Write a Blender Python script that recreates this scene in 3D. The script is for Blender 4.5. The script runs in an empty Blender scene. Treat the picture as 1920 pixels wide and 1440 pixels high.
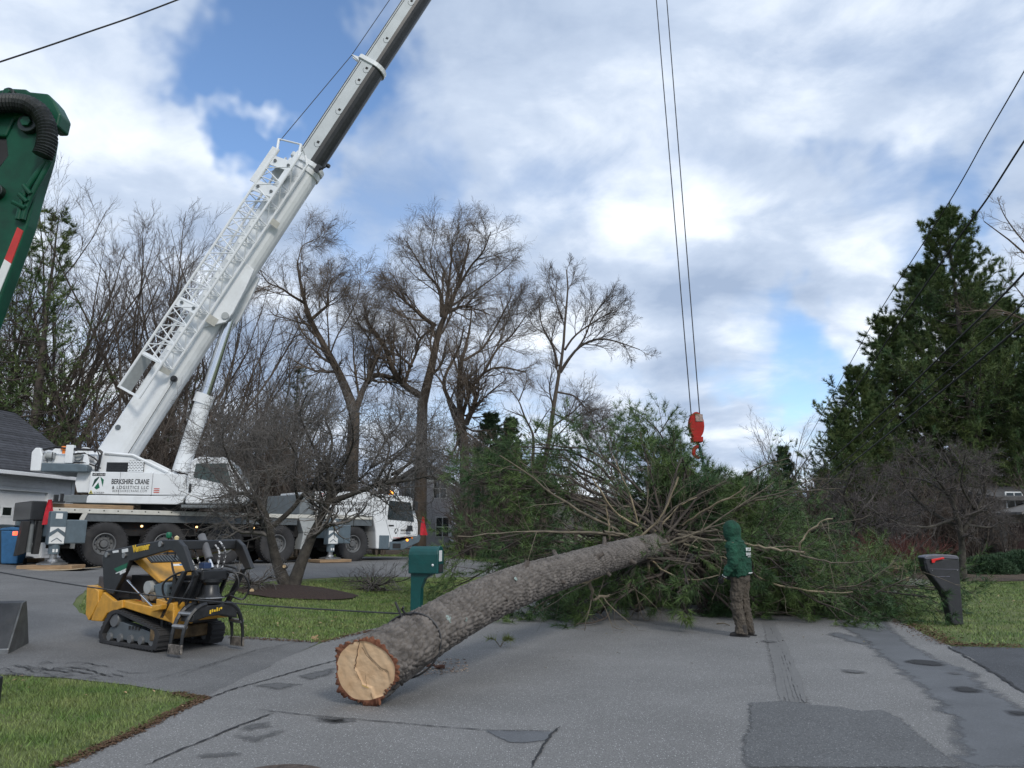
import bpy, bmesh, math, random
import numpy as np
from mathutils import Vector, Matrix, noise as mnoise
R = math.radians
PI = math.pi
random.seed(7)
RNG = np.random.default_rng(11)
scn = bpy.context.scene
COL = scn.collection

# ---------------------------------------------------------------- camera
CAM_H = 1.57
F = 1440.0                       # focal length in pixels of the 1920 wide photograph
TH = math.atan(285.0 / F)        # upward pitch
cd = bpy.data.cameras.new('camera')
cam = bpy.data.objects.new('camera', cd)
COL.objects.link(cam)
cam.location = (0, 0, CAM_H)
cam.rotation_euler = (PI / 2 + TH, 0, 0)
cd.sensor_width = 36.0
cd.lens = 36.0 * F / 1920.0
cd.clip_start = 0.1
cd.clip_end = 4000
scn.camera = cam

# ---------------------------------------------------------------- world
w = bpy.data.worlds.new('World')
scn.world = w
w.use_nodes = True
wt = w.node_tree
wt.nodes.clear()
SUN_EL, SUN_AZ = 36.0, 152.0     # azimuth clockwise from +Y


def wn(t, **k):
    n = wt.nodes.new(t)
    for a, b in k.items():
        setattr(n, a, b)
    return n


def wmath(op, a, b=None, c=None, clamp=False):
    n = wn('ShaderNodeMath', operation=op, use_clamp=clamp)
    for i, v in enumerate((a, b, c)):
        if v is None:
            continue
        if isinstance(v, (int, float)):
            n.inputs[i].default_value = v
        else:
            wt.links.new(v, n.inputs[i])
    return n.outputs[0]


def wsmooth(x, lo, hi, o0=0.0, o1=1.0):
    n = wn('ShaderNodeMapRange', interpolation_type='SMOOTHSTEP')
    wt.links.new(x, n.inputs[0])
    n.inputs[1].default_value = lo
    n.inputs[2].default_value = hi
    n.inputs[3].default_value = o0
    n.inputs[4].default_value = o1
    return n.outputs[0]


sky = wn('ShaderNodeTexSky', sky_type='NISHITA')
sky.sun_disc = False
sky.sun_elevation = R(SUN_EL)
sky.sun_rotation = R(SUN_AZ)
sky.air_density = 1.0
sky.dust_density = 0.0
sky.ozone_density = 4.0
tc = wn('ShaderNodeTexCoord')
sep = wn('ShaderNodeSeparateXYZ')
wt.links.new(tc.outputs['Generated'], sep.inputs[0])
zc = wmath('MAXIMUM', sep.outputs[2], 0.0)
den = wmath('ADD', zc, 0.22)
px = wmath('DIVIDE', sep.outputs[0], den)
py = wmath('DIVIDE', sep.outputs[1], den)
comb = wn('ShaderNodeCombineXYZ')
wt.links.new(px, comb.inputs[0])
wt.links.new(py, comb.inputs[1])


def wnoise(scale, detail, rough, off=(0, 0, 0), dist=0.0):
    m = wn('ShaderNodeMapping')
    m.inputs['Location'].default_value = off
    wt.links.new(comb.outputs[0], m.inputs[0])
    n = wn('ShaderNodeTexNoise')
    n.inputs['Scale'].default_value = scale
    n.inputs['Detail'].default_value = detail
    n.inputs['Roughness'].default_value = rough
    n.inputs['Distortion'].default_value = dist
    wt.links.new(m.outputs[0], n.inputs['Vector'])
    return n.outputs[0]


def raydir(u, v):
    r, up = (u - 960) / F, (720 - v) / F
    d = Vector((r, math.cos(TH) - up * math.sin(TH), math.sin(TH) + up * math.cos(TH)))
    return d.normalized()


cover = wnoise(1.5, 6, 0.50, (3.1, 1.7, 0), 0.2)
fine = wnoise(4.2, 6, 0.58, (7.3, 2.2, 0), 0.3)
dens = wmath('ADD', wmath('MULTIPLY', cover, 0.72), wmath('MULTIPLY', fine, 0.28))
# openings in the cloud deck: direction, angular radius (deg), depth
HOLES = [(400, 40, 5.5, .34), (500, 60, 6.0, .36), (600, 60, 5.5, .30), (470, 150, 4.0, .20), (690, 30, 4, .16), (770, 200, 3.5, .16), (710, 385, 4.5, .24),
         (1410, 622, 4.6, .32), (1480, 640, 3.0, .20), (1660, 375, 3.8, .28), (1790, 290, 3.2, .2), (950, 800, 3.5, .12), (1560, 760, 3.0, .10),
         (1880, 330, 3.0, .08)]
wrp = wn('ShaderNodeTexNoise')
wrp.inputs['Scale'].default_value = 5.5
wrp.inputs['Detail'].default_value = 4
wrp.inputs['Roughness'].default_value = .62
wt.links.new(tc.outputs['Generated'], wrp.inputs['Vector'])
wsub = wn('ShaderNodeVectorMath', operation='MULTIPLY_ADD')
wt.links.new(wrp.outputs['Color'], wsub.inputs[0])
wsub.inputs[1].default_value = (.36, .36, .36)
wsub.inputs[2].default_value = (-.18, -.18, -.18)
wadd = wn('ShaderNodeVectorMath', operation='ADD')
wt.links.new(tc.outputs['Generated'], wadd.inputs[0])
wt.links.new(wsub.outputs[0], wadd.inputs[1])
wnrm = wn('ShaderNodeVectorMath', operation='NORMALIZE')
wt.links.new(wadd.outputs[0], wnrm.inputs[0])
for (u, v, rad, dep) in HOLES:
    d = raydir(u, v)
    dp = wn('ShaderNodeVectorMath', operation='DOT_PRODUCT')
    wt.links.new(wnrm.outputs[0], dp.inputs[0])
    dp.inputs[1].default_value = d
    g = wsmooth(dp.outputs['Value'], math.cos(R(rad * 1.5)), math.cos(R(rad * .1)), 0.0, dep * .62)
    dens = wmath('SUBTRACT', dens, g)
mask = wsmooth(dens, 0.12, 0.50)
lum = wnoise(1.5, 7, 0.50, (1.3, 9.4, 0), 0.3)
lum2 = wmath('ADD', wmath('MULTIPLY', lum, 0.75), wmath('MULTIPLY', fine, 0.25))
ramp = wn('ShaderNodeValToRGB')
cr = ramp.color_ramp
cr.elements[0].position = 0.39
cr.elements[0].color = (0.30, 0.38, 0.52, 1)
cr.elements[1].position = 0.62
cr.elements[1].color = (0.84, 0.89, 0.95, 1)
e = cr.elements.new(0.50)
e.color = (0.47, 0.55, 0.68, 1)
wt.links.new(lum2, ramp.inputs[0])
skym = wn('ShaderNodeVectorMath', operation='SCALE')
wt.links.new(sky.outputs[0], skym.inputs[0])
skym.inputs['Scale'].default_value = 0.145 / 0.1
cl = wn('ShaderNodeVectorMath', operation='SCALE')
wt.links.new(ramp.outputs[0], cl.inputs[0])
cl.inputs['Scale'].default_value = 1.0 / 0.1
mix = wn('ShaderNodeMix', data_type='RGBA')
wt.links.new(mask, mix.inputs[0])
wt.links.new(skym.outputs[0], mix.inputs[6])
wt.links.new(cl.outputs[0], mix.inputs[7])
bg = wn('ShaderNodeBackground')
wt.links.new(mix.outputs[2], bg.inputs[0])
bg.inputs[1].default_value = 0.1
wo = wn('ShaderNodeOutputWorld')
wt.links.new(bg.outputs[0], wo.inputs[0])
w.cycles.sampling_method = 'MANUAL'
w.cycles.sample_map_resolution = 512

# ---------------------------------------------------------------- sun
sl = bpy.data.lights.new('sun', 'SUN')
sl.energy = 1.4
sl.angle = R(12)
sl.color = (1.0, 0.95, 0.87)
sun = bpy.data.objects.new('sun', sl)
COL.objects.link(sun)
_s = Vector((math.sin(R(SUN_AZ)) * math.cos(R(SUN_EL)), math.cos(R(SUN_AZ)) * math.cos(R(SUN_EL)), math.sin(R(SUN_EL))))
sun.rotation_euler = _s.to_track_quat('Z', 'Y').to_euler()
sun.location = (-20, -20, 40)

scn.view_settings.view_transform = 'Standard'
scn.view_settings.look = 'None'
scn.view_settings.exposure = 0.42
scn.view_settings.gamma = 1.0
scn.view_settings.use_curve_mapping = False
scn.render.engine = 'CYCLES'
scn.cycles.max_bounces = 5
scn.cycles.diffuse_bounces = 3
scn.cycles.transparent_max_bounces = 6
scn.cycles.use_denoising = True
scn.cycles.use_adaptive_sampling = True

# ---------------------------------------------------------------- helpers


def pt(u, v, d):
    """world point at horizontal distance d ahead, seen in the photograph at pixel (u, v)"""
    r, up = (u - 960) / F, (720 - v) / F
    y, z = math.cos(TH) - up * math.sin(TH), math.sin(TH) + up * math.cos(TH)
    return Vector((r * d / y, d, CAM_H + z * d / y))


def sst(x):
    x = np.clip(x, 0, 1)
    return x * x * (3 - 2 * x)


def gh(x, y):
    """height of the ground"""
    x = np.asarray(x, float)
    y = np.asarray(y, float)
    a = sst((-x * .45 + (y - 9) * .55) / 14) * sst((-x + .25 * (y - 12) - 2) / 8) * 0.58
    a = a + .03 * np.maximum(0, -x - 12) * sst((-x - 12) / 3) * sst((y - 12) / 8)
    b = .016 * np.maximum(0, y - 28) * sst((y - 28) / 20)
    return a + np.minimum(b, 1.6) * sst((x + 6) / 14) + np.minimum(b, 1.6) * .6 * (1 - sst((x + 6) / 14))


def gz(x, y):
    return float(gh(x, y))


def gp(u, v):
    """ground point seen at pixel (u, v)"""
    r, up = (u - 960) / F, (720 - v) / F
    y, z = math.cos(TH) - up * math.sin(TH), math.sin(TH) + up * math.cos(TH)
    lo, hi = 1.0, 140.0
    for _ in range(50):
        m = (lo + hi) / 2
        if CAM_H + z * m / y > gz(r * m / y, m):
            lo = m
        else:
            hi = m
    return Vector((r * lo / y, lo, gz(r * lo / y, lo)))


class Frame:
    """right-handed frame on a place in the world, for working out sizes on one of its vertical planes"""

    def __init__(s, origin, yaw, pitch=0.0):
        s.M = Matrix.Translation(origin) @ Matrix.Rotation(yaw, 4, 'Z') @ Matrix.Rotation(-pitch, 4, 'Y')
        s.I = s.M.inverted()

    def side(s, u, v, Y):
        c = s.I @ Vector((0, 0, CAM_H))
        p = s.I @ pt(u, v, 10.0)
        d = p - c
        t = (Y - c.y) / d.y
        q = c + d * t
        return (q.x, q.z)

    def loc(s, p):
        return s.I @ Vector(p)


def tag(o, label=None, cat=None, group=None, kind=None):
    if label:
        o['label'] = label
    if cat:
        o['category'] = cat
    if group:
        o['group'] = group
    if kind:
        o['kind'] = kind
    return o


def empty(name, loc=(0, 0, 0), rz=0.0, parent=None, matrix=None):
    o = bpy.data.objects.new(name, None)
    COL.objects.link(o)
    o.empty_display_size = .2
    if parent:
        o.parent = parent
    if matrix is not None:
        o.matrix_world = matrix
    else:
        o.location = loc
        o.rotation_euler = (0, 0, rz)
    return o


def copy_tree(o, parent=None):
    c = o.copy()
    COL.objects.link(c)
    if parent:
        c.parent = parent
    for ch in list(o.children):
        copy_tree(ch, c)
    return c


def link_mesh(name, me, mat=None, parent=None, loc=None, smooth=False):
    if mat is not None and len(me.materials) == 0:
        for m in (mat if isinstance(mat, (list, tuple)) else [mat]):
            me.materials.append(m)
    if smooth:
        me.polygons.foreach_set('use_smooth', np.ones(len(me.polygons), bool))
    o = bpy.data.objects.new(name, me)
    COL.objects.link(o)
    if parent:
        o.parent = parent
    if loc is not None:
        o.location = loc
    return o


def np_mesh(name, V, Q=None, T=None, mats=None):
    """mesh from numpy arrays: V (n,3), Q quads (m,4), T triangles (k,3)"""
    me = bpy.data.meshes.new(name)
    nq = 0 if Q is None else len(Q)
    nt = 0 if T is None else len(T)
    me.vertices.add(len(V))
    me.vertices.foreach_set('co', np.ascontiguousarray(V, np.float32).ravel())
    parts, starts = [], []
    if nq:
        parts.append(np.asarray(Q, np.int32).ravel())
        starts.append(np.arange(nq) * 4)
    if nt:
        parts.append(np.asarray(T, np.int32).ravel())
        starts.append(nq * 4 + np.arange(nt) * 3)
    li = np.concatenate(parts)
    me.loops.add(len(li))
    me.loops.foreach_set('vertex_index', li)
    me.polygons.add(nq + nt)
    me.polygons.foreach_set('loop_start', np.concatenate(starts).astype(np.int32))
    if mats is not None:
        me.polygons.foreach_set('material_index', np.asarray(mats, np.int32))
    me.update(calc_edges=True)
    me.validate()
    return me


class MB:
    """collects shapes; build() links them as ONE mesh object"""

    def __init__(s):
        s.v, s.f, s.mi = [], [], []
        s.m = 0

    def add(s, vs, fs):
        b = len(s.v)
        s.v += [tuple(x) for x in vs]
        s.f += [tuple(b + i for i in f) for f in fs]
        s.mi += [s.m] * len(fs)
        return s

    def box(s, c, d, M=None):
        hx, hy, hz = d[0] / 2, d[1] / 2, d[2] / 2
        vs = [Vector((c[0] + sx * hx, c[1] + sy * hy, c[2] + sz * hz)) for sx in (-1, 1) for sy in (-1, 1) for sz in (-1, 1)]
        if M is not None:
            vs = [M @ v for v in vs]
        return s.add(vs, [(0, 1, 3, 2), (4, 6, 7, 5), (0, 4, 5, 1), (2, 3, 7, 6), (0, 2, 6, 4), (1, 5, 7, 3)])

    def mm(s, a, b, M=None):
        return s.box([(a[i] + b[i]) / 2 for i in range(3)], [abs(b[i] - a[i]) for i in range(3)], M)

    def prism(s, poly, y0, y1, ax='y'):
        """poly: 2D outline; extruded along y (poly in xz), x (poly in yz) or z (poly in xy)"""
        n = len(poly)
        ar = sum(poly[i][0] * poly[(i + 1) % n][1] - poly[(i + 1) % n][0] * poly[i][1] for i in range(n))
        if ar < 0:
            poly = list(reversed(poly))
        if ax == 'y':
            mk = lambda p, t: (p[0], t, p[1])
        elif ax == 'x':
            mk = lambda p, t: (t, p[0], p[1])
        else:
            mk = lambda p, t: (p[0], p[1], t)
        vs = [mk(p, y0) for p in poly] + [mk(p, y1) for p in poly]
        fs = [tuple(range(n)), tuple(reversed(range(n, 2 * n)))]
        fs += [(i, i + n, (i + 1) % n + n, (i + 1) % n) for i in range(n)]
        return s.add(vs, fs)

    def tube(s, pts, r, n=8, cap=True, flat=1.0):
        pts = [Vector(p) for p in pts]
        k = len(pts)
        rs = r if isinstance(r, (list, tuple, np.ndarray)) else [r] * k
        T = [(pts[min(i + 1, k - 1)] - pts[max(i - 1, 0)]).normalized() for i in range(k)]
        ref = Vector((0, 0, 1)) if abs(T[0].z) < .9 else Vector((1, 0, 0))
        N = T[0].cross(ref).normalized()
        vs, fs = [], []
        for i in range(k):
            N = (N - T[i] * N.dot(T[i])).normalized()
            B = T[i].cross(N)
            for j in range(n):
                a = 2 * PI * j / n
                vs.append(pts[i] + N * (math.cos(a) * rs[i]) + B * (math.sin(a) * rs[i] * flat))
        for i in range(k - 1):
            for j in range(n):
                a, b = i * n + j, i * n + (j + 1) % n
                fs.append((a, b, b + n, a + n))
        if cap:
            fs.append(tuple(reversed(range(n))))
            fs.append(tuple(range((k - 1) * n, k * n)))
        return s.add(vs, fs)

    def cyl(s, a, b, r, n=12, r2=None):
        return s.tube([a, b], [r, r if r2 is None else r2], n)

    def lathe(s, prof, M, n=24, a0=0.0, a1=2 * PI):
        """prof: (radius, height along local z)"""
        vs, fs = [], []
        full = abs(a1 - a0 - 2 * PI) < 1e-6
        k = len(prof)
        cols = n if full else n + 1
        for j in range(cols):
            a = a0 + (a1 - a0) * j / n
            for (r, h) in prof:
                vs.append(M @ Vector((r * math.cos(a), r * math.sin(a), h)))
        for j in range(n):
            j2 = (j + 1) % cols
            for i in range(k - 1):
                fs.append((j * k + i, j2 * k + i, j2 * k + i + 1, j * k + i + 1))
        return s.add(vs, fs)

    def quad(s, *p):
        return s.add(p, [tuple(range(len(p)))])

    def build(s, name, mat, parent=None, smooth=False, bevel=0.0, loc=None, seg=2, inv=None):
        me = bpy.data.meshes.new(name)
        vs = s.v if inv is None else [tuple(inv @ Vector(v)) for v in s.v]
        me.from_pydata(vs, [], s.f)
        me.polygons.foreach_set('material_index', np.array(s.mi, np.int32))
        bm = bmesh.new()
        bm.from_mesh(me)
        bmesh.ops.recalc_face_normals(bm, faces=bm.faces)
        bm.to_mesh(me)
        bm.free()
        o = link_mesh(name, me, mat, parent, loc)
        if smooth:
            me.polygons.foreach_set('use_smooth', np.ones(len(me.polygons), bool))
            try:
                me.set_sharp_from_angle(angle=R(38))
            except Exception:
                pass
        if bevel:
            m = o.modifiers.new('bevel', 'BEVEL')
            m.width = bevel
            m.segments = seg
            m.limit_method = 'ANGLE'
            m.angle_limit = R(35)
        return o


def text_part(name, body, mat, parent, M, size, xs=1.0, bold=0.0, depth=.004, align='LEFT', spacing=1.0, fit=None):
    """raised flat lettering; M places the text's baseline start (x along the line, y up)"""
    cu = bpy.data.curves.new(name, 'FONT')
    cu.body = body
    cu.size = size
    cu.extrude = depth
    cu.offset = bold
    cu.align_x = align
    cu.space_character = spacing
    cu.resolution_u = 3
    tmp = bpy.data.objects.new('tmp', cu)
    COL.objects.link(tmp)
    dg = bpy.context.evaluated_depsgraph_get()
    me = bpy.data.meshes.new_from_object(tmp.evaluated_get(dg))
    bpy.data.objects.remove(tmp)
    bpy.data.curves.remove(cu)
    if fit:
        wd = [v.co.x for v in me.vertices]
        x0 = min(wd)
        me.transform(Matrix.Translation((-x0, 0, 0)))
        xs = fit / (max(wd) - x0)
    me.transform(Matrix.Diagonal((xs, 1, 1, 1)))
    me.transform(M)
    me.materials.clear()
    me.name = name
    return link_mesh(name, me, mat, parent)


def side_text_M(x, y, z, flip=False):
    """text on a plane facing local -Y"""
    return Matrix.Translation((x, y, z)) @ Matrix.Rotation(PI / 2, 4, 'X')


# ---------------------------------------------------------------- materials
_MATS = {}


def mat(name, c, rough=.6, metal=0.0, var=.12, scale=6.0, bump=0.0, bscale=None, c2=None, detail=5.0, island=0.0,
        stretch=(1, 1, 1), spec=.5, lo=.35, hi=.65, coat=0.0, emit=None, estr=0.0, objvar=0.0, grime=0.0, grime_c=(.05, .045, .04), dist=0.02, speck=None, grain=None):
    if name in _MATS:
        return _MATS[name]
    m = bpy.data.materials.new(name)
    m.use_nodes = True
    nt = m.node_tree
    N, L = nt.nodes, nt.links
    b = N['Principled BSDF']
    b.inputs['Roughness'].default_value = rough
    b.inputs['Metallic'].default_value = metal
    b.inputs['Specular IOR Level'].default_value = spec
    b.inputs['Coat Weight'].default_value = coat
    t = N.new('ShaderNodeTexCoord')
    mp = N.new('ShaderNodeMapping')
    mp.inputs['Scale'].default_value = stretch
    L.new(t.outputs['Object'], mp.inputs[0])
    n = N.new('ShaderNodeTexNoise')
    n.inputs['Scale'].default_value = scale
    n.inputs['Detail'].default_value = detail
    n.inputs['Roughness'].default_value = .62
    L.new(mp.outputs[0], n.inputs['Vector'])
    mr = N.new('ShaderNodeMapRange')
    mr.inputs[1].default_value = lo
    mr.inputs[2].default_value = hi
    L.new(n.outputs[0], mr.inputs[0])
    mx = N.new('ShaderNodeMix')
    mx.data_type = 'RGBA'
    ca = c if c2 else tuple(x * (1 - var) for x in c)
    cb = c2 if c2 else tuple(min(1, x * (1 + var)) for x in c)
    mx.inputs[6].default_value = (*ca, 1)
    mx.inputs[7].default_value = (*cb, 1)
    L.new(mr.outputs[0], mx.inputs[0])
    out = mx.outputs[2]

    def brighten(fac, amt):
        nonlocal out
        r2 = N.new('ShaderNodeMapRange')
        r2.inputs[3].default_value = 1 - amt
        r2.inputs[4].default_value = 1 + amt
        L.new(fac, r2.inputs[0])
        s = N.new('ShaderNodeVectorMath')
        s.operation = 'SCALE'
        L.new(out, s.inputs[0])
        L.new(r2.outputs[0], s.inputs['Scale'])
        out = s.outputs[0]
    if island:
        g = N.new('ShaderNodeNewGeometry')
        brighten(g.outputs['Random Per Island'], island)
    if objvar:
        oi = N.new('ShaderNodeObjectInfo')
        brighten(oi.outputs['Random'], objvar)
    if speck:
        # (scale, threshold, colour): small light or dark specks
        sc_, th_, cc_ = speck
        n5 = N.new('ShaderNodeTexVoronoi')
        n5.inputs['Scale'].default_value = sc_
        L.new(mp.outputs[0], n5.inputs['Vector'])
        r5 = N.new('ShaderNodeMapRange')
        r5.inputs[1].default_value = th_
        r5.inputs[2].default_value = th_ * .6
        L.new(n5.outputs['Distance'], r5.inputs[0])
        wn5 = N.new('ShaderNodeSeparateColor')
        L.new(n5.outputs['Color'], wn5.inputs[0])
        r6 = N.new('ShaderNodeMapRange')
        r6.inputs[1].default_value = .55
        r6.inputs[2].default_value = .9
        L.new(wn5.outputs[0], r6.inputs[0])
        mu = N.new('ShaderNodeMath')
        mu.operation = 'MULTIPLY'
        L.new(r5.outputs[0], mu.inputs[0])
        L.new(r6.outputs[0], mu.inputs[1])
        m5 = N.new('ShaderNodeMix')
        m5.data_type = 'RGBA'
        L.new(mu.outputs[0], m5.inputs[0])
        L.new(out, m5.inputs[6])
        m5.inputs[7].default_value = (*cc_, 1)
        out = m5.outputs[2]
    if grain:
        n6 = N.new('ShaderNodeTexNoise')
        n6.inputs['Scale'].default_value = grain[0]
        n6.inputs['Detail'].default_value = 3
        n6.inputs['Roughness'].default_value = .8
        L.new(t.outputs['Object'], n6.inputs['Vector'])
        r7 = N.new('ShaderNodeMapRange')
        r7.inputs[1].default_value = .33
        r7.inputs[2].default_value = .67
        L.new(n6.outputs[0], r7.inputs[0])
        brighten(r7.outputs[0], grain[1])
    if grime:
        n2 = N.new('ShaderNodeTexNoise')
        n2.inputs['Scale'].default_value = 2.3
        n2.inputs['Detail'].default_value = 8
        n2.inputs['Roughness'].default_value = .7
        L.new(t.outputs['Object'], n2.inputs['Vector'])
        r3 = N.new('ShaderNodeMapRange')
        r3.inputs[1].default_value = .5
        r3.inputs[2].default_value = .78
        r3.inputs[4].default_value = grime
        L.new(n2.outputs[0], r3.inputs[0])
        m3 = N.new('ShaderNodeMix')
        m3.data_type = 'RGBA'
        L.new(r3.outputs[0], m3.inputs[0])
        L.new(out, m3.inputs[6])
        m3.inputs[7].default_value = (*grime_c, 1)
        out = m3.outputs[2]
    L.new(out, b.inputs['Base Color'])
    if bump:
        n4 = N.new('ShaderNodeTexNoise')
        n4.inputs['Scale'].default_value = bscale or scale * 4
        n4.inputs['Detail'].default_value = 6
        n4.inputs['Roughness'].default_value = .65
        L.new(mp.outputs[0], n4.inputs['Vector'])
        bp = N.new('ShaderNodeBump')
        bp.inputs['Strength'].default_value = bump
        bp.inputs['Distance'].default_value = dist
        L.new(n4.outputs[0], bp.inputs['Height'])
        L.new(bp.outputs[0], b.inputs['Normal'])
    if emit:
        b.inputs['Emission Color'].default_value = (*emit, 1)
        b.inputs['Emission Strength'].default_value = estr
    _MATS[name] = m
    return m


WHITE = mat('white_paint', (.74, .76, .77), .32, var=.05, scale=1.5, grime=.34, grime_c=(.42, .41, .39), coat=.2)
BOOMGREY = mat('grey_boom_paint', (.50, .53, .54), .4, var=.06, scale=2, grime=.25, grime_c=(.3, .3, .29))
GREASE = mat('black_grease', (.018, .019, .02), .38, var=.3, scale=5, spec=.45)
CREAM = mat('cream_paint', (.56, .55, .50), .5, var=.08, grime=.4, grime_c=(.22, .2, .17))
GREYP = mat('grey_frame_paint', (.10, .115, .125), .5, var=.12, grime=.3)
MIDGREY = mat('mid_grey_paint', (.17, .19, .20), .5, var=.1, grime=.35)
LTGREY = mat('light_grey_paint', (.36, .38, .38), .5, var=.08, grime=.35, grime_c=(.16, .15, .14))
SLATE = mat('slate_grey_paint', (.10, .135, .16), .45, var=.1, grime=.3)
DARK = mat('dark_underside', (.012, .012, .013), .75, var=.3)
BLACK = mat('black_paint', (.016, .017, .019), .35, var=.2, grime=.2, grime_c=(.07, .065, .06))
BLACKM = mat('matt_black', (.02, .02, .021), .75, var=.2)
RUBBER = mat('tyre_rubber', (.03, .03, .032), .8, var=.25, scale=4, grime=.5, grime_c=(.075, .068, .06), bump=.25, bscale=60)
RIM = mat('rim_grey', (.16, .165, .17), .5, metal=.3, var=.12, grime=.4, grime_c=(.07, .06, .05))
STEEL = mat('worn_steel', (.33, .33, .33), .35, metal=.8, var=.15, scale=12)
CHROME = mat('chrome_rod', (.7, .71, .73), .12, metal=1.0, var=.03)
GLASS = mat('dark_glass', (.015, .022, .022), .06, var=.2, spec=.8)
GLASSG = mat('green_tint_glass', (.02, .045, .038), .06, var=.3, scale=2, spec=.8)
INK = mat('black_lettering', (.02, .022, .026), .5, var=.05)
LOGOG = mat('logo_green', (.0, .115, .055), .45, var=.08)
LOGOD = mat('logo_dark_green', (.008, .045, .035), .45, var=.08)
REDP = mat('red_paint', (.33, .012, .008), .6, spec=.25, var=.18, grime=.35, grime_c=(.12, .03, .025))
REDCLOTH = mat('red_cloth', (.45, .012, .025), .8, var=.2, scale=8)
AMBER = mat('amber_lens_unlit', (.75, .2, .02), .3, var=.05)
AMBERL = mat('amber_lens_lit', (.9, .32, .03), .3, var=.05, emit=(1, .35, .04), estr=1.6)
LAMPL = mat('small_lamp_lit', (.9, .6, .3), .3, emit=(1, .62, .25), estr=2.0)
YELLOW = mat('machine_yellow', (.60, .30, .035), .42, var=.14, grime=.7, grime_c=(.16, .11, .05))
YELLOWL = mat('yellow_lettering', (.75, .48, .03), .5)
HOSE = mat('hose_rubber', (.014, .014, .015), .45, var=.2)
WOOD = mat('sawn_timber', (.30, .20, .115), .8, var=.25, scale=3, stretch=(1, 8, 8), bump=.2, grime=.3)
PLY = mat('pale_plywood', (.50, .40, .27), .8, var=.15, scale=3, stretch=(1, 6, 1), grime=.35, grime_c=(.2, .17, .13))
GREENP = mat('green_truck_paint', (.003, .058, .030), .42, var=.25, scale=3, grime=.75, grime_c=(.010, .016, .013), spec=.3)
WHITES = mat('white_decal', (.7, .71, .7), .5, var=.06, grime=.3, grime_c=(.35, .34, .32))
ROPE = mat('steel_rope', (.05, .05, .052), .5, metal=.4, var=.2)
# ================================================================ ground, roads, lawns
def resample(P, step):
    out = []
    n = len(P)
    for i in range(n):
        a, b = np.array(P[i][:2], float), np.array(P[(i + 1) % n][:2], float)
        k = max(1, int(np.linalg.norm(b - a) / step))
        for j in range(k):
            out.append(a + (b - a) * j / k)
    return np.array(out)


def ragged(P, step, amp, freq, seed=0, yamp=1.0):
    Q = resample(P, step)
    out = []
    for x, y in Q:
        s = max(.25, min(1.6, y / 9))
        out.append((x + amp * s * mnoise.fractal(Vector((x * freq, y * freq, seed)), 1.0, 2.0, 4),
                    y + yamp * amp * s * mnoise.fractal(Vector((x * freq + 31, y * freq, seed + 5)), 1.0, 2.0, 4)))
    return out


def sheet(name, P, off, m, cell=.6, kind='structure', parent=None, **tags):
    bm = bmesh.new()
    vs = [bm.verts.new((p[0], p[1], 0)) for p in P]
    f = bm.faces.new(vs)
    bmesh.ops.triangulate(bm, faces=[f])
    xs = [p[0] for p in P]
    ys = [p[1] for p in P]
    for ax, (lo, hi) in ((0, (min(xs), max(xs))), (1, (min(ys), max(ys)))):
        k = math.ceil(lo / cell)
        while k * cell < hi:
            co = (k * cell, 0, 0) if ax == 0 else (0, k * cell, 0)
            no = (1, 0, 0) if ax == 0 else (0, 1, 0)
            bmesh.ops.bisect_plane(bm, geom=bm.verts[:] + bm.edges[:] + bm.faces[:], plane_co=co, plane_no=no, dist=1e-6)
            k += 1
    for v in bm.verts:
        v.co.z = gz(v.co.x, v.co.y) + off
    bmesh.ops.recalc_face_normals(bm, faces=bm.faces)
    if sum(f.normal.z for f in bm.faces) < 0:
        bmesh.ops.reverse_faces(bm, faces=bm.faces[:])
    me = bpy.data.meshes.new(name)
    bm.to_mesh(me)
    bm.free()
    o = link_mesh(name, me, m, parent)
    return tag(o, kind=kind, **tags)


def inside(P, X, Y):
    P = np.array([p[:2] for p in P])
    r = np.zeros(len(X), bool)
    j = len(P) - 1
    for i in range(len(P)):
        xi, yi, xj, yj = P[i][0], P[i][1], P[j][0], P[j][1]
        c = ((yi > Y) != (yj > Y)) & (X < (xj - xi) * (Y - yi) / (yj - yi + 1e-12) + xi)
        r ^= c
        j = i
    return r


def asphalt(name, c, speck_c=(.5, .5, .5), var=.12, rough=.85, blot=None, th=.2):
    return mat(name, c, rough, var=var, scale=.55, detail=9, lo=.38, hi=.62, bump=.8, bscale=80, dist=.012, speck=(60, .34, speck_c), grain=(70, .42),
               grime=.25 if blot else 0, grime_c=blot or (0, 0, 0))


LAWN = mat('lawn_turf', (.068, .108, .026), .95, c2=(.150, .16, .060), scale=.9, detail=10, lo=.36, hi=.7, bump=.7, bscale=40, dist=.03, grime=.5, grime_c=(.045, .072, .015))
WOODF = mat('leaf_litter_floor', (.05, .036, .024), .95, c2=(.11, .078, .05), scale=1.4, detail=10, bump=.8, bscale=18, dist=.06)
ROADM = asphalt('road_asphalt', (.178, .175, .170), var=.10, blot=(.145, .144, .142), th=.2, speck_c=(.55, .55, .54))
DRIVEM = asphalt('driveway_asphalt', (.135, .134, .132), var=.16, blot=(.095, .095, .095), speck_c=(.36, .36, .36))
NEWM = asphalt('fresh_asphalt', (.062, .066, .073), var=.12, speck_c=(.2, .2, .2))
PATCHM = asphalt('patch_asphalt', (.105, .107, .108), var=.12, speck_c=(.35, .35, .35))
DAMPM = mat('damp_asphalt', (.098, .102, .108), .55, var=.2, scale=1.2, detail=9, bump=.6, bscale=80, dist=.008, speck=(60, .28, (.22, .22, .22)), grain=(75, .28))
TARM = mat('tar_crack', (.018, .018, .019), .8, var=.3, scale=30)
MARKD = mat('dark_wear', (.098, .098, .098), .85, var=.2, scale=20, grain=(75, .3))
MARKM = mat('tyre_mark', (.148, .146, .142), .85, var=.12, scale=30)
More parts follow.
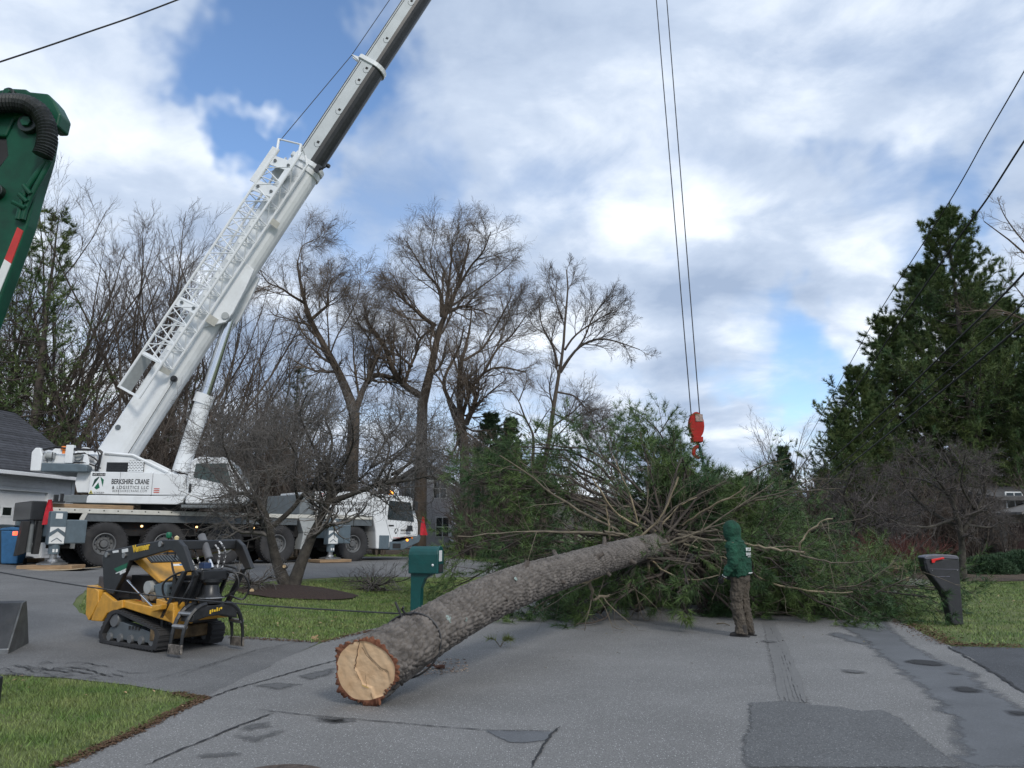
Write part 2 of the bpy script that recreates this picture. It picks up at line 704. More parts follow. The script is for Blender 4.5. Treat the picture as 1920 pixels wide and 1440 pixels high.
MULCH = mat('bark_mulch', (.030, .018, .014), .95, c2=(.075, .046, .035), scale=26, bump=1.0, bscale=60, dist=.05)
LITTER = mat('brown_litter', (.10, .055, .03), .95, c2=(.2, .12, .07), scale=30, bump=1.0, bscale=70, dist=.03)

xs = np.concatenate([[-900, -500, -250, -140], np.linspace(-90, -32, 20), np.arange(-30, 40.1, .75), np.linspace(42, 100, 20), [150, 260, 500, 900]])
ys = np.concatenate([[-200, -60, -20], np.arange(-8, 60.1, .75), np.linspace(62, 130, 24), [150, 190, 260, 400, 700, 1200]])
GX, GY = np.meshgrid(xs, ys)
GZ = gh(GX, GY)
V = np.stack([GX, GY, GZ], -1).reshape(-1, 3)
nx, ny = len(xs), len(ys)
ii, jj = np.meshgrid(np.arange(nx - 1), np.arange(ny - 1))
q = (jj * nx + ii).ravel()
tag(link_mesh('ground', np_mesh('ground', V, np.stack([q, q + 1, q + 1 + nx, q + nx], -1)), LAWN, smooth=True), kind='structure')

g = lambda u, v: tuple(gp(u, v))[:2]
road_left = [g(385, 1310), g(480, 1262), g(600, 1206), g(690, 1182), g(800, 1160), g(900, 1143), g(1000, 1127), (2.2, 21.5), (4.6, 26), (9, 32), (18, 40), (34, 50)]
road_right = [(36, 43), (22, 33), (14, 26.5), (10.2, 21.5), g(1630, 1133), g(1700, 1172), g(1780, 1213), g(1920, 1300), (6.2, 3), (7.0, -7)]
road = [(-3.35, -7), (-3.3, 3.2), g(120, 1438), g(250, 1377)] + road_left + road_right
sheet('road', ragged(road, .35, .05, 1.3), .012, ROADM, .75)
# driveway in front of the garage, curving up past the crane
drive = [g(385, 1310), g(330, 1300), g(240, 1285), g(120, 1273), g(0, 1266), (-9.5, 7.7), (-22, 8.2), (-22, 20), (-17.4, 24), (-17.2, 31.5), (-13, 34.5),
         (-6, 37), (2, 34.5), (9, 35.5), (9, 33.2), (2, 31.6), g(820, 1083), g(640, 1082), g(480, 1092), g(330, 1082), g(200, 1086), g(160, 1108), g(132, 1134), g(150, 1150), g(220, 1166),
         g(330, 1184), g(430, 1193), g(520, 1198), g(600, 1204)]
sheet('driveway', ragged(drive, .4, .06, 1.1, 3), .008, DRIVEM, .6)
side_drive = [g(1778, 1213), g(1840, 1214), g(1925, 1216), (16, 10.9), (16, 5.0), (6.3, 4.4), g(1920, 1304)]
sheet('side_driveway', ragged(side_drive, .4, .03, 1.1, 6), .008, NEWM, .8)
wood_floor = [(-60, 36), (-30, 36.5), (-18, 36), (-8, 39.5), (0, 36.5), (9, 37.5), (20, 43), (40, 54), (60, 60), (60, 150), (-60, 150)]
sheet('woodland_floor', wood_floor, .02, WOODF, 6)
verge = [g(1625, 1073), g(1700, 1084), g(1790, 1091), g(1920, 1090), (26, 28), (28, 42), (16, 38)]
sheet('leaf_litter_bed', ragged(verge, .6, .3, .8, 9), .02, WOODF, 2)

# patches and stains on the road: thin sheets that wear out towards their edges
def worn(m, wob, feather, scale, maxa=1.0):
    """copy of a material whose cover fades out past the stain's edge (attribute d: metres inside the outline)"""
    key = m.name + '_worn%g_%g_%g' % (wob, feather, scale)
    if key in _MATS:
        return _MATS[key]
    c = m.copy()
    c.name = key
    nt = c.node_tree
    N, L = nt.nodes, nt.links
    at = N.new('ShaderNodeAttribute')
    at.attribute_name = 'd'
    tcn = N.new('ShaderNodeTexCoord')
    n = N.new('ShaderNodeTexNoise')
    n.inputs['Scale'].default_value = scale
    n.inputs['Detail'].default_value = 9
    n.inputs['Roughness'].default_value = .72
    L.new(tcn.outputs['Object'], n.inputs['Vector'])
    ma = N.new('ShaderNodeMath')
    ma.operation = 'MULTIPLY_ADD'
    L.new(n.outputs[0], ma.inputs[0])
    ma.inputs[1].default_value = wob
    ma.inputs[2].default_value = -wob / 2
    ad = N.new('ShaderNodeMath')
    L.new(at.outputs['Fac'], ad.inputs[0])
    L.new(ma.outputs[0], ad.inputs[1])
    mr = N.new('ShaderNodeMapRange')
    mr.inputs[1].default_value = -feather
    mr.inputs[2].default_value = feather
    mr.inputs[4].default_value = maxa
    L.new(ad.outputs[0], mr.inputs[0])
    L.new(mr.outputs[0], N['Principled BSDF'].inputs['Alpha'])
    _MATS[key] = c
    return c


def soft(name, P, off, m, margin=.2, cell=.12):
    P = np.array([p[:2] for p in P], float)
    lo, hi = P.min(0) - margin, P.max(0) + margin
    X, Y = np.meshgrid(np.arange(lo[0], hi[0] + cell, cell), np.arange(lo[1], hi[1] + cell, cell))
    x, y = X.ravel(), Y.ravel()
    D = np.full(x.shape, 1e9)
    for i in range(len(P)):
        a_, b_ = P[i], P[(i + 1) % len(P)]
        e_ = b_ - a_
        t = np.clip(((x - a_[0]) * e_[0] + (y - a_[1]) * e_[1]) / (e_ @ e_ + 1e-12), 0, 1)
        D = np.minimum(D, np.hypot(x - a_[0] - t * e_[0], y - a_[1] - t * e_[1]))
    D = np.where(inside(P, x, y), D, -D)
    nx_, ny_ = X.shape[1], X.shape[0]
    ii, jj = np.meshgrid(np.arange(nx_ - 1), np.arange(ny_ - 1))
    q = (jj * nx_ + ii).ravel()
    Q = np.stack([q, q + 1, q + 1 + nx_, q + nx_], -1)
    Q = Q[(D[Q] > -margin).any(1)]
    used = np.unique(Q)
    re = np.full(len(x), -1)
    re[used] = np.arange(len(used))
    V = np.stack([x, y, gh(x, y) + off], -1)[used]
    me = np_mesh(name, V, re[Q])
    at = me.attributes.new('d', 'FLOAT', 'POINT')
    at.data.foreach_set('value', D[used].astype(np.float32))
    return tag(link_mesh(name, me, m), kind='structure')


z5 = lambda P: [g(1320 + a / 3.2, 1080 + b / 3.2) for a, b in P]
z8 = lambda P: [g(560 + a * .3542, 980 + b * .3542) for a, b in P]
damp = [(690, 165), (830, 260), (800, 300), (900, 345), (1000, 410), (1060, 490), (1180, 570), (1270, 640), (1340, 700), (1400, 760), (1470, 830), (1500, 900), (1530, 960), (1540, 1060), (1560, 1170),
        (1990, 1170), (1990, 850), (1790, 740), (1650, 650), (1600, 580), (1480, 545), (1360, 490), (1270, 440), (1200, 390), (1130, 330), (1060, 260), (900, 178)]
soft('damp_stain', z5(damp), .0155, worn(DAMPM, .60, .07, 2.6), .35, .12)
soft('damp_stain', z5([(750, 360), (800, 345), (900, 370), (990, 405), (960, 418), (870, 400), (800, 375)]), .0185, worn(DAMPM, .4, .06, 4), .2, .08)
patch = [(275, 772), (480, 762), (650, 785), (830, 800), (940, 825), (1060, 815), (1180, 865), (1260, 945), (1350, 1020), (1450, 1090), (1530, 1165), (245, 1165), (240, 1000), (280, 900)]
soft('asphalt_patch', z5(patch), .0195, worn(PATCHM, .16, .02, 9), .12, .05)
for k, (cx, cy, rx, ry) in enumerate([(1330, 530, 105, 15), (1572, 694, 78, 15), (893, 583, 60, 8), (1890, 838, 64, 12), (388, 402, 36, 6), (640, 275, 22, 8), (1510, 596, 22, 5)]):
    P = [(cx + rx * math.cos(a) * (1 + .15 * math.sin(3 * a + k)), cy + ry * math.sin(a) + .1 * rx * math.cos(a)) for a in np.linspace(0, 2 * PI, 26)[:-1]]
    soft('oil_stain', z5(P), .0225, worn(TARM if k in (0, 1, 3) else MARKD, .16, .05, 9), .12, .05)
soft('asphalt_patch', z8([(985, 1110), (1340, 1118), (1320, 1160), (1210, 1176), (1120, 1175), (1060, 1150)]), .0165, worn(DAMPM, .08, .015, 14), .06, .03)
soft('asphalt_patch', z8([(90, 1038), (290, 1050), (300, 1062), (180, 1072)]), .0165, worn(MARKD, .12, .03, 12), .08, .03)
for P in ([(1370, 440), (1490, 415), (1500, 440), (1400, 455)], [(1350, 490), (1450, 500), (1580, 460), (1440, 525)], [(1130, 600), (1320, 585), (1330, 597), (1150, 612)],
          [(1440, 205), (1560, 190), (1680, 200), (1560, 225)], [(1690, 150), (1880, 105), (1850, 140), (1740, 172)], [(1780, 395), (1920, 398), (1920, 415), (1830, 412)]):
    soft('asphalt_stain', [g(a / 3, 1220 + b / 3) for a, b in P], .0165, worn(MARKD, .22, .05, 8), .12, .05)
TRK = [(362, 230), (400, 310), (440, 400), (490, 520), (560, 700), (625, 772), (490, 772), (440, 640), (400, 480), (375, 340)]
soft('tyre_track', z5(TRK), .0140, worn(MARKM, .18, .05, 7), .12, .05)


def ribbon(name, P, wid, off, m, jit=.03, seed=0, step=.12, **kw):
    """thin strip along the ground following a polyline of (x, y)"""
    rr = random.Random(seed)
    pts = []
    for a, b in zip(P[:-1], P[1:]):
        a, b = np.array(a), np.array(b)
        k = max(1, int(np.linalg.norm(b - a) / step))
        pts += [a + (b - a) * j / k for j in range(k)]
    pts.append(np.array(P[-1]))
    vs, fs = [], []
    n = len(pts)
    for i, p in enumerate(pts):
        d = pts[min(i + 1, n - 1)] - pts[max(i - 1, 0)]
        d = d / (np.linalg.norm(d) + 1e-9)
        nn = np.array((-d[1], d[0]))
        c = p + nn * rr.uniform(-jit, jit)
        h = wid * rr.uniform(.35, 1.0) * (min(1, .3 + min(i, n - 1 - i) / 4)) / 2
        for s in (-1, 1):
            e_ = c + nn * h * s
            vs.append((e_[0], e_[1], gz(e_[0], e_[1]) + off))
        if i:
            b0 = 2 * (i - 1)
            fs.append((b0, b0 + 2, b0 + 3, b0 + 1))
    me = bpy.data.meshes.new(name)
    me.from_pydata(vs, [], fs)
    return tag(link_mesh(name, me, m), kind='structure', **kw)


ribbon('pavement_crack', [g(392, 1312), g(440, 1294), g(520, 1272), g(580, 1254), g(640, 1238)], .035, .020, TARM, .012, 1, .06)
ribbon('pavement_crack', [g(273, 1440), g(330, 1414), g(400, 1385), g(450, 1364), g(512, 1341)], .03, .020, TARM, .012, 2, .05)
ribbon('pavement_crack', [g(485, 1334), g(560, 1343), g(684, 1354), g(843, 1368), g(914, 1373), g(1038, 1375)], .018, .020, TARM, .008, 3, .05)
ribbon('pavement_crack', [g(1052, 1366), g(1038, 1376), g(1018, 1402), g(996, 1445)], .03, .020, TARM, .008, 4, .04)
ribbon('pavement_crack', [g(290, 1276), g(380, 1252), g(480, 1221), g(570, 1203)], .014, .020, TARM, .012, 5, .06)
ribbon('pavement_crack', [g(330, 1272), g(430, 1238), g(540, 1212)], .008, .020, TARM, .012, 6, .06)
ribbon('pavement_crack', [g(1775, 1213), g(1840, 1250), g(1925, 1303)], .05, .022, TARM, .02, 7, .08)
ribbon('pavement_crack', [g(1200, 1120), g(1430, 1127), g(1510, 1125)], .03, .020, TARM, .02, 8, .1)
for k in range(34):                                    # crazed edge of the old driveway
    u0, v0 = random.uniform(-10, 230), random.uniform(1245, 1276)
    P = [(u0, v0)]
    for j in range(3):
        P.append((P[-1][0] + random.uniform(8, 26), P[-1][1] + random.uniform(-5, 6)))
    ribbon('pavement_crack', [g(*p) for p in P], .022, .018, TARM, .015, 60 + k, .05)
ribbon('pavement_crack', [g(120, 1252), g(165, 1258), g(208, 1272)], .035, .018, TARM, .015, 99, .05)
for k, (o_, wd) in enumerate([(-2.2, .09), (-1.35, .05), (-.6, .06), (.2, .05), (1.0, .06), (1.8, .09)]):  # tyre print
    Q = [(360 + o_ * 10, 230), (400 + o_ * 14, 310), (450 + o_ * 20, 430), (500 + o_ * 27, 590), (548 + o_ * 33, 770)]
    ribbon('tyre_track', z5(Q), wd, .0150 + .0011 * k, MARKM, .006, 140 + k, .16)

# mulch ring
mc = gp(556, 1113)
M_ = []
for a in np.linspace(0, 2 * PI, 40)[:-1]:
    M_.append((mc.x + 1.42 * math.cos(a), mc.y + 1.15 * math.sin(a)))
mb = sheet('mulch_bed', ragged(M_, .1, .05, 3, 2), .03, MULCH, .25)
for v in mb.data.vertices:
    rr_ = math.hypot((v.co.x - mc.x) / 1.42, (v.co.y - mc.y) / 1.15)
    v.co.z += .14 * max(0, 1 - rr_ ** 2)


# ---------------------------------------------------------------- grass blades, leaves
BLADE = mat('grass_blade', (.075, .150, .024), .7, c2=(.205, .238, .080), scale=1.6, lo=.35, hi=.68, island=.45, detail=8)
LEAFM = mat('dry_leaf', (.26, .15, .07), .8, c2=(.42, .30, .18), scale=.8, island=.5)


def blades(name, P, n, h0, h1, wd, seed, label, avoid=()):
    r = np.random.default_rng(seed)
    A = np.array([p[:2] for p in P])
    lo, hi = A.min(0), A.max(0)
    X, Y = [], []
    tot = 0
    while tot < n:
        x = r.uniform(lo[0], hi[0], n)
        y = r.uniform(lo[1], hi[1], n)
        k = inside(P, x, y)
        for av in avoid:
            k &= ~inside(av, x, y)
        X.append(x[k])
        Y.append(y[k])
        tot += k.sum()
    X, Y = np.concatenate(X)[:n], np.concatenate(Y)[:n]
    Z = gh(X, Y)
    a = r.uniform(0, 2 * PI, n)
    tuft = .6 + .6 * (np.sin(X * 3.1 + 1.7 * np.sin(Y * 2.3)) * np.sin(Y * 2.7 + X) * .5 + .5)
    h = r.uniform(h0, h1, n) * tuft
    wdt = wd * r.uniform(.6, 1.3, n)
    l = h * r.uniform(.2, 1.1, n)
    b = a + r.uniform(-1, 1, n) + PI / 2
    p0 = np.stack([X - np.cos(a) * wdt, Y - np.sin(a) * wdt, Z], -1)
    p1 = np.stack([X + np.cos(a) * wdt, Y + np.sin(a) * wdt, Z], -1)
    p2 = np.stack([X + np.cos(b) * l, Y + np.sin(b) * l, Z + h], -1)
    V = np.stack([p0, p1, p2], 1).reshape(-1, 3)
    T = np.arange(3 * n).reshape(-1, 3)
    tag(link_mesh(name, np_mesh(name, V, None, T), BLADE), label, 'grass', kind='stuff')


def leaf_scatter(name, XY, size, seed, label, lift=.02, m=None):
    r = np.random.default_rng(seed)
    n = len(XY)
    X, Y = XY[:, 0], XY[:, 1]
    Z = gh(X, Y) + lift
    a = r.uniform(0, 2 * PI, n)
    s = size * r.uniform(.5, 1.3, n)
    d = np.stack([np.cos(a), np.sin(a), r.uniform(-.2, .35, n)], -1) * s[:, None]
    e_ = np.stack([-np.sin(a), np.cos(a), r.uniform(-.3, .3, n)], -1) * (s * .45)[:, None]
    c = np.stack([X, Y, Z], -1)
    up = np.stack([0 * s, 0 * s, s * r.uniform(.1, .5, n)], -1)
    V = np.stack([c - d, c + e_ + up, c + d, c - e_ + up * .6], 1).reshape(-1, 3)
    b = np.arange(n) * 4
    T = np.concatenate([np.stack([b, b + 1, b + 2], -1), np.stack([b, b + 2, b + 3], -1)])
    tag(link_mesh(name, np_mesh(name, V, None, T), m or LEAFM), label, 'leaves', kind='stuff')


near_lawn = [(-8.5, 3.4), g(120, 1440), g(250, 1380), g(385, 1312), g(330, 1301), g(240, 1287), g(120, 1275), g(0, 1268), (-9.2, 7.6)]
blades('grass', near_lawn, 70000, .025, .055, .0035, 1, 'short green grass with straw coloured blades on the corner lawn')
mid_lawn = [g(150, 1136), g(165, 1110), g(205, 1090), g(330, 1086), g(480, 1096), g(640, 1086), g(820, 1086), (2.4, 30.5), (4, 26), (2, 21.5), g(1000, 1128), g(900, 1144), g(800, 1161), g(690, 1183),
            g(600, 1207), g(520, 1200), g(430, 1195), g(330, 1186), g(220, 1168), g(155, 1152)]
blades('grass', mid_lawn, 80000, .03, .06, .008, 2, 'mown lawn between the driveway and the fallen trunk', avoid=[M_])
right_lawn = [g(1632, 1133), (9.5, 20), (13, 26), g(1625, 1075), g(1700, 1085), g(1790, 1092), (26, 28), (20, 14), g(1920, 1215), g(1780, 1212), g(1700, 1171)]
blades('grass', right_lawn, 60000, .03, .055, .008, 3, 'patchy yellow green lawn around the black mailbox')
back_strip = [(-13, 35.5), (-6, 37.6), (2, 35), (9, 36), (9, 38), (0, 38), (-9, 39.5)]
blades('grass', back_strip, 8000, .04, .1, .012, 4, 'strip of grass along the far side of the driveway')


def in_poly(P, n, r):
    A = np.array([p[:2] for p in P])
    lo, hi = A.min(0), A.max(0)
    o = r.uniform(lo, hi, (n * 6, 2))
    return o[inside(P, o[:, 0], o[:, 1])][:n]


r_ = np.random.default_rng(5)
leaf_scatter('fallen_leaves', in_poly(near_lawn, 60, r_), .028, 6, 'pale dry leaves lying on the corner lawn', .03)
leaf_scatter('fallen_leaves', in_poly(mid_lawn, 300, r_), .035, 7, 'pale dry leaves scattered over the lawn by the green mailbox', .04)
leaf_scatter('fallen_leaves', in_poly(right_lawn, 260, r_), .035, 8, 'brown and pale leaves scattered over the lawn by the black mailbox', .04)


def edge_pts(P, n, spread, r, bias=0.0):
    P = [np.array(p[:2]) for p in P]
    seg = [np.linalg.norm(b - a) for a, b in zip(P[:-1], P[1:])]
    out = []
    for _ in range(n):
        k = r.choice(len(seg), p=np.array(seg) / sum(seg))
        a, b = P[k], P[k + 1]
        t = (b - a) / (seg[k] + 1e-9)
        out.append(a + (b - a) * r.random() + np.array((-t[1], t[0])) * (bias + spread * r.normal()))
    return np.array(out)


le = [g(110, 1442), g(250, 1379), g(330, 1338), g(388, 1312), g(330, 1301)]
leaf_scatter('leaf_litter', edge_pts(le, 3000, .035, r_, .02), .017, 9, 'brown leaf and needle litter along the corner lawn edge', .018, LITTER)
leaf_scatter('leaf_litter', edge_pts([g(1600, 1120), g(1632, 1135), g(1700, 1173), g(1780, 1212), g(1925, 1215)], 3600, .13, r_, .08), .022, 10, 'brown needle litter along the edge of the lawn beyond the black mailbox', .022, LITTER)
leaf_scatter('leaf_litter', edge_pts([g(430, 1196), g(600, 1206), g(700, 1183)], 700, .06, r_), .02, 11, 'thin leaf litter where the lawn meets the driveway', .018, LITTER)
leaf_scatter('wood_debris', in_poly([g(790, 1240), g(870, 1236), g(880, 1262), g(760, 1276)], 260, r_), .02, 12, 'bark flakes and sawdust beside the cut end of the trunk', .02, mat('bark_flakes', (.16, .085, .05), .9, c2=(.4, .32, .24), scale=9, island=.5))
leaf_scatter('road_debris', in_poly([g(900, 1160), g(1330, 1140), g(1600, 1145), g(1640, 1220), g(1300, 1250), g(1000, 1300)], 90, r_), .02, 13, 'twig bits and needles strewn over the grey road', .02, mat('twig_bits', (.09, .075, .05), .9, c2=(.2, .17, .09), scale=5, island=.5))
# iron cover at the very bottom of the view
mh = gp(540, 1446)
m_ = MB()
m_.lathe([(0, .012), (.30, .012), (.31, .006), (.33, .006), (.345, -.02)], Matrix.Translation((0, 0, .018)), 40)
tag(m_.build('manhole_cover', mat('rusty_iron', (.10, .075, .06), .7, metal=.4, var=.4, scale=20, bump=.6), loc=(mh.x, mh.y - .25, mh.z)), 'round iron cover set in the road in front', 'manhole cover')
# ================================================================ mobile crane
W1, W5 = pt(197, 1020, 24.8), pt(664, 1020, 31.2)
_f = W5 - W1
YAW, PIT = math.atan2(_f.y, _f.x), math.atan2(_f.z, math.hypot(_f.x, _f.y))
ORG = W1 + Vector((-math.sin(YAW), math.cos(YAW), 0)) * 1.375 - Vector((0, 0, .70))
T = Frame(ORG, YAW, PIT)
crane = empty('mobile_crane', matrix=T.M)
tag(crane, 'large white mobile crane on five axles with its long boom raised', 'crane')
NY = -1.375
# --- carrier
m = MB()
m.mm((-1.2, -.55, .55), (11.2, .55, 1.25))
m.mm((-1.2, -1.0, .95), (9.9, 1.0, 1.45))
for x in (0, 1.85, 3.9, 5.92, 9.18):
    m.cyl((x, -1.25, .70), (x, 1.25, .70), .14, 10)
m.build('chassis', DARK, crane, bevel=.02)
m = MB()
m.mm((-1.70, NY, 1.64), (6.68, NY + .10, 1.79))
m.mm((-1.70, -NY - .10, 1.64), (6.68, -NY, 1.79))
m.mm((-1.70, NY + .10, 1.645), (-1.6, -NY - .1, 1.785))
m.build('deck_rail', CREAM, crane, bevel=.015)
m = MB()
m.mm((-1.6, NY + .10, 1.70), (6.66, -NY - .10, 1.765))
m.build('deck', MIDGREY, crane)
for s in (1, -1):
    m = MB()
    m.mm((-.72, s * (NY + .05), 1.40), (6.66, s * (NY + .12), 1.64))
    m.build('skirt_panel', GREYP, crane)
m = MB()
for k in range(9):
    m.cyl((-1.4 + k * .42, NY - .004, 1.735), (-1.4 + k * .42, NY + .02, 1.735), .022, 8)
m.build('rail_hole', BLACKM, crane)
for s in (1, -1):
    m = MB()
    a, b_ = (-.62, 1.66), (-.96, .9)
    m.prism([(-.74, 1.64), (-.60, 1.64), (-.86, .98), (-.86, .56), (-.98, .56), (-.98, 1.0)], s * NY, s * (NY + .09))
    m.build('mudguard_strut', CREAM, crane, bevel=.012)
# --- wheels
tw, rw_ = .44, .70
t_ = MB()
MW = Matrix.Rotation(PI / 2, 4, 'X')
t_.lathe([(.335, .13), (.36, .17), (.45, .21), (.60, .222), (.665, .205), (.69, .16), (.695, .0), (.69, -.16), (.665, -.205), (.60, -.222), (.45, -.21), (.36, -.17), (.335, -.13), (.335, .13)], MW, 56)
for k in range(40):
    for s in (1, -1):
        a = 2 * PI * (k + (.5 if s > 0 else 0)) / 40
        Mk = MW @ Matrix.Rotation(a, 4, 'Z') @ Matrix.Translation((.692, 0, s * .115)) @ Matrix.Rotation(s * .35, 4, 'X')
        t_.box((0, 0, 0), (.026, .062, .19), Mk)
r_m = MB()
r_m.lathe([(.345, .125), (.345, .165), (.325, .17), (.305, .15), (.295, .06), (.27, .035), (.225, .03), (.195, .055), (.19, .075), (.0, .075)], MW, 40)
r_m.lathe([(.335, .13), (.335, -.13), (.0, -.13)], MW, 24)
h_m = MB()
h_m.lathe([(.125, .07), (.12, .125), (.10, .145), (.0, .15)], MW, 24)
for k in range(10):
    a = 2 * PI * k / 10
    h_m.cyl((.165 * math.cos(a), -.07, .165 * math.sin(a)), (.165 * math.cos(a), -.105, .165 * math.sin(a)), .018, 6)
hole = MB()
for k in range(10):
    a = 2 * PI * (k + .5) / 10
    hole.cyl((.245 * math.cos(a), -.025, .245 * math.sin(a)), (.245 * math.cos(a), -.0375, .245 * math.sin(a)), .026, 8)
w0 = t_.build('wheel', RUBBER, crane, smooth=True)
r0 = r_m.build('rim', RIM, w0, smooth=True)
h0 = h_m.build('hub', RIM, w0, smooth=True)
o0 = hole.build('rim_hole', BLACKM, w0)
first = True
for x in (0, 1.85, 3.9, 5.92, 9.18):
    for s in (1, -1):
        wh = w0 if first else copy_tree(w0, crane)
        first = False
        wh.location = (x, s * (NY + .24), .70)
        wh.rotation_euler = (0, random.uniform(0, 6), PI if s < 0 else 0)
# --- fender between axles, equipment box, cab
for s in (1, -1):
    m = MB()
    m.prism([(6.70, 1.66), (7.55, 1.66), (7.35, 1.2), (7.02, .5), (6.82, .5), (6.92, 1.1)], s * NY, s * (NY + .5))
    m.build('mudguard', LTGREY, crane, bevel=.02)
for s in (1, -1):
    m = MB()
    m.mm((6.67, s * (NY - .012), 1.665), (9.98, s * (NY + .16), 1.80))
    m.build('box_rail', CREAM, crane, bevel=.015)
for s in (1, -1):
    m = MB()
    m.mm((7.56, s * (NY + .03), 1.42), (9.98, s * (NY + .4), 1.66))
    m.build('skirt_panel', GREYP, crane)
m = MB()
m.mm((6.70, NY + .0, 1.81), (7.30, -NY, 2.56))
m.build('side_box', MIDGREY, crane, bevel=.02)
m = MB()
m.prism([(7.31, 1.81), (9.97, 1.81), (10.08, 2.78), (7.31, 2.70)], NY, -NY)
ob = m.build('equipment_box', WHITE, crane, bevel=.02)
m = MB()
m.mm((7.304, NY - .006, 1.83), (7.316, NY + .3, 2.70))
m.mm((8.6, NY - .006, 1.83), (8.61, NY + .02, 2.1))
m.build('panel_joint', GREYP, ob)
tx = lambda x, z, y=NY - .006: side_text_M(x, y, z)
for body, u0, u1, v, sz in (('CRANE RENTAL', 582, 626, 946, .215), ('•', 629, 631.5, 946, .215), ('INDUSTRIAL RIGGING', 635, 696, 946.5, .215), ('FAB & INSTALLATION', 619, 678.5, 958, .215)):
    (x0, z0), (x1, z1) = T.side(u0, v, NY), T.side(u1, v, NY)
    text_part('lettering', body, INK, ob, tx(x0, z0), sz, 1, .003, .003, fit=x1 - x0)
m = MB()
m.mm((7.56, NY - .004, 2.60), (7.72, NY + .002, 2.63))
m.mm((7.56, NY - .004, 2.50), (7.72, NY + .002, 2.54))
m.build('red_mark', mat('red_print', (.5, .1, .08), .6), ob)
# cab
m = MB()
m.prism([(10.02, 1.83), (10.12, 2.62), (10.28, 2.72), (11.85, 2.68), (11.98, 2.60), (12.34, 1.55), (12.34, 1.02), (11.5, .96), (11.05, .86), (10.86, .5), (10.24, .5), (10.18, 1.2)], NY, -NY)
cb = m.build('cab', WHITE, crane, bevel=.05, seg=3)
m = MB()
m.prism([(10.72, 1.69), (10.79, 2.47), (11.90, 2.42), (12.12, 1.62)], NY - .008, NY + .02)
m.build('side_window', GLASS, cb, bevel=.006)
m = MB()
for P in ([(10.60, 2.52), (11.94, 2.47), (11.92, 2.425), (10.76, 2.475)], [(10.60, 2.52), (10.66, 2.52), (10.735, 1.68), (10.66, 1.66)]):
    m.prism(P, NY - .016, NY + .015)
m.build('window_frame', WHITE, cb)
m = MB()
m.prism([(12.00, 2.52), (12.05, 2.53), (12.375, 1.62), (12.32, 1.60)], NY + .12, -NY - .12)
m.build('windscreen', GLASS, cb)
m = MB()
DP = [(10.66, 1.67), (10.955, .89), (11.5, .985), (12.25, 1.10), (12.2, 1.58)]
for a, b_ in zip(DP[:-1], DP[1:]):
    m.tube([(a[0], NY - .002, a[1]), (b_[0], NY - .002, b_[1])], .008, 4)
m.build('door_seam', GREYP, cb)
m = MB()
m.mm((10.80, NY - .02, 1.42), (11.06, NY, 1.48))
m.build('door_handle', BLACK, cb, bevel=.006)
m = MB()
m.prism([(10.36, .5), (10.85, .5), (10.85, 1.05), (10.36, 1.05)], NY - .02, NY + .2)
m.build('step_box', SLATE, cb, bevel=.015)
m = MB()
m.prism([(10.87, .46), (11.55, .46), (12.40, .78), (12.52, 1.10), (12.36, 1.05), (11.5, .80), (10.87, .80)], NY - .03, -NY + .03)
m.build('bumper', SLATE, crane, bevel=.03)
m = MB()
m.mm((11.02, NY - .04, .52), (11.42, NY + .1, .72))
m.build('step', BLACKM, crane)
m = MB()
m.cyl((11.75, NY - .055, .86), (11.75, NY, .86), .05, 12)
m.build('side_lamp', AMBERL, crane)
m = MB()
m.cyl((12.0, NY - .045, .95), (12.0, NY, .95), .04, 12)
m.build('side_lamp', AMBER, crane)
m = MB()
m.tube([(12.0, NY - .01, 1.72), (11.85, NY - .14, 1.5), (11.8, NY - .16, 1.42)], .014, 6)
m.mm((11.66, NY - .24, 1.24), (11.86, NY - .12, 1.46))
m.mm((11.98, NY - .2, 2.1), (12.14, NY - .06, 2.48))
m.build('mirror', BLACK, crane, bevel=.02)
m = MB()
m.cyl((11.2, NY + .45, 2.69), (11.2, NY + .45, 2.76), .05, 12)
bc = m.build('beacon', BLACK, crane)
m = MB()
m.lathe([(.085, 0), (.085, .12), (.06, .16), (0, .17)], Matrix.Translation((11.2, NY + .45, 2.76)), 16)
m.build('lens', AMBERL, bc, smooth=True)
m = MB()
m.lathe([(.06, 0), (.06, .05), (0, .07)], Matrix.Translation((10.35, NY + .5, 2.72)), 12)
m.build('beacon', AMBERL, crane)


def logo(parent, x, z, h, y, cols):
    """three-facet arrowhead emblem, height h, top at (x, z)"""
    k = h / 360.0
    P = lambda L: [(x + (a - 430) * k, z - (b - 435) * k) for a, b in L]
    for L, c in (([(420, 445), (318, 525), (268, 725), (300, 700), (440, 460)], cols[0]), ([(450, 435), (470, 470), (548, 720), (560, 530)], cols[1]), ([(425, 600), (332, 745), (395, 795), (472, 745)], cols[1])):
        m = MB()
        m.prism(P(L), y - .004, y + .001)
        m.build('emblem', c, parent)


logo(cb, 11.20, 1.36, .26, NY, (INK, INK))
text_part('lettering', 'BERKSHIRE CRANE', INK, cb, tx(11.42, 1.22), .115, .68, .002, .002)
text_part('lettering', '& LOGISTICS LLC', INK, cb, tx(11.42, 1.11), .09, .8, .0, .002)
text_part('lettering', '413.418.0074', mat('red_print', (.5, .1, .08), .6), cb, tx(11.05, .93), .07, .9, .0, .002)
# --- outriggers (rear and front, both sides)


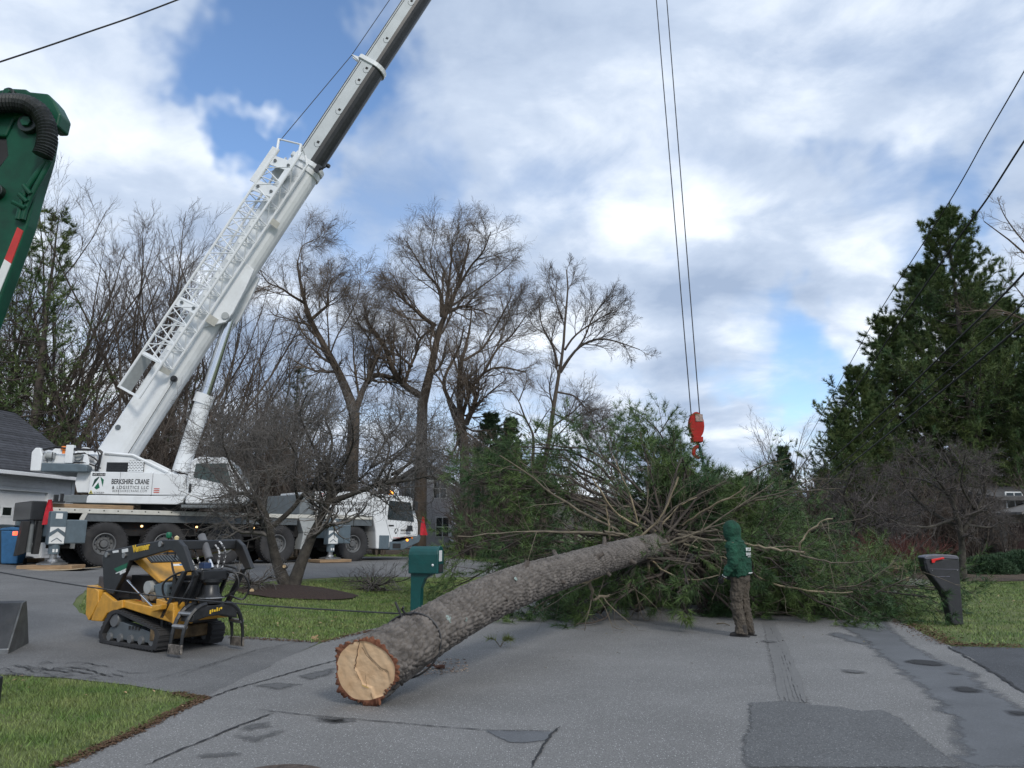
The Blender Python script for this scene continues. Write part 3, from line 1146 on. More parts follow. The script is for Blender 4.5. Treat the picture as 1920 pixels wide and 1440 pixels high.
def outrigger(x, s, foot_dz, name='outrigger'):
    yo = s * -2.0
    m = MB()
    m.mm((x - .16, s * NY * .5, .92), (x + .16, yo, 1.28))
    o = m.build(name, SLATE, crane, bevel=.02)
    m = MB()
    m.prism([(x - .22, .68), (x + .22, .68), (x + .22, 1.66), (x - .22, 1.66)], yo - .16, yo + .16)
    m.mm((x + .22, yo - s * .0 - .1, .72), (x + .80, yo + .12, 1.42))
    m.build('jack_housing', SLATE, o, bevel=.03)
    f = yo - .163 if s > 0 else yo + .163
    m = MB()
    m.mm((x - .2, f - .004, .72), (x + .2, f + .004, 1.2))
    pl = m.build('chevron_plate', WHITES, o)
    m = MB()
    for z in (.86, 1.04):
        m.prism([(x - .2, z - .13), (x, z + .03), (x + .2, z - .13), (x + .2, z + .0), (x, z + .13), (x - .2, z + .0)] if z > 1 else [(x - .14, z - .1), (x, z + .0), (x + .14, z - .1), (x + .14, z - .07), (x, z + .03), (x - .14, z - .07)], f - .009, f + .009)
    m.build('chevron', SLATE, o)
    m = MB()
    m.mm((x - .09, f - .004, 1.44), (x + .09, f + .004, 1.6))
    m.build('decal', WHITES, o)
    m = MB()
    m.cyl((x, yo, .42), (x, yo, .70), .15, 16)
    m.build('jack_collar', SLATE, o, smooth=True)
    m = MB()
    m.mm((x - .07, f - .004 + .02 * s, .47), (x + .07, f + .03 * s, .56))
    m.build('decal', WHITES, o)
    m = MB()
    m.cyl((x, yo, foot_dz + .1), (x, yo, .44), .095, 16)
    m.build('jack_rod', STEEL, o, smooth=True)
    m = MB()
    m.lathe([(.0, 0), (.42, 0), (.42, .035), (.34, .06), (.14, .09), (.12, .15), (0, .15)], Matrix.Translation((x, yo, foot_dz)), 10)
    m.build('foot_pad', STEEL, o)
    return (x, yo)


FOOT = []
for x in (T.side(101, 1030, -2.0)[0], T.side(620, 1020, -2.0)[0]):
    for s in (1, -1):
        p = T.M @ Vector((x, s * -2.0, 0))
        gzz = gz(p.x, p.y)
        q = T.loc((p.x, p.y, gzz + .14))
        outrigger(x, s, q.z)
        FOOT.append((p.x, p.y, gzz))
# --- rear end
m = MB()
m.mm((-1.72, -1.2, .9), (-1.2, 1.2, 1.62))
m.build('rear_frame', BLACK, crane, bevel=.02)
m = MB()
m.mm((-2.14, NY + .1, 1.40), (-1.73, .9, 1.98))
m.build('tool_box', BLACK, crane, bevel=.03)
m = MB()
m.prism([(-2.30, 1.38), (-2.10, 1.38), (-2.14, .42), (-2.38, .34)], NY + .15, NY + .45)
m.prism([(-1.90, 1.38), (-1.74, 1.38), (-1.78, .40), (-1.94, .40)], NY + .12, NY + .4)
m.build('mud_flap', BLACKM, crane, bevel=.02)
m = MB()
m.cyl((-2.02, NY + .35, .45), (-2.02, NY + .35, 1.4), .08, 12)
m.build('exhaust_pipe', MIDGREY, crane, smooth=True)
m = MB()
m.mm((-1.7, NY + .5, 1.80), (.9, NY + .78, 1.94))
m.build('timber_beam', WOOD, crane, bevel=.01)
m = MB()
m.mm((-1.55, NY + .3, 1.95), (-1.2, NY + .5, 2.0))
m.mm((-1.5, NY + .33, 2.0), (-1.38, NY + .47, 2.2))
m.mm((-1.32, NY + .33, 2.0), (-1.24, NY + .47, 2.24))
m.build('shackle_box', BLACK, crane, bevel=.01)
m = MB()
m.mm((-2.46, NY + .25, .95), (-2.38, NY + .5, 1.07))
m.build('tail_lamp', mat('red_lamp_lit', (.8, .06, .03), .3, emit=(1, .12, .04), estr=1.5), crane, bevel=.01)
for x, z in ((1.05, 1.27), (2.85, 1.27), (4.9, 1.27), (7.75, 1.38)):
    m = MB()
    m.lathe([(.035, 0), (.035, .04), (0, .055)], Matrix.Translation((x, NY + .02, z)) @ Matrix.Rotation(PI / 2, 4, 'X'), 10)
    m.build('side_lamp', LAMPL, crane)
# red flags


def flag(x, y, z, h, wd):
    m = MB()
    vs, fs = [], []
    n, k = 6, 8
    for i in range(k):
        for j in range(n):
            a, b_ = j / (n - 1), i / (k - 1)
            vs.append((x + wd * (a - .35) * (.35 + .75 * b_), y - .05 + .05 * math.sin(a * 7 + b_ * 3), z - h * b_))
    for i in range(k - 1):
        for j in range(n - 1):
            q_ = i * n + j
            fs.append((q_, q_ + 1, q_ + n + 1, q_ + n))
    m.add(vs, fs)
    return m.build('warning_flag', REDCLOTH, crane, smooth=True)


flag(-1.72, NY - .02, 2.02, .75, .32)
flag(12.52, NY - .05, 1.85, .78, .34)
m = MB()
m.tube([(12.34, NY - .02, 1.1), (12.46, NY - .05, 1.86)], .012, 6)
m.build('flag_staff', BLACK, crane)

# --- superstructure
_q = T.side(290, 940, 0)
SC = T.M @ Vector((_q[0], 0, _q[1]))
UY = R(6)
U = Frame(Vector((SC.x, SC.y, 0)), UY)
XU = T.I @ U.M
UN = -1.3
ub = lambda m, name, mt, par=crane, **k: m.build(name, mt, par, inv=XU, **k)
m = MB()
m.lathe([(0, 2.38), (.95, 2.38), (.95, 2.66), (0, 2.66)], Matrix.Translation((.55, 0, 0)), 32)
ub(m, 'slewing_ring', DARK, smooth=True)
m = MB()
m.mm((-2.6, -.95, 2.66), (2.9, .95, 2.92))
ub(m, 'turntable', MIDGREY, bevel=.02)
m = MB()
m.prism([(-1.70, 2.93), (-1.69, 3.67), (.30, 3.66), (.30, 2.90)], UN, UN + .3)
m.prism([(.31, 2.90), (.31, 3.66), (1.35, 3.60), (1.45, 2.88)], UN, UN + .3)
sp = ub(m, 'side_panel', WHITE, bevel=.025)
m = MB()
m.prism([(-1.72, 2.64), (-1.71, 2.84), (-1.66, 2.90), (1.42, 2.87), (1.34, 2.66), (1.15, 2.60)], UN - .03, UN + .3)
ub(m, 'lower_panel', WHITE, bevel=.025)
m = MB()
m.mm((-1.6, UN + .3, 2.92), (1.4, 1.0, 3.6))
ub(m, 'engine_housing', WHITE, bevel=.02)
m = MB()
m.mm((-.735, UN - .003, 2.93), (-.725, UN + .01, 3.66))
m.mm((-1.66, UN - .003, 2.915), (1.4, UN + .01, 2.925))
ub(m, 'panel_joint', GREYP, sp)
utx = lambda x, z: XU @ side_text_M(x, UN - .003, z)
for body, u0, u1, v, sz, bo in (('BERKSHIRE CRANE', 209, 279.5, 907.3, .235, .005), ('& LOGISTICS LLC', 210, 278.5, 916.6, .15, .002), ('BERKSHIRECRANE.COM', 211, 275, 922.6, .115, -.001)):
    (x0, z0), (x1, z1) = U.side(u0, v, UN), U.side(u1, v, UN)
    text_part('lettering', body, INK, sp, utx(x0, z0), sz, 1, bo, .003, spacing=1.0 if sz > .2 else 1.3, fit=x1 - x0)
m = MB()
m.mm((-1.62, UN - .004, 3.53), (-1.21, UN + .01, 3.63))
ub(m, 'name_plate', INK, sp)
text_part('lettering', 'ATF 110G-5', WHITES, sp, XU @ side_text_M(-1.59, UN - .006, 3.55), .09, .82, .0, .003)
k = .4 / 360


def ulogo(x, z, h):
    kk = h / 360.0
    P = lambda L: [(x + (a - 430) * kk, z - (b - 435) * kk) for a, b in L]
    for L, c in (([(420, 445), (318, 525), (268, 725), (300, 700), (440, 460)], LOGOD), ([(450, 435), (470, 470), (548, 720), (560, 530)], LOGOG), ([(425, 600), (332, 745), (395, 795), (472, 745)], LOGOG)):
        m = MB()
        m.prism(P(L), UN - .004, UN + .001)
        ub(m, 'emblem', c, sp)


ulogo(-1.40, 3.52, .44)
text_part('lettering', '413.418.0074', INK, sp, utx(-1.52, 2.95), .085, .72, -.001, .003)
m = MB()
m.prism([(-1.68, 2.94), (-1.54, 2.94), (-1.61, 3.07)], UN - .004, UN + .001)
ub(m, 'warning_triangle', mat('warning_yellow', (.5, .45, .1), .5), sp)
m = MB()
m.prism([(-1.645, 2.955), (-1.575, 2.955), (-1.61, 3.02)], UN - .007, UN - .002)
ub(m, 'warning_symbol', INK, sp)
m = MB()
for k_ in range(3):
    m.mm((.38, UN - .004, 2.98 + .06 * k_), (.56, UN + .002, 3.015 + .06 * k_))
ub(m, 'red_mark', mat('red_print', (.5, .1, .08), .6), sp)
# side plates that carry the boom foot
for yy in (UN + .35, .62):
    m = MB()
    m.prism([(-2.3, 3.3), (-2.2, 4.1), (-1.42, 4.34), (-.5, 4.27), (.85, 3.62), (1.2, 3.0), (-2.2, 3.0)], yy, yy + .12)
    ub(m, 'boom_cheek', WHITE, bevel=.02)
m = MB()
m.tube([(-1.42, UN + .33, 4.33), (-.5, UN + .33, 4.26), (.85, UN + .33, 3.62), (1.3, UN + .33, 3.35)], .055, 6)
ub(m, 'edge_rail', WHITE)
m = MB()
m.mm((-1.30, UN + .25, 3.70), (-.64, UN + .36, 4.01))
for k_ in range(4):
    m.mm((-1.28, UN + .23, 3.74 + .07 * k_), (-.66, UN + .26, 3.76 + .07 * k_))
ub(m, 'dark_vent', BLACK)
m = MB()
m.mm((-.62, UN + .30, 3.69), (-.12, UN + .36, 4.08))
ub(m, 'grille_backing', BLACKM)
m = MB()
for r_i in range(7):
    z = 3.70 + r_i * .055
    m.mm((-.62, UN + .275, z), (-.12, UN + .305, z + .034))
    for c_i in range(5):
        xx = -.62 + (c_i + (.5 if r_i % 2 else 0)) * .1
        m.mm((xx, UN + .276, z + .034), (xx + .025, UN + .304, z + .055))
ub(m, 'vent_grille', WHITE)
# winch deck and counterweight
m = MB()
m.prism([(-3.60, 3.68), (-3.62, 4.30), (-3.52, 4.45), (-3.36, 4.45), (-3.27, 4.2), (-3.27, 3.68)], UN, UN + 2.6)
ub(m, 'counterweight', WHITE, bevel=.03)
m = MB()
m.prism([(-3.26, 3.66), (-3.26, 3.95), (-1.95, 3.92), (-1.80, 3.86), (-1.80, 3.66)], UN - .02, 1.25)
ub(m, 'counterweight_slab', SLATE, bevel=.03)
m = MB()
m.mm((-3.26, UN + .35, 3.95), (-1.7, 1.0, 4.30))
ub(m, 'winch_deck', WHITE, bevel=.04)
for x in (-2.95, -2.15):
    m = MB()
    m.lathe([(0, -.7), (.30, -.7), (.30, -.62), (.2, -.6), (.2, .6), (.30, .62), (.30, .7), (0, .7)], Matrix.Translation((x, -.1, 4.24)) @ Matrix.Rotation(PI / 2, 4, 'X'), 24)
    ub(m, 'winch_drum', WHITE, smooth=True)
m = MB()
m.cyl((-3.24, UN + .28, 4.22), (-3.0, UN + .28, 4.20), .12, 14)
m.cyl((-2.25, UN + .25, 4.2), (-2.25, UN + .4, 4.2), .13, 14)
ub(m, 'winch_motor', LTGREY, smooth=True)
m = MB()
m.tube([(-3.27, UN + .1, 4.3), (-3.3, UN + .1, 4.05), (-3.0, UN + .1, 4.02), (-3.0, UN + .1, 4.32)], .015, 6)
ub(m, 'bracket', BLACK)
m = MB()
m.mm((-2.58, UN + .05, 3.95), (-2.33, UN + .22, 4.56))
m.prism([(-2.05, 3.9), (-1.80, 3.9), (-1.92, 4.42), (-1.98, 4.42)], UN + .12, UN + .2)
ub(m, 'post', WHITE, bevel=.02)
m = MB()
m.lathe([(.1, 0), (.1, .09), (.07, .12), (0, .13)], Matrix.Translation((-2.83, UN + .5, 4.44)), 14)
m.cyl((-2.83, UN + .5, 4.3), (-2.83, UN + .5, 4.44), .05)
ub(m, 'beacon', AMBER, smooth=True)
for P in ([(-3.4, 4.40), (-3.0, 4.47), (-2.2, 4.44), (-1.6, 4.42), (-1.47, 4.3), (-1.5, 3.95), (-1.55, 3.7)], [(-3.3, 4.38), (-2.9, 4.50), (-2.4, 4.40), (-1.62, 4.40), (-1.52, 4.2), (-1.55, 3.72)],
          [(-2.4, 4.25), (-2.0, 4.30), (-1.7, 4.15), (-1.5, 3.98)], [(-2.3, 3.98), (-1.9, 3.97), (-1.6, 3.86), (-1.45, 3.8)], [(-1.60, 3.68), (-1.62, 3.9), (-1.5, 4.1), (-1.45, 4.35), (-1.55, 4.42)]):
    m = MB()
    m.tube([(a, UN + .12 + .05 * math.sin(a * 3), b_) for a, b_ in P], .028, 6)
    ub(m, 'hose', HOSE, smooth=True)
# operator cab
m = MB()
m.prism([(1.42, 2.62), (1.42, 3.55), (1.50, 4.06), (1.72, 4.20), (2.55, 4.20), (2.74, 4.08), (3.36, 3.30), (3.46, 3.12), (3.42, 2.72), (3.30, 2.62)], UN - .05, UN + .85)
oc = ub(m, 'operator_cab', WHITE, bevel=.07, seg=3)
m = MB()
m.prism([(1.69, 3.97), (2.66, 3.98), (2.93, 3.22), (1.64, 3.50)], UN - .057, UN - .03)
ub(m, 'side_window', GLASSG, oc, bevel=.004)
m = MB()
m.prism([(2.84, 3.95), (2.89, 3.97), (3.42, 3.22), (3.36, 3.20)], UN + .02, UN + .78)
m.prism([(3.06, 3.64), (3.30, 3.34), (3.30, 3.18), (3.10, 3.2)], UN - .057, UN - .03)
ub(m, 'windscreen', GLASSG, oc)
m = MB()
m.tube([(2.72, UN - .06, 4.0), (2.98, UN - .06, 3.22), (2.95, UN - .06, 2.75)], .012, 6)
m.tube([(1.5, UN - .055, 3.3), (2.95, UN - .055, 3.02)], .006, 4)
m.mm((1.52, UN - .075, 3.0), (1.6, UN - .05, 3.28))
ub(m, 'door_seam', BLACK, oc)
text_part('lettering', '2 - 10', INK, oc, XU @ side_text_M(3.02, UN - .053, 2.86), .14, .9, .003, .003)
m = MB()
m.mm((1.3, UN + .0, 2.50), (3.1, UN + .8, 2.60))
ub(m, 'cab_platform', MIDGREY, bevel=.01)
# --- boom
b0, b1 = U.side(233, 840, 0), U.side(784, 0, 0)
ELV = math.atan2(b1[1] - b0[1], b1[0] - b0[0])
BM = U.M @ Matrix.Translation((b0[0], 0, b0[1])) @ Matrix.Rotation(-ELV, 4, 'Y')
XB = T.I @ BM
bb = lambda m, name, mt, par=crane, **k: m.build(name, mt, par, inv=XB, **k)
BI = BM.inverted()
tipq = U.side(1160, -600, 0)
TIPS = math.hypot(tipq[0] - b0[0], tipq[1] - b0[1])


def section(H, Wd, frac=.42):
    """outline (y, z): flat top, straight sides, rounded belly"""
    P = [(-Wd / 2 + .06, H / 2), (Wd / 2 - .06, H / 2), (Wd / 2, H / 2 - .06), (Wd / 2, H / 2 - H * (1 - frac))]
    c = H / 2 - H * (1 - frac)
    for a in np.linspace(0, PI, 11)[1:-1]:
        P.append((Wd / 2 * math.cos(a), c - (H * frac) * math.sin(a)))
    P += [(-Wd / 2, c), (-Wd / 2, H / 2 - .06)]
    return P


def boom_section(name, s0, s1, H, Wd, m1, m2=None):
    P = section(H, Wd)
    m = MB()
    n = len(P)
    vs = [(s0, a, b_) for a, b_ in P] + [(s1, a, b_) for a, b_ in P]
    m.add(vs, [tuple(range(n)), tuple(range(n, 2 * n))])
    for i in range(n):
        j = (i + 1) % n
        lowr = P[i][1] <= H / 2 - H * .57 and P[j][1] <= H / 2 - H * .57
        m.m = 1 if (m2 and lowr) else 0
        m.add([vs[i], vs[j], vs[j + n], vs[i + n]], [(0, 1, 2, 3)])
    o = bb(m, name, [m1, m2] if m2 else m1, smooth=True)
    return o


bs = boom_section('boom_base', -.6, 12.5, 1.14, 1.0, WHITE)
s2 = boom_section('boom_section', 12.4, 17.4, 1.0, .88, BOOMGREY, GREASE)
s3 = boom_section('boom_section', 17.3, TIPS * .62, .88, .78, BOOMGREY, GREASE)
s4 = boom_section('boom_section', TIPS * .61, TIPS * .82, .78, .68, BOOMGREY, GREASE)
s5 = boom_section('boom_section', TIPS * .81, TIPS, .68, .58, BOOMGREY, GREASE)


def collar(s, H, Wd, th, name='boom_collar', mt=WHITE, par=crane):
    P, Q = section(H + 2 * th, Wd + 2 * th), section(H - .004, Wd - .004)
    m = MB()
    n = len(P)
    for (a, b_) in ((s - .09, s + .09),):
        vs = [(a, *p) for p in P] + [(b_, *p) for p in P] + [(a, *p) for p in Q] + [(b_, *p) for p in Q]
        fs = []
        for i in range(n):
            j = (i + 1) % n
            fs += [(i, j, j + n, i + n), (i + 2 * n, i, i + n, i + 3 * n)[0:0] or (i, j, j + 2 * n, i + 2 * n), (i + n, j + n, j + 3 * n, i + 3 * n)]
        m.add(vs, fs)
    return bb(m, name, mt, par, bevel=.01)


collar(12.42, 1.14, 1.0, .07)
collar(12.15, 1.14, 1.0, .05)
collar(17.38, 1.0, .88, .07)
collar(TIPS * .62, .88, .78, .05)
collar(TIPS * .82, .78, .68, .05)
m = MB()
m.mm((12.2, -.62, -.62), (12.5, -.5, -.45))
m.tube([(12.35, -.5, -.60), (12.55, -.6, -.78)], .03, 6)
m.lathe([(0, -.07), (.07, -.07), (.09, .0), (.07, .07), (0, .07)], Matrix.Translation((12.62, -.62, -.84)), 10)
bb(m, 'boom_lamp', BLACK)
for sec, H, Wd, ss in ((s2, 1.0, .88, (13.3, 14.9, 16.4, 17.0)), (s3, .88, .78, (18.6, 20.6, 22.2))):
    for s_ in ss:
        m = MB()
        m.mm((s_, -Wd / 2 - .004, .0), (s_ + .1, -Wd / 2 + .02, .1))
        bb(m, 'pin_hole', BLACKM, sec)
        m = MB()
        m.tube([(s_ + .05 + .16 * math.cos(a) - .05, -Wd / 2 - .004, .03 + .13 * math.sin(a)) for a in np.linspace(PI * .55, PI * 1.45, 9)], .008, 4)
        bb(m, 'weld_ring', GREYP, sec)
for sec, s0, s1, H, Wd in ((s2, 12.5, 17.2, 1.0, .88), (s3, 17.5, TIPS * .6, .88, .78)):
    m = MB()
    m.mm((s0, -Wd / 2 - .006, H / 2 - .13), (s1, -Wd / 2 + .01, H / 2 - .105))
    m.mm((s0, -Wd / 2 - .006, H / 2 - .06), (s1, -Wd / 2 + .01, H / 2 - .03))
    bb(m, 'edge_seam', GREASE, sec)
# foot eye, cylinder bracket
m = MB()
m.lathe([(0, -.54), (.09, -.54), (.09, .54), (0, .54)], Matrix.Translation((.55, 0, .38)) @ Matrix.Rotation(PI / 2, 4, 'X'), 16)
bb(m, 'foot_pin', GREYP)
cylt = BI @ (U.M @ Vector((*[U.side(430, 600, 0)[0]], 0, U.side(430, 600, 0)[1])))
m = MB()
for yy in (-.50, .44):
    m.prism([(cylt.x - .75, -.2), (cylt.x + 2.1, -.1), (cylt.x + 2.0, -.60), (cylt.x + 1.2, -.72), (cylt.x + .2, cylt.z - .16), (cylt.x - .2, cylt.z - .12)], yy - .045, yy + .1)
bb(m, 'cylinder_bracket', WHITE, bevel=.02)
m = MB()
m.lathe([(0, -.60), (.13, -.60), (.13, .60), (0, .60)], Matrix.Translation(cylt) @ Matrix.Rotation(PI / 2, 4, 'X'), 16)
bb(m, 'bracket_pin', LTGREY)
m = MB()
m.cyl((2.9, -.53, -.35), (2.9, -.60, -.35), .12, 14)
m.cyl((2.9, -.60, -.35), (2.9, -.66, -.35), .06, 12)
bb(m, 'cable_reel', BLACK)
m = MB()
m.tube([(-.4, -.515, -.42), (2.9, -.515, -.36)], .012, 4)
bb(m, 'cable', BLACK)
# lift cylinder
ca, cbp, cc = U.side(338, 885, 0), U.side(385, 742, 0), U.side(430, 600, 0)
m = MB()
m.cyl((ca[0], 0, ca[1]), (cbp[0], 0, cbp[1]), .29, 24)
m.cyl((cbp[0] - .1, 0, cbp[1] - .3), (cbp[0] + .01, 0, cbp[1] + .04), .335, 24)
cy = ub(m, 'lift_cylinder', WHITE, smooth=True)
m = MB()
m.cyl((cbp[0], 0, cbp[1]), (cc[0], 0, cc[1]), .19, 20)
ub(m, 'piston_rod', CHROME, cy, smooth=True)
m = MB()
m.tube([(ca[0] - .26, -.12, ca[1]), (cbp[0] - .3, -.12, cbp[1] - .1)], .022, 6)
ub(m, 'oil_pipe', BLACK, cy)
# --- stowed lattice jib on the near side of the base boom
A, B_, C_, D_ = (-.75, -.20), (-1.2, .05), (-.8, 1.02), (-.35, .78)
J0, J1 = 3.15, 11.7
jib = empty('lattice_jib', parent=crane)
jib.matrix_parent_inverse = Matrix.Identity(4)
jib.location = (0, 0, 0)


def rod_mesh(r, n=6):
    mm_ = MB()
    mm_.cyl((0, 0, 0), (0, 0, 1), r, n)
    me = bpy.data.meshes.new('rod')
    me.from_pydata(mm_.v, [], mm_.f)
    me.materials.append(WHITE)
    return me


ROD1, ROD2 = rod_mesh(1.0, 8), rod_mesh(1.0, 6)


def rod(name, a, b_, r, me, par=jib):
    a, b_ = XB @ Vector(a), XB @ Vector(b_)
    d = b_ - a
    o = bpy.data.objects.new(name, me)
    COL.objects.link(o)
    o.parent = par
    o.location = a
    o.rotation_euler = d.to_track_quat('Z', 'Y').to_euler()
    o.scale = (r, r, d.length)
    return o


for P in (A, B_, C_, D_):
    rod('chord', (J0 - (1.4 if P in (B_, C_) else 0), *P), (J1 + .5, *P), .05, ROD1)
nb = 11
for i in range(nb):
    x0, x1 = J0 + (J1 - J0) * i / nb, J0 + (J1 - J0) * (i + 1) / nb
    xm = (x0 + x1) / 2
    for P, Q in ((B_, C_), (A, D_)):
        rod('brace', (x0, *P), (xm, *Q), .022, ROD2)
        rod('brace', (xm, *Q), (x1, *P), .022, ROD2)
        rod('brace', (x0, *P), (x0, *Q), .022, ROD2)
    for P, Q in ((A, B_), (C_, D_)):
        rod('brace', (x0, *P), (x1, *Q), .018, ROD2)
        rod('brace', (x0, *P), (x0, *Q), .018, ROD2)


def quadplate(s0, s1, P, Q, th=.03):
    P, Q = Vector((0, *P)), Vector((0, *Q))
    n = (Q - P).cross(Vector((1, 0, 0))).normalized() * th
    m = MB()
    vs = [Vector((s0, 0, 0)) + P, Vector((s1, 0, 0)) + P, Vector((s1, 0, 0)) + Q, Vector((s0, 0, 0)) + Q]
    vs += [v + n for v in vs]
    m.add(vs, [(0, 1, 2, 3), (4, 7, 6, 5), (0, 4, 5, 1), (1, 5, 6, 2), (2, 6, 7, 3), (3, 7, 4, 0)])
    return m


bb(quadplate(1.75, 3.15, C_, D_), 'end_plate', LTGREY, jib)
bb(quadplate(1.75, 1.83, B_, C_, .06), 'end_plate', WHITE, jib)
bb(quadplate(3.1, 3.25, B_, C_, .06), 'end_plate', WHITE, jib)
bb(quadplate(5.2, 5.55, B_, C_, .05), 'cross_plate', WHITE, jib)
bb(quadplate(5.2, 5.5, A, (-.52, -.5), .05), 'jib_mount', CREAM, jib)
bb(quadplate(10.3, 10.75, B_, C_, .05), 'cross_plate', WHITE, jib)
bb(quadplate(11.5, 11.9, B_, C_, .05), 'cross_plate', WHITE, jib)
bb(quadplate(9.5, 9.75, A, (-.52, -.45), .05), 'jib_mount', CREAM, jib)
bb(quadplate(2.9, 3.1, A, B_, .08), 'jib_mount', CREAM, jib)
bb(quadplate(10.6, 12.2, (-.8, .96), (-.8, 1.26), .05), 'head_plate', WHITE, jib)
bb(quadplate(10.8, 12.4, (-1.2, .05), (-1.1, .27), .05), 'head_plate', WHITE, jib)
for s_, P in ((10.5, (-.86, .86)), (10.5, (-1.1, .25)), (11.7, (-.86, .86)), (11.7, (-1.1, .25)), (5.37, (-.9, .8)), (5.37, (-1.1, .25))):
    m = MB()
    m.cyl((s_, P[0] - .08, P[1] - .04), (s_, P[0] - .03, P[1] - .02), .06, 10)
    bb(m, 'pin', GREYP, jib)
rod('head_frame', (12.1, *C_), (12.6, -.7, 1.26), .05, ROD1)
rod('head_frame', (12.1, *B_), (12.7, -1.05, .3), .05, ROD1)
rod('head_frame', (12.6, -.7, 1.26), (12.7, -1.05, .3), .035, ROD1)
rod('head_frame', (12.2, *A), (12.5, -.75, .05), .04, ROD1)
rod('head_frame', (12.5, -.75, .05), (12.7, -1.05, .3), .03, ROD1)
m = MB()
m.lathe([(0, -.05), (.3, -.05), (.27, 0), (.3, .05), (0, .05)], Matrix.Translation((11.4, -.62, .5)) @ Matrix.Rotation(PI / 2, 4, 'X'), 20)
bb(m, 'sheave', LTGREY, jib)
# hoist line above the boom, boom head
m = MB()
m.tube([(12.4, -.6, 1.25), (17.4, -.1, .98), (TIPS - .2, 0, .75)], .016, 5)
m.tube([(-.8, .1, .75), (12.5, .1, .8)], .016, 5)
bb(m, 'hoist_line', ROPE)
m = MB()
m.prism([(17.32, .56), (17.5, .56), (17.42, .98)], -.16, -.08)
m.prism([(17.32, .56), (17.5, .56), (17.42, .98)], .0, .08)
bb(m, 'rope_guide', WHITE)
m = MB()
m.prism([(TIPS - .5, .34), (TIPS + .5, .5), (TIPS + .6, .1), (TIPS + .5, -.5), (TIPS - .1, -.6), (TIPS - .5, -.34)], -.3, -.2)
m.prism([(TIPS - .5, .34), (TIPS + .5, .5), (TIPS + .6, .1), (TIPS + .5, -.5), (TIPS - .1, -.6), (TIPS - .5, -.34)], .2, .3)
m.lathe([(0, -.2), (.28, -.2), (.28, .2), (0, .2)], Matrix.Translation((TIPS + .2, 0, -.2)) @ Matrix.Rotation(PI / 2, 4, 'X'), 16)
bb(m, 'boom_head', BOOMGREY)
TIP = BM @ Vector((TIPS + .2, 0, -.45))

# --- hook block, ropes, sling
HD = TIP.y - .6
hb = pt(1305, 798, HD)
HS = 1440 * 1.0 / HD            # px per metre there
m = MB()
hook = empty('hook_block', hb)
tag(hook, 'red single sheave crane hook block hanging from two steel ropes', 'hook block')
hr = 22.5 / HS
for yy in (-.13, .13):
    m = MB()
    P = [(hr * .62 * math.sin(a), hr * 1.12 * math.cos(a)) for a in np.linspace(0, 2 * PI, 28)[:-1]]
    m.prism(P, yy - .035, yy + .035)
    m.build('cheek_plate', REDP, hook, bevel=.02)
m = MB()
m.lathe([(0, -.09), (hr * .85, -.09), (hr * .75, 0), (hr * .85, .09), (0, .09)], Matrix.Rotation(PI / 2, 4, 'X') @ Matrix.Scale(.62, 4, (1, 0, 0)), 24)
m.build('sheave', REDP, hook)
m = MB()
m.mm((-hr * .42, -.2, -hr * 1.42), (hr * .45, .2, -hr * .98))
m.mm((-hr * .5, -.16, -hr * 1.12), (-hr * .36, .16, -hr * 1.02))
m.build('trunnion', REDP, hook, bevel=.03)
m = MB()
m.cyl((.02, 0, -hr * 1.4), (.05, 0, -hr * 1.75), .055, 10)
hp = [(.05 + .0, 0, -hr * 1.7)] + [(.03 - .17 * math.sin(a) - .0, 0, -hr * 1.7 - .24 + .2 * math.cos(a)) for a in np.linspace(0, PI * 1.45, 14)]
m.tube(hp, [.06] + [.075] * 8 + [.07, .06, .05, .045, .035, .02], 10)
m.build('hook', REDP, hook, smooth=True)
m = MB()
m.mm((-.05, -.19, hr * .3), (hr * .5, -.175, hr * .9))
m.build('worn_patch', mat('scuffed_grey', (.3, .22, .19), .7, var=.4, scale=14), hook)
m = MB()
for s in (-1, 1):
    a = hb + Vector((s * hr * .36, 0, hr * .75))
    m.tube([a, TIP + Vector((s * .28, 0, 0))], .021, 6)
tag(m.build('hoist_rope', ROPE, loc=None), 'pair of thin steel ropes running down from the sky to the red hook block', 'rope')
m = MB()
s0 = pt(1311, 836, HD)
s1 = pt(1326, 908, HD - .6)
s2_ = pt(1328, 985, HD - 1.4)
m.tube([s0 + Vector((-.05, 0, .12)), s0, (s0 + s1) / 2 + Vector((.02, 0, 0)), s1, s2_], [.07, .10, .105, .105, .1], 8, flat=.5)
tag(m.build('lifting_sling', mat('sling_web', (.01, .055, .065), .8, var=.3, scale=12)), 'dark teal lifting sling hanging from the crane hook into the branches', 'sling')

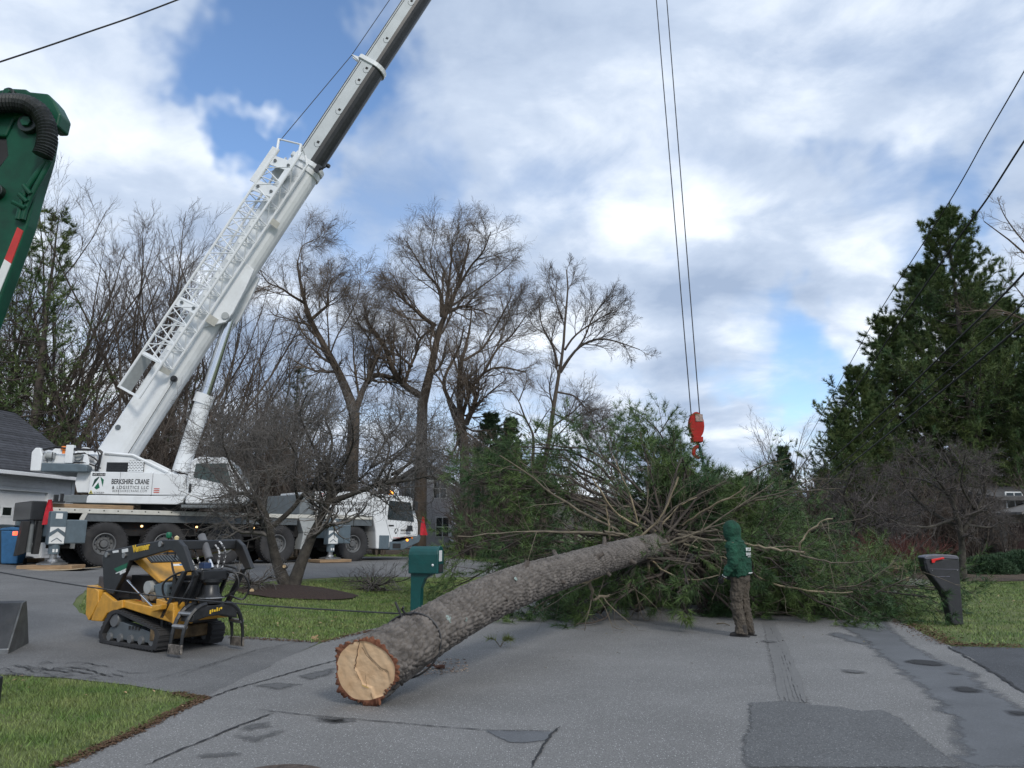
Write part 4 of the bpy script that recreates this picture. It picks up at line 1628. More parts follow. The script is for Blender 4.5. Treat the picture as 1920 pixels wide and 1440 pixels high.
# --- mats under the outrigger feet
for i, (x, y, z) in enumerate(FOOT):
    if i == 0:
        wz = z
        m = MB()
        m.box((0, 0, .075), (1.5, 1.0, .11))
        o = tag(m.build('timber_mat', WOOD, bevel=.015, loc=(x, y, z)), 'thick brown timber mat directly under the rear outrigger foot', 'timber mat')
        o.rotation_euler = (0, 0, R(8))
        m = MB()
        vs, fs = [], []
        for a in range(11):
            for b_ in range(5):
                xx, yy = -1.15 + 2.3 * a / 10, -.62 + 1.24 * b_ / 4
                vs.append((xx, yy, .02 + .10 * max(0, (xx - .55)) ** 1.6))
        nv = len(vs)
        vs += [(p[0], p[1], p[2] - .018) for p in vs]
        for a in range(10):
            for b_ in range(4):
                q_ = a * 5 + b_
                fs += [(q_, q_ + 5, q_ + 6, q_ + 1), (q_ + nv, q_ + 1 + nv, q_ + 6 + nv, q_ + 5 + nv)]
        for a in range(10):
            fs += [(a * 5, a * 5 + nv, a * 5 + 5 + nv, a * 5 + 5), (a * 5 + 4, a * 5 + 9, a * 5 + 9 + nv, a * 5 + 4 + nv)]
        for b_ in range(4):
            fs += [(b_, b_ + 1, b_ + 1 + nv, b_ + nv), (50 + b_, 50 + b_ + nv, 51 + b_ + nv, 51 + b_)]
        m.add(vs, fs)
        o = tag(m.build('plywood_sheet', PLY, loc=(x + .05, y - .12, z)), 'bent pale plywood sheet on the driveway beneath the brown timber mat', 'plywood sheet')
        o.rotation_euler = (0, 0, R(5))
    else:
        m = MB()
        m.box((0, 0, .075), (1.3, 1.0, .11))
        o = tag(m.build('timber_mat', WOOD, bevel=.015, loc=(x, y, z)),
                ['', 'timber mat under the far rear outrigger behind the crane wheels', 'timber mat under the front outrigger by the crane cab', 'timber mat under the far front outrigger beyond the crane cab'][i], 'timber mat')
        o.rotation_euler = (0, 0, R(20 * i))
# ================================================================ compact track loader with grapple
_a = gp(187, 1207)
LY = R(-33)
Lf = Frame(_a, LY)
loader = empty('track_loader', _a, LY)
tag(loader, 'yellow and black compact track loader with a log grapple on its front', 'loader')
S = lambda P, Y: [Lf.side(x / 4, 980 + y / 4, Y) for x, y in P]
TO = S([(748, 893), (738, 840), (770, 760), (822, 668), (850, 652), (885, 655), (1165, 800), (1188, 818), (1190, 860), (1168, 950), (1140, 960), (780, 908)], 0)
tcx, tcz = sum(p[0] for p in TO) / len(TO), sum(p[1] for p in TO) / len(TO)
TIN = [(tcx + (p[0] - tcx) * .87, tcz + (p[1] - tcz) * .80) for p in TO]
zmin = min(p[1] for p in TO)
TO = [(x, z - zmin + .005) for x, z in TO]
TIN = [(x, z - zmin + .005) for x, z in TIN]
for y0 in (0, .82):
    m = MB()
    n = len(TO)
    vs = [(p[0], y0, p[1]) for p in TO] + [(p[0], y0 + .23, p[1]) for p in TO] + [(p[0], y0, p[1]) for p in TIN] + [(p[0], y0 + .23, p[1]) for p in TIN]
    fs = []
    for i in range(n):
        j = (i + 1) % n
        fs += [(i, j, j + n, i + n), (i, j, j + 2 * n, i + 2 * n), (i + n, j + n, j + 3 * n, i + 3 * n), (i + 2 * n, j + 2 * n, j + 3 * n, i + 3 * n)]
    m.add(vs, fs)
    per = 0
    for i in range(n):                                  # tread bars
        a, b = Vector((TO[i][0], 0, TO[i][1])), Vector((TO[(i + 1) % n][0], 0, TO[(i + 1) % n][1]))
        L = (b - a).length
        while per < L:
            c = a + (b - a) * (per / L)
            ang = math.atan2(b.z - a.z, b.x - a.x)
            m.box((0, 0, 0), (.034, .225, .03), Matrix.Translation((c.x, y0 + .115, c.z)) @ Matrix.Rotation(-ang, 4, 'Y'))
            per += .072
        per -= L
    tk = m.build('track', RUBBER, loader, bevel=.004)
    m = MB()
    F1 = [(tcx + (p[0] - tcx) * .80, tcz - zmin + (p[1] - tcz + zmin) * 1.0) for p in []]
    ins = [(tcx + (x - tcx) * .96, (z - (tcz - zmin)) * .62 + (tcz - zmin) - .03) for x, z in TIN]
    m.prism(ins, y0 + .05, y0 + .18)
    m.build('track_frame', GREYP, tk, bevel=.01)
    rl = MB()
    rl.lathe([(0, 0), (.055, 0), (.06, .02), (.06, .16), (.055, .18), (0, .18)], Matrix.Rotation(-PI / 2, 4, 'X'), 12)
    xa, xb = min(p[0] for p in TIN) + .14, max(p[0] for p in TIN) - .10
    ro = None
    for k in range(5):
        if ro is None:
            ro = rl.build('roller', RIM, tk, smooth=True)
            q_ = ro
        else:
            q_ = copy_tree(ro, tk)
        q_.location = (xa + (xb - xa) * k / 4, y0 + .02, .105)
    q_ = copy_tree(ro, tk)
    q_.scale = (1.9, 1, 1.9)
    q_.location = (min(p[0] for p in TIN) + .23, y0 + .02, .35)
    m = MB()
    for k in range(4):
        m.mm((.62 + k * .075, y0 + .035, .235 - k * .0), (.65 + k * .075, y0 + .06, .28))
    m.build('frame_slot', BLACKM, tk)


def lp(name, px, Y, y0, y1, mt, par=None, bevel=.012, **k):
    m = MB()
    m.prism(S(px, Y), y0, y1)
    return m.build(name, mt, par or loader, bevel=bevel, **k)


lp('rear_guard', [(650, 470), (640, 690), (662, 735), (690, 690), (735, 600), (735, 510), (690, 478)], 0, .0, .20, YELLOW)
lp('side_panel', [(690, 700), (680, 735), (760, 742), (800, 680), (850, 665), (915, 640), (915, 580), (860, 590), (775, 520), (735, 600)], 0, .0, .06, YELLOW)
lp('deck_sill', [(915, 580), (920, 632), (1300, 752), (1312, 655), (1180, 640)], .05, .03, 1.0, YELLOW)
lp('front_tank', [(1180, 570), (1310, 605), (1312, 770), (1280, 740), (1180, 640)], .05, .03, .32, YELLOW)
lp('foot_step', [(1160, 620), (1240, 612), (1230, 650), (1165, 668)], .0, -.05, .05, YELLOW)
m = MB()
m.mm((-.42, .12, .40), (-.05, .95, .93))
m.build('counterweight', mat('scratched_brown_grey', (.07, .06, .058), .6, var=.45, scale=7, stretch=(1, 1, .25)), loader, bevel=.02)
m = MB()
m.prism([(-.42, .78), (-.1, .86), (-.1, 1.15), (-.34, 1.12)], .88, 1.05)
m.build('rear_guard', YELLOW, loader, bevel=.02)
m = MB()
m.mm((-.1, .25, .3), (1.15, .85, .62))
m.mm((.15, .3, .55), (.85, .8, .95))
m.build('engine_bay', DARK, loader)
for (x, y, z, r, c) in ((.78, .24, .80, .09, LTGREY), (.70, .26, .66, .07, mat('dusty_engine', (.2, .17, .13), .8, var=.4)), (.88, .26, .68, .06, mat('dusty_engine', (.2, .17, .13), .8)), (.52, .24, .56, .05, REDP)):
    m = MB()
    m.lathe([(0, -.08), (r, -.08), (r * 1.05, 0), (r, .08), (0, .08)], Matrix.Translation((x, y, z)) @ Matrix.Rotation(PI / 2, 4, 'X'), 14)
    m.build('engine_filter', c, loader, smooth=True)
# lift arms
ARM = [(780, 262), (800, 212), (920, 190), (1040, 162), (1240, 128), (1345, 128), (1388, 175), (1452, 360), (1405, 372), (1330, 225), (1290, 205), (1195, 230), (1040, 275), (985, 288), (955, 360), (862, 540), (790, 500)]
AP = S(ARM, .05)
for y0 in (.02, .98):
    m = MB()
    m.prism(AP, y0, y0 + .07)
    ar = m.build('lift_arm', BLACK, loader, bevel=.012)
    if y0 < .5:
        Mv = S([(1012, 222), (1110, 202)], .05)
        ang = math.atan2(Mv[1][1] - Mv[0][1], Mv[1][0] - Mv[0][0])
        text_part('lettering', 'Vermeer', YELLOWL, ar, Matrix.Translation((Mv[0][0], y0 - .003, Mv[0][1])) @ Matrix.Rotation(-ang, 4, 'Y') @ Matrix.Rotation(PI / 2, 4, 'X'), .135, .82, .005, .003)
        for px in ([(845, 212), (888, 205), (890, 222), (848, 228)], [(915, 200), (960, 192), (962, 218), (917, 226)], [(898, 372), (918, 362), (922, 380), (902, 392)], [(922, 360), (940, 352), (942, 370), (926, 380)]):
            lp('decal', px, .02, y0 - .004, y0 + .002, WHITES, ar, bevel=0)
        lp('green_stripe', [(855, 345), (960, 300), (945, 345), (880, 372), (868, 360)], .02, y0 - .003, y0 + .002, LOGOG, ar, bevel=0)
        lp('white_stripe', [(868, 378), (945, 344), (945, 350), (872, 384)], .02, y0 - .004, y0 + .003, WHITES, ar, bevel=0)
        for c in ((805, 240), (935, 245), (1208, 160)):
            q_ = S([c], .02)[0]
            m = MB()
            m.cyl((q_[0], y0 - .02, q_[1]), (q_[0], y0 + .01, q_[1]), .04, 12)
            m.build('pivot_pin', STEEL, ar)
q_ = S([(1300, 160)], .05)[0]
m = MB()
m.mm((q_[0] - .06, .09, q_[1] - .08), (q_[0] + .12, .98, q_[1] + .05))
m.build('arm_crossbeam', BLACK, loader, bevel=.015)
lp('stabilizer_rod', [(965, 432), (975, 425), (1165, 622), (1155, 635)], .1, .05, .08, CHROME)
# hood
hA, hB = S([(1010, 285), (1200, 445)], .2)
hp_ = [(hA[0] - .02, hA[1] + .07), (hA[0] + .13, hA[1] + .08), (hB[0] + .06, hB[1] + .02), (hB[0], hB[1] - .02), (hA[0] - .02, hA[1])]
m = MB()
m.prism(hp_, .18, .90)
hd = m.build('hood', YELLOW, loader, bevel=.02)
sl_ = math.atan2(hp_[2][1] - hp_[1][1], hp_[2][0] - hp_[1][0])
HM = Matrix.Translation((hp_[1][0], .54, hp_[1][1])) @ Matrix.Rotation(-sl_, 4, 'Y')
m = MB()
m.box((.12, 0, .004), (.20, .56, .012), HM)
vt = m.build('vent_panel', BLACK, hd)
for k in range(11):
    m = MB()
    m.box((.12, -.24 + k * .048, .014), (.17, .016, .012), HM)
    m.build('vent_slat', GREYP, vt)
m = MB()
m.box((-.09, 0, .02), (.05, .66, .04), HM)
m.build('hood_rib', YELLOW, hd, bevel=.008)
m = MB()
m.box((.30, .10, .003), (.05, .2, .006), HM)
m.build('decal', WHITES, hd)
m = MB()
m.box((.30, .16, .006), (.035, .06, .006), HM)
m.build('decal', mat('decal_blue', (.05, .15, .3), .5), hd)
m = MB()
m.prism([(hB[0] - .16, hB[1] - .05), (hB[0] + .04, hB[1] - .0), (hB[0] + .16, hB[1] - .02), (hB[0] + .16, .58), (hB[0] - .0, .58)], .2, .95)
m.build('nose_panel', SLATE, loader, bevel=.015)
m = MB()
m.mm((hB[0] + .155, .25, hB[1] - .09), (hB[0] + .175, .9, hB[1] - .06))
m.mm((hB[0] + .155, .25, hB[1] - .16), (hB[0] + .17, .9, hB[1] - .15))
m.build('nose_slot', BLACKM, loader)
# front grille and attach plate
XF = 1.28
m = MB()
m.mm((XF - .05, .12, .30), (XF, .95, .62))
gp_ = m.build('front_guard', BLACKM, loader)
for r_i in range(4):
    for c_i in range(9):
        m = MB()
        m.mm((XF, .15 + c_i * .088, .325 + r_i * .072), (XF + .03, .15 + c_i * .088 + .06, .325 + r_i * .072 + .048))
        m.build('guard_block', mat('dark_iron', (.035, .036, .038), .5, metal=.5, var=.3), gp_, bevel=.006)
m = MB()
m.mm((XF - .1, .0, .12), (XF + .02, 1.05, .29))
m.build('front_beam', mat('rusty_yellow', (.13, .085, .04), .7, var=.5, scale=8), loader, bevel=.02)
for y0 in (.03, .98):
    a, b = S([(1430, 365)], .05)[0], (1.50, .42)
    m = MB()
    m.prism([(a[0] - .04, a[1]), (a[0] + .04, a[1]), (b[0] + .05, b[1]), (b[0] - .05, b[1])], y0, y0 + .05)
    m.build('link_arm', BLACK, loader, bevel=.01)
m = MB()
m.prism([(1.50, .34), (1.60, .34), (1.56, .98), (1.50, .98)], .2, .9)
m.build('attach_plate', BLACK, loader, bevel=.01)
m = MB()
for yy in (.3, .42, .66, .78):
    m.prism([(1.58, .45), (1.64, .45), (1.92, 1.0), (1.86, 1.04)], yy, yy + .03)
m.build('grapple_bracket', BLACK, loader, bevel=.006)
m = MB()
m.mm((1.70, .34, .92), (1.96, .74, 1.06))
m.build('grapple_head', BLACK, loader, bevel=.02)
m = MB()
m.mm((1.86, .34, 1.08), (1.98, .46, 1.16))
m.build('valve_block', mat('valve_blue', (.02, .04, .1), .4), loader, bevel=.01)
m = MB()
m.lathe([(0, .62), (.15, .62), (.16, .70), (.12, .74), (.10, .86), (.14, .90), (.14, .94), (0, .94)], Matrix.Translation((1.92, .52, 0)), 20)
m.build('rotator', BLACK, loader, smooth=True)
m = MB()
m.lathe([(.18, .68), (.19, .69), (.18, .70)], Matrix.Translation((1.92, .52, 0)), 20)
m.build('rotator_ring', STEEL, loader)
m = MB()
m.prism([(.16, .40), (.18, .52), (.30, .60), (.74, .60), (.86, .52), (.88, .40), (.62, .46), (.42, .46)], 1.80, 2.06, 'x')
gb = m.build('grapple_body', mat('dark_iron', (.035, .036, .038), .5), loader, bevel=.015)
m = MB()
for k_, (y_, w_) in enumerate(((.42, .022), (.452, .018), (.482, .03), (.525, .02), (.56, .014), (.585, .026))):
    m.box((2.064, y_ + w_ / 2, .515 + .006 * k_ + (.008 if k_ % 2 else 0)), (.004, w_, .05 - .012 * (k_ % 3)), None)
m.build('worn_marking', YELLOWL, gb)
for s in (-1, 1):
    cy = .52 + s * .21
    jaw = None
    for dx in (-.115, .115):
        pts_ = []
        for t in np.linspace(0, 1, 9):
            pts_.append((1.93 + dx, cy - s * .06 + s * .33 * (1 - (1 - t) ** 2.2), .62 - .60 * t ** 1.7))
        m = MB()
        m.tube(pts_, [.03, .034, .034, .03, .028, .025, .022, .02, .018], 6)
        if jaw is None:
            jaw = m.build('grapple_jaw', BLACK, loader)
        else:
            m.build('jaw_rail', BLACK, jaw)
        tip = pts_[-1]
    m = MB()
    m.box((1.93, tip[1], tip[2] + .05), (.28, .03, .12), None)
    m.build('jaw_tip', mat('bare_worn_steel', (.25, .22, .19), .5, metal=.6, var=.5, scale=15), jaw, bevel=.006)
    for k in (3, 5):
        p = pts_[k]
        m = MB()
        m.cyl((1.80, p[1], p[2]), (2.06, p[1], p[2]), .03, 10)
        m.build('jaw_spacer', STEEL, jaw)
# hoses with white spiral guards, hydraulic cylinder on the arm
HW = mat('spiral_guard', (.02, .02, .021), .45, c2=(.5, .5, .5), scale=22, lo=.49, hi=.54, detail=1)
for k, (P, mt_) in enumerate([([(1.36, .3, 1.40), (1.55, .28, 1.34), (1.72, .32, 1.12), (1.80, .38, 1.0)], HW), ([(1.36, .36, 1.42), (1.6, .36, 1.36), (1.74, .4, 1.12), (1.80, .42, 1.0)], HW),
                              ([(1.4, .62, 1.38), (1.62, .64, 1.42), (1.84, .62, 1.3), (1.90, .56, 1.08)], HW), ([(1.45, .66, 1.38), (1.7, .70, 1.44), (1.92, .66, 1.28), (1.94, .6, 1.05)], HW),
                              ([(1.8, .3, 1.0), (1.95, .15, .95), (1.98, .05, .78), (1.80, .08, .62), (1.62, .22, .70), (1.66, .3, .92)], HOSE),
                              ([(1.86, .32, 1.05), (1.7, .1, 1.02), (1.52, .0, .86), (1.56, .1, .62), (1.75, .3, .66)], HOSE),
                              ([(1.95, .7, 1.02), (2.08, .86, .98), (2.12, .95, .80), (2.06, .90, .64), (1.98, .74, .70)], HOSE),
                              ([(1.9, .6, 1.05), (2.1, .72, 1.0), (2.14, .74, .8), (2.0, .62, .68)], HOSE),
                              ([(1.5, .12, 1.15), (1.62, .10, 1.0), (1.7, .2, .9), (1.8, .35, .92)], HOSE), ([(1.6, .85, 1.1), (1.8, .95, 1.05), (1.95, .85, .95)], HOSE)]):
    # smooth the polyline
    V_ = [Vector(p) for p in P]
    Q_ = []
    for i in range(len(V_) - 1):
        p0, p1, p2, p3 = V_[max(i - 1, 0)], V_[i], V_[i + 1], V_[min(i + 2, len(V_) - 1)]
        for t in np.linspace(0, 1, 6)[:-1]:
            Q_.append(.5 * ((2 * p1) + (p2 - p0) * t + (2 * p0 - 5 * p1 + 4 * p2 - p3) * t * t + (3 * p1 - p0 - 3 * p2 + p3) * t ** 3))
    Q_.append(V_[-1])
    m = MB()
    m.tube(Q_, .0145, 7)
    m.build('hydraulic_hose', mt_, loader, smooth=True)
m = MB()
m.cyl((1.45, .5, 1.52), (1.72, .46, 1.20), .055, 14)
cyo = m.build('tilt_cylinder', mat('grey_cylinder', (.12, .12, .125), .35, var=.2), loader, smooth=True)
m = MB()
m.cyl((1.72, .46, 1.20), (1.82, .45, 1.08), .025, 10)
m.build('piston_rod', CHROME, cyo, smooth=True)
m = MB()
m.cyl((.52, .60, 1.2), (.52, .60, 1.50), .012, 6)
lv = m.build('control_lever', BLACK, loader)
m = MB()
m.lathe([(0, -.05), (.035, -.03), (.045, .02), (.03, .05), (0, .055)], Matrix.Translation((.52, .60, 1.52)), 12)
m.build('knob', LOGOG, lv, smooth=True)
m = MB()
m.cyl((.72, .60, 1.2), (.72, .60, 1.46), .012, 6)
lv = m.build('control_lever', BLACK, loader)
m = MB()
m.lathe([(0, -.04), (.03, -.02), (.035, .02), (.0, .045)], Matrix.Translation((.72, .60, 1.48)), 12)
m.build('knob', mat('cream_knob', (.6, .5, .28), .4), lv, smooth=True)

for o in loader.children:
    n_ = o.name.split('.')[0]
    if n_.startswith('grapple') or n_ in ('rotator', 'rotator_ring', 'valve_block', 'attach_plate'):
        o.location.x -= .06
        o.location.y -= .10
    elif n_ == 'hydraulic_hose' or n_ == 'link_arm':
        o.location.x -= .13
# ================================================================ steel bucket on the driveway
na, fa = gp(16, 1227), gp(54, 1207)
bu = empty('loader_bucket', na, math.atan2(fa.y - na.y, fa.x - na.x))
tag(bu, 'dark grey steel bucket lying upside down at the edge of the driveway', 'bucket')
BL = (fa - na).length
IRON = mat('bucket_steel', (.045, .047, .05), .55, metal=.3, var=.25, scale=4, grime=.5, grime_c=(.11, .10, .09))
prof = [(0, 0), (0, .07), (.42 * BL, .62), (.60 * BL, .64), (.70 * BL, .52), (BL, .03), (BL, 0)]
m = MB()
m.prism(prof, 0, .025)
m.build('side_plate', mat('lit_scuffed_plate', (.10, .105, .105), .55, metal=.3, var=.3, scale=6, grime=.5, grime_c=(.03, .03, .03)), bu, bevel=.006)  # scuffed bucket steel in a lighter tone: its lit side is put into the colour
m = MB()
m.prism(prof, 1.52, 1.545)
m.build('side_plate', IRON, bu, bevel=.006)
for i, (p, q_) in enumerate(zip(prof[1:-2], prof[2:-1])):
    d = Vector((q_[0] - p[0], q_[1] - p[1]))
    nn = Vector((-d.y, d.x)).normalized() * -.018
    m = MB()
    m.prism([p, q_, (q_[0] + nn.x, q_[1] + nn.y), (p[0] + nn.x, p[1] + nn.y)], .025, 1.52)
    m.build('shell_plate', IRON, bu)
m = MB()
m.mm((-.03, .0, .0), (.05, 1.54, .075))
m.build('cutting_edge', STEEL, bu, bevel=.008)
m = MB()
m.mm((.10 * BL, .2, .26), (.15 * BL, 1.4, .30))
m.build('stiffener', IRON, bu)

# ================================================================ mailboxes
GP_ = mat('green_plastic', (.003, .062, .058), .38, var=.12, scale=10, grime=.25, grime_c=(.03, .07, .065), bump=.08, bscale=200)
gb_ = pt(781, 1176, 12.6)
mbx = empty('mailbox', (gb_.x, 12.6, gz(gb_.x, 12.6)), R(-14))
tag(mbx, 'teal green plastic mailbox on a matching post behind the trunk', 'mailbox')
zt = pt(790, 1075, 12.6).z - gz(gb_.x, 12.6)
zT = pt(790, 1024, 12.6).z - gz(gb_.x, 12.6)


def boxprof(w_, z0, z1, n=9):
    P = [(-w_ / 2, z0), (w_ / 2, z0), (w_ / 2, z1 - .13)]
    for a in np.linspace(0, PI, n)[1:-1]:
        P.append((w_ / 2 * math.cos(a), z1 - .13 + .13 * math.sin(a)))
    P.append((-w_ / 2, z1 - .13))
    return P


m = MB()
m.prism(boxprof(.27, zt, zT), -.115, .36, 'x')
bx = m.build('box', GP_, mbx, bevel=.02, seg=3)
m = MB()
m.mm((-.113, -.138, zt + .155), (.36, -.1345, zt + .165))
m.mm((.02, -.138, zt + .20), (.27, -.1345, zt + .212))
m.build('moulded_line', GP_, bx)
m = MB()
m.prism(boxprof(.285, zt + .0, zT + .008), .345, .385, 'x')
dr = m.build('door', GP_, mbx, bevel=.015)
m = MB()
m.mm((.384, -.10, zt + .02), (.389, .10, zt + .15))
m.build('door_recess', BLACKM, dr)
m = MB()
m.mm((.384, -.09, zt + .19), (.390, .04, zt + .36))
m.build('white_tag', WHITES, dr, bevel=.004)
m = MB()
m.lathe([(0, -.012), (.018, -.008), (.02, 0), (0, .012)], Matrix.Translation((.30, -.147, zt + .135)) @ Matrix.Rotation(PI / 2, 4, 'X'), 10)
m.build('flag_screw', WHITES, bx)
m = MB()
m.prism([(-.085, 0), (.07, 0), (.08, zt - .22), (.14, zt - .08), (.27, zt - .01), (.27, zt + .01), (-.095, zt + .01), (-.09, zt - .2)], -.07, .07)
m.build('post', GP_, mbx, bevel=.02, seg=3)

BPL = mat('black_plastic', (.022, .023, .028), .48, var=.15, scale=8, grime=.3, grime_c=(.06, .06, .065), bump=.15, bscale=160)
kb = gp(1796, 1171)
mb2 = empty('mailbox', kb, 0.0)
tag(mb2, 'black plastic mailbox on a curved tapering post with a red flag', 'mailbox')
Bf = Frame(kb, 0.0)
SB = lambda P, Y=-.11: [Bf.side(1690 + a / 7.58, 1010 + b / 7.58, Y) for a, b in P]
m = MB()
OUT = [(345, 280), (815, 275), (828, 330), (842, 600), (892, 1210), (882, 1238), (722, 1234), (692, 1060), (657, 900), (603, 755), (500, 620), (410, 510), (372, 445), (340, 340)]
m.prism(SB(OUT), -.11, .11)
pb = m.build('post', BPL, mb2, bevel=.03, seg=3)
m = MB()
CAP = [(322, 268), (345, 245), (430, 230), (570, 222), (700, 228), (795, 243), (820, 272), (822, 298), (600, 285), (345, 300)]
m.prism(SB(CAP, -.125), -.128, .128)
m.build('lid', mat('grey_plastic_lid', (.10, .10, .125), .42, var=.1), mb2, bevel=.03, seg=3)
m = MB()
m.prism(SB([(318, 272), (345, 285), (375, 440), (400, 500), (385, 505), (350, 430)]), -.09, .09)
m.build('door', BLACK, mb2, bevel=.01)
m = MB()
m.prism(SB([(425, 292), (598, 262), (612, 285), (485, 312), (472, 342), (436, 345)], -.14), -.15, -.134)
m.build('flag', mat('flag_red', (.62, .012, .012), .4, var=.05), mb2, bevel=.004)
m = MB()
a, b = SB([(410, 432), (815, 440)])
m.tube([(a[0], -.112, a[1]), (b[0], -.112, b[1])], .006, 4)
a, b = SB([(480, 545), (690, 540)])
m.tube([(a[0], -.112, a[1]), (b[0], -.112, b[1])], .008, 4)
m.build('moulded_line', mat('grey_plastic_lid', (.10, .10, .125), .42), pb)
for c in ((440, 450), (795, 450)):
    q_ = SB([c])[0]
    m = MB()
    m.cyl((q_[0], -.118, q_[1]), (q_[0], -.10, q_[1]), .009, 8)
    m.build('screw', STEEL, pb)

# ================================================================ green boom reaching in from the side
AD = 7.0
base = pt(-330, 1000, AD)
arm = empty('loader_boom', (base.x - .075, AD + .11, gz(base.x, AD) + .045))
tag(arm, 'dark green steel loader boom with black hoses and red and white tape', 'boom')
az0 = gz(base.x, AD)
A6 = lambda P: [((q := pt(a / 3.064, 150 + b / 3.064, AD)).x - base.x, q.z - az0) for a, b in P]
m = MB()
m.prism(A6([(60, 345), (130, 215), (245, 195), (300, 260), (318, 330), (300, 440), (282, 505), (235, 660), (185, 850), (10, 1340), (-300, 2150), (-640, 2150), (-250, 1200), (-130, 620), (0, 545), (70, 450)]), -.08, .08)
mn = m.build('main_arm', GREENP, arm, bevel=.02)
m = MB()
m.prism(A6([(-500, 120), (-160, 95), (35, 75), (110, 66), (185, 70), (200, 85), (310, 96), (348, 140), (385, 215), (368, 288), (320, 290), (250, 215), (120, 240), (70, 345), (-160, 330), (-520, 330)]), -.10, .10)
tp = m.build('fly_arm', GREENP, arm, bevel=.02)
m = MB()
m.prism(A6([(-300, 345), (65, 348), (75, 440), (0, 530), (-300, 600)]), -.06, .06)
m.build('arm_recess', BLACKM, arm)
for (c, r1, r2) in (((205, 275), .10, .055), ((20, 665), .075, .05), ((95, 105), .06, .035)):
    (x, z), = A6([c])
    m = MB()
    m.cyl((x, -.14, z), (x, .14, z), r1, 24)
    pv = m.build('pivot_boss', mat('oily_black', (.012, .02, .017), .35, var=.4), arm, bevel=.008)
    m = MB()
    m.cyl((x, -.17, z), (x, -.135, z), r2, 6)
    m.build('pivot_bolt', GREENP, pv, bevel=.005)
HB = mat('ribbed_hose', (.012, .016, .017), .55, var=.4, scale=14, grime=.4, grime_c=(.05, .055, .05))
hp2 = [(-300, 240), (-120, 215), (0, 200), (90, 185), (170, 182), (240, 195), (300, 235), (335, 300), (345, 370), (335, 440), (315, 490)]
P = A6(hp2)
V_ = [Vector((x, -.20, z)) for x, z in P]
Q_, R_ = [], []
for i in range(len(V_) - 1):
    for t in np.linspace(0, 1, 9)[:-1]:
        Q_.append(V_[i].lerp(V_[i + 1], t))
for k in range(3):
    Q_ = [Q_[0]] + [(Q_[i - 1] + Q_[i] * 2 + Q_[i + 1]) / 4 for i in range(1, len(Q_) - 1)] + [Q_[-1]]
R_ = [.088 + .007 * (1 if i % 2 else -1) for i in range(len(Q_))]
m = MB()
m.tube(Q_, R_, 14)
m.build('hose_bundle', HB, arm)
for (pp, r) in (([(318, 490), (262, 560), (205, 640), (178, 700), (150, 830)], .030), ([(330, 495), (280, 590), (225, 690), (190, 770), (175, 830)], .026)):
    m = MB()
    m.tube([(x, -.12, z) for x, z in A6(pp)], r, 10)
    m.build('steel_pipe', GREENP, arm, smooth=True)
for pp in ([(190, 640), (232, 690)], [(165, 690), (212, 735)], [(128, 735), (200, 770)]):
    a, b = A6(pp)
    m = MB()
    m.tube([(a[0], -.15, a[1]), (b[0], -.15, b[1])], .022, 8)
    m.build('pipe_clamp', GREENP, arm)
for px, mt_ in (([(132, 865), (165, 885), (95, 1075), (58, 1050)], mat('tape_red', (.5, .03, .025), .5, var=.15, scale=8, grime=.5, grime_c=(.1, .02, .02))), ([(58, 1050), (95, 1075), (18, 1268), (-22, 1240)], WHITES),
                ([(-22, 1240), (18, 1268), (-60, 1460), (-100, 1430)], mat('tape_red', (.5, .03, .025), .5)), ([(-100, 1430), (-60, 1460), (-135, 1650), (-175, 1620)], WHITES)):
    m = MB()
    m.prism(A6(px), -.088, -.075)
    m.build('reflective_tape', mt_, mn)
m = MB()
m.prism(A6([(-20, 760), (0, 755), (20, 830), (-20, 838)]), -.088, -.075)
m.build('white_decal', WHITES, mn)
q_ = A6([(-470, 2150)])[0]
m = MB()
m.mm((q_[0] - .25, -.25, -.09), (q_[0] + .25, .25, q_[1] + .15))
m.build('mast', GREENP, arm, bevel=.03)
m = MB()
m.mm((q_[0] - .6, -.7, -.1), (q_[0] + .6, .7, .2))
m.build('mast_base', BLACK, arm, bevel=.02)

# ================================================================ garage, bins
gc = pt(141, 900, 30.0)
gzz = gz(gc.x, 30.0)
GA = math.atan2(.985, .17)
Gf = Frame(Vector((gc.x, 30.0, gzz)), GA)
gar = empty('garage', (gc.x, 30.0, gzz), GA)
tag(gar, 'white clapboard garage with a dark shingle roof behind the crane', 'garage')
SG = lambda a, b, Y=0.0: Gf.side(a / 4.5, 780 + b / 4.5, Y)
EZ = SG(640, 520)[1]
DT = SG(300, 628)[1] - .06
DX = SG(402, 700)[0]
DX0 = DX - 4.9
GW = 7.5
SID = mat('white_siding', (.78, .79, .80), .6, var=.04, grime=.15, grime_c=(.35, .35, .34))
DOORW = mat('white_door', (.76, .78, .80), .5, var=.04, grime=.15, grime_c=(.4, .4, .4))
m = MB()
m.mm((-9.5, .22, 0), (0, GW, EZ))
m.mm((-9.5, .06, 0), (DX0, .22, EZ))
m.mm((DX, .06, 0), (0, .22, EZ))
m.mm((DX0, .06, DT), (DX, .22, EZ))
m.build('wall', SID, gar)
bme = {}


def board(x0, x1, z):
    m = MB()
    m.prism([(0, z), (-.03, z), (-.012, z + .12), (0, z + .12)], x0, x1, 'x')
    m.v = [(a, b_ + .06, c) for a, b_, c in m.v]
    return m.build('siding_board', SID, gar)


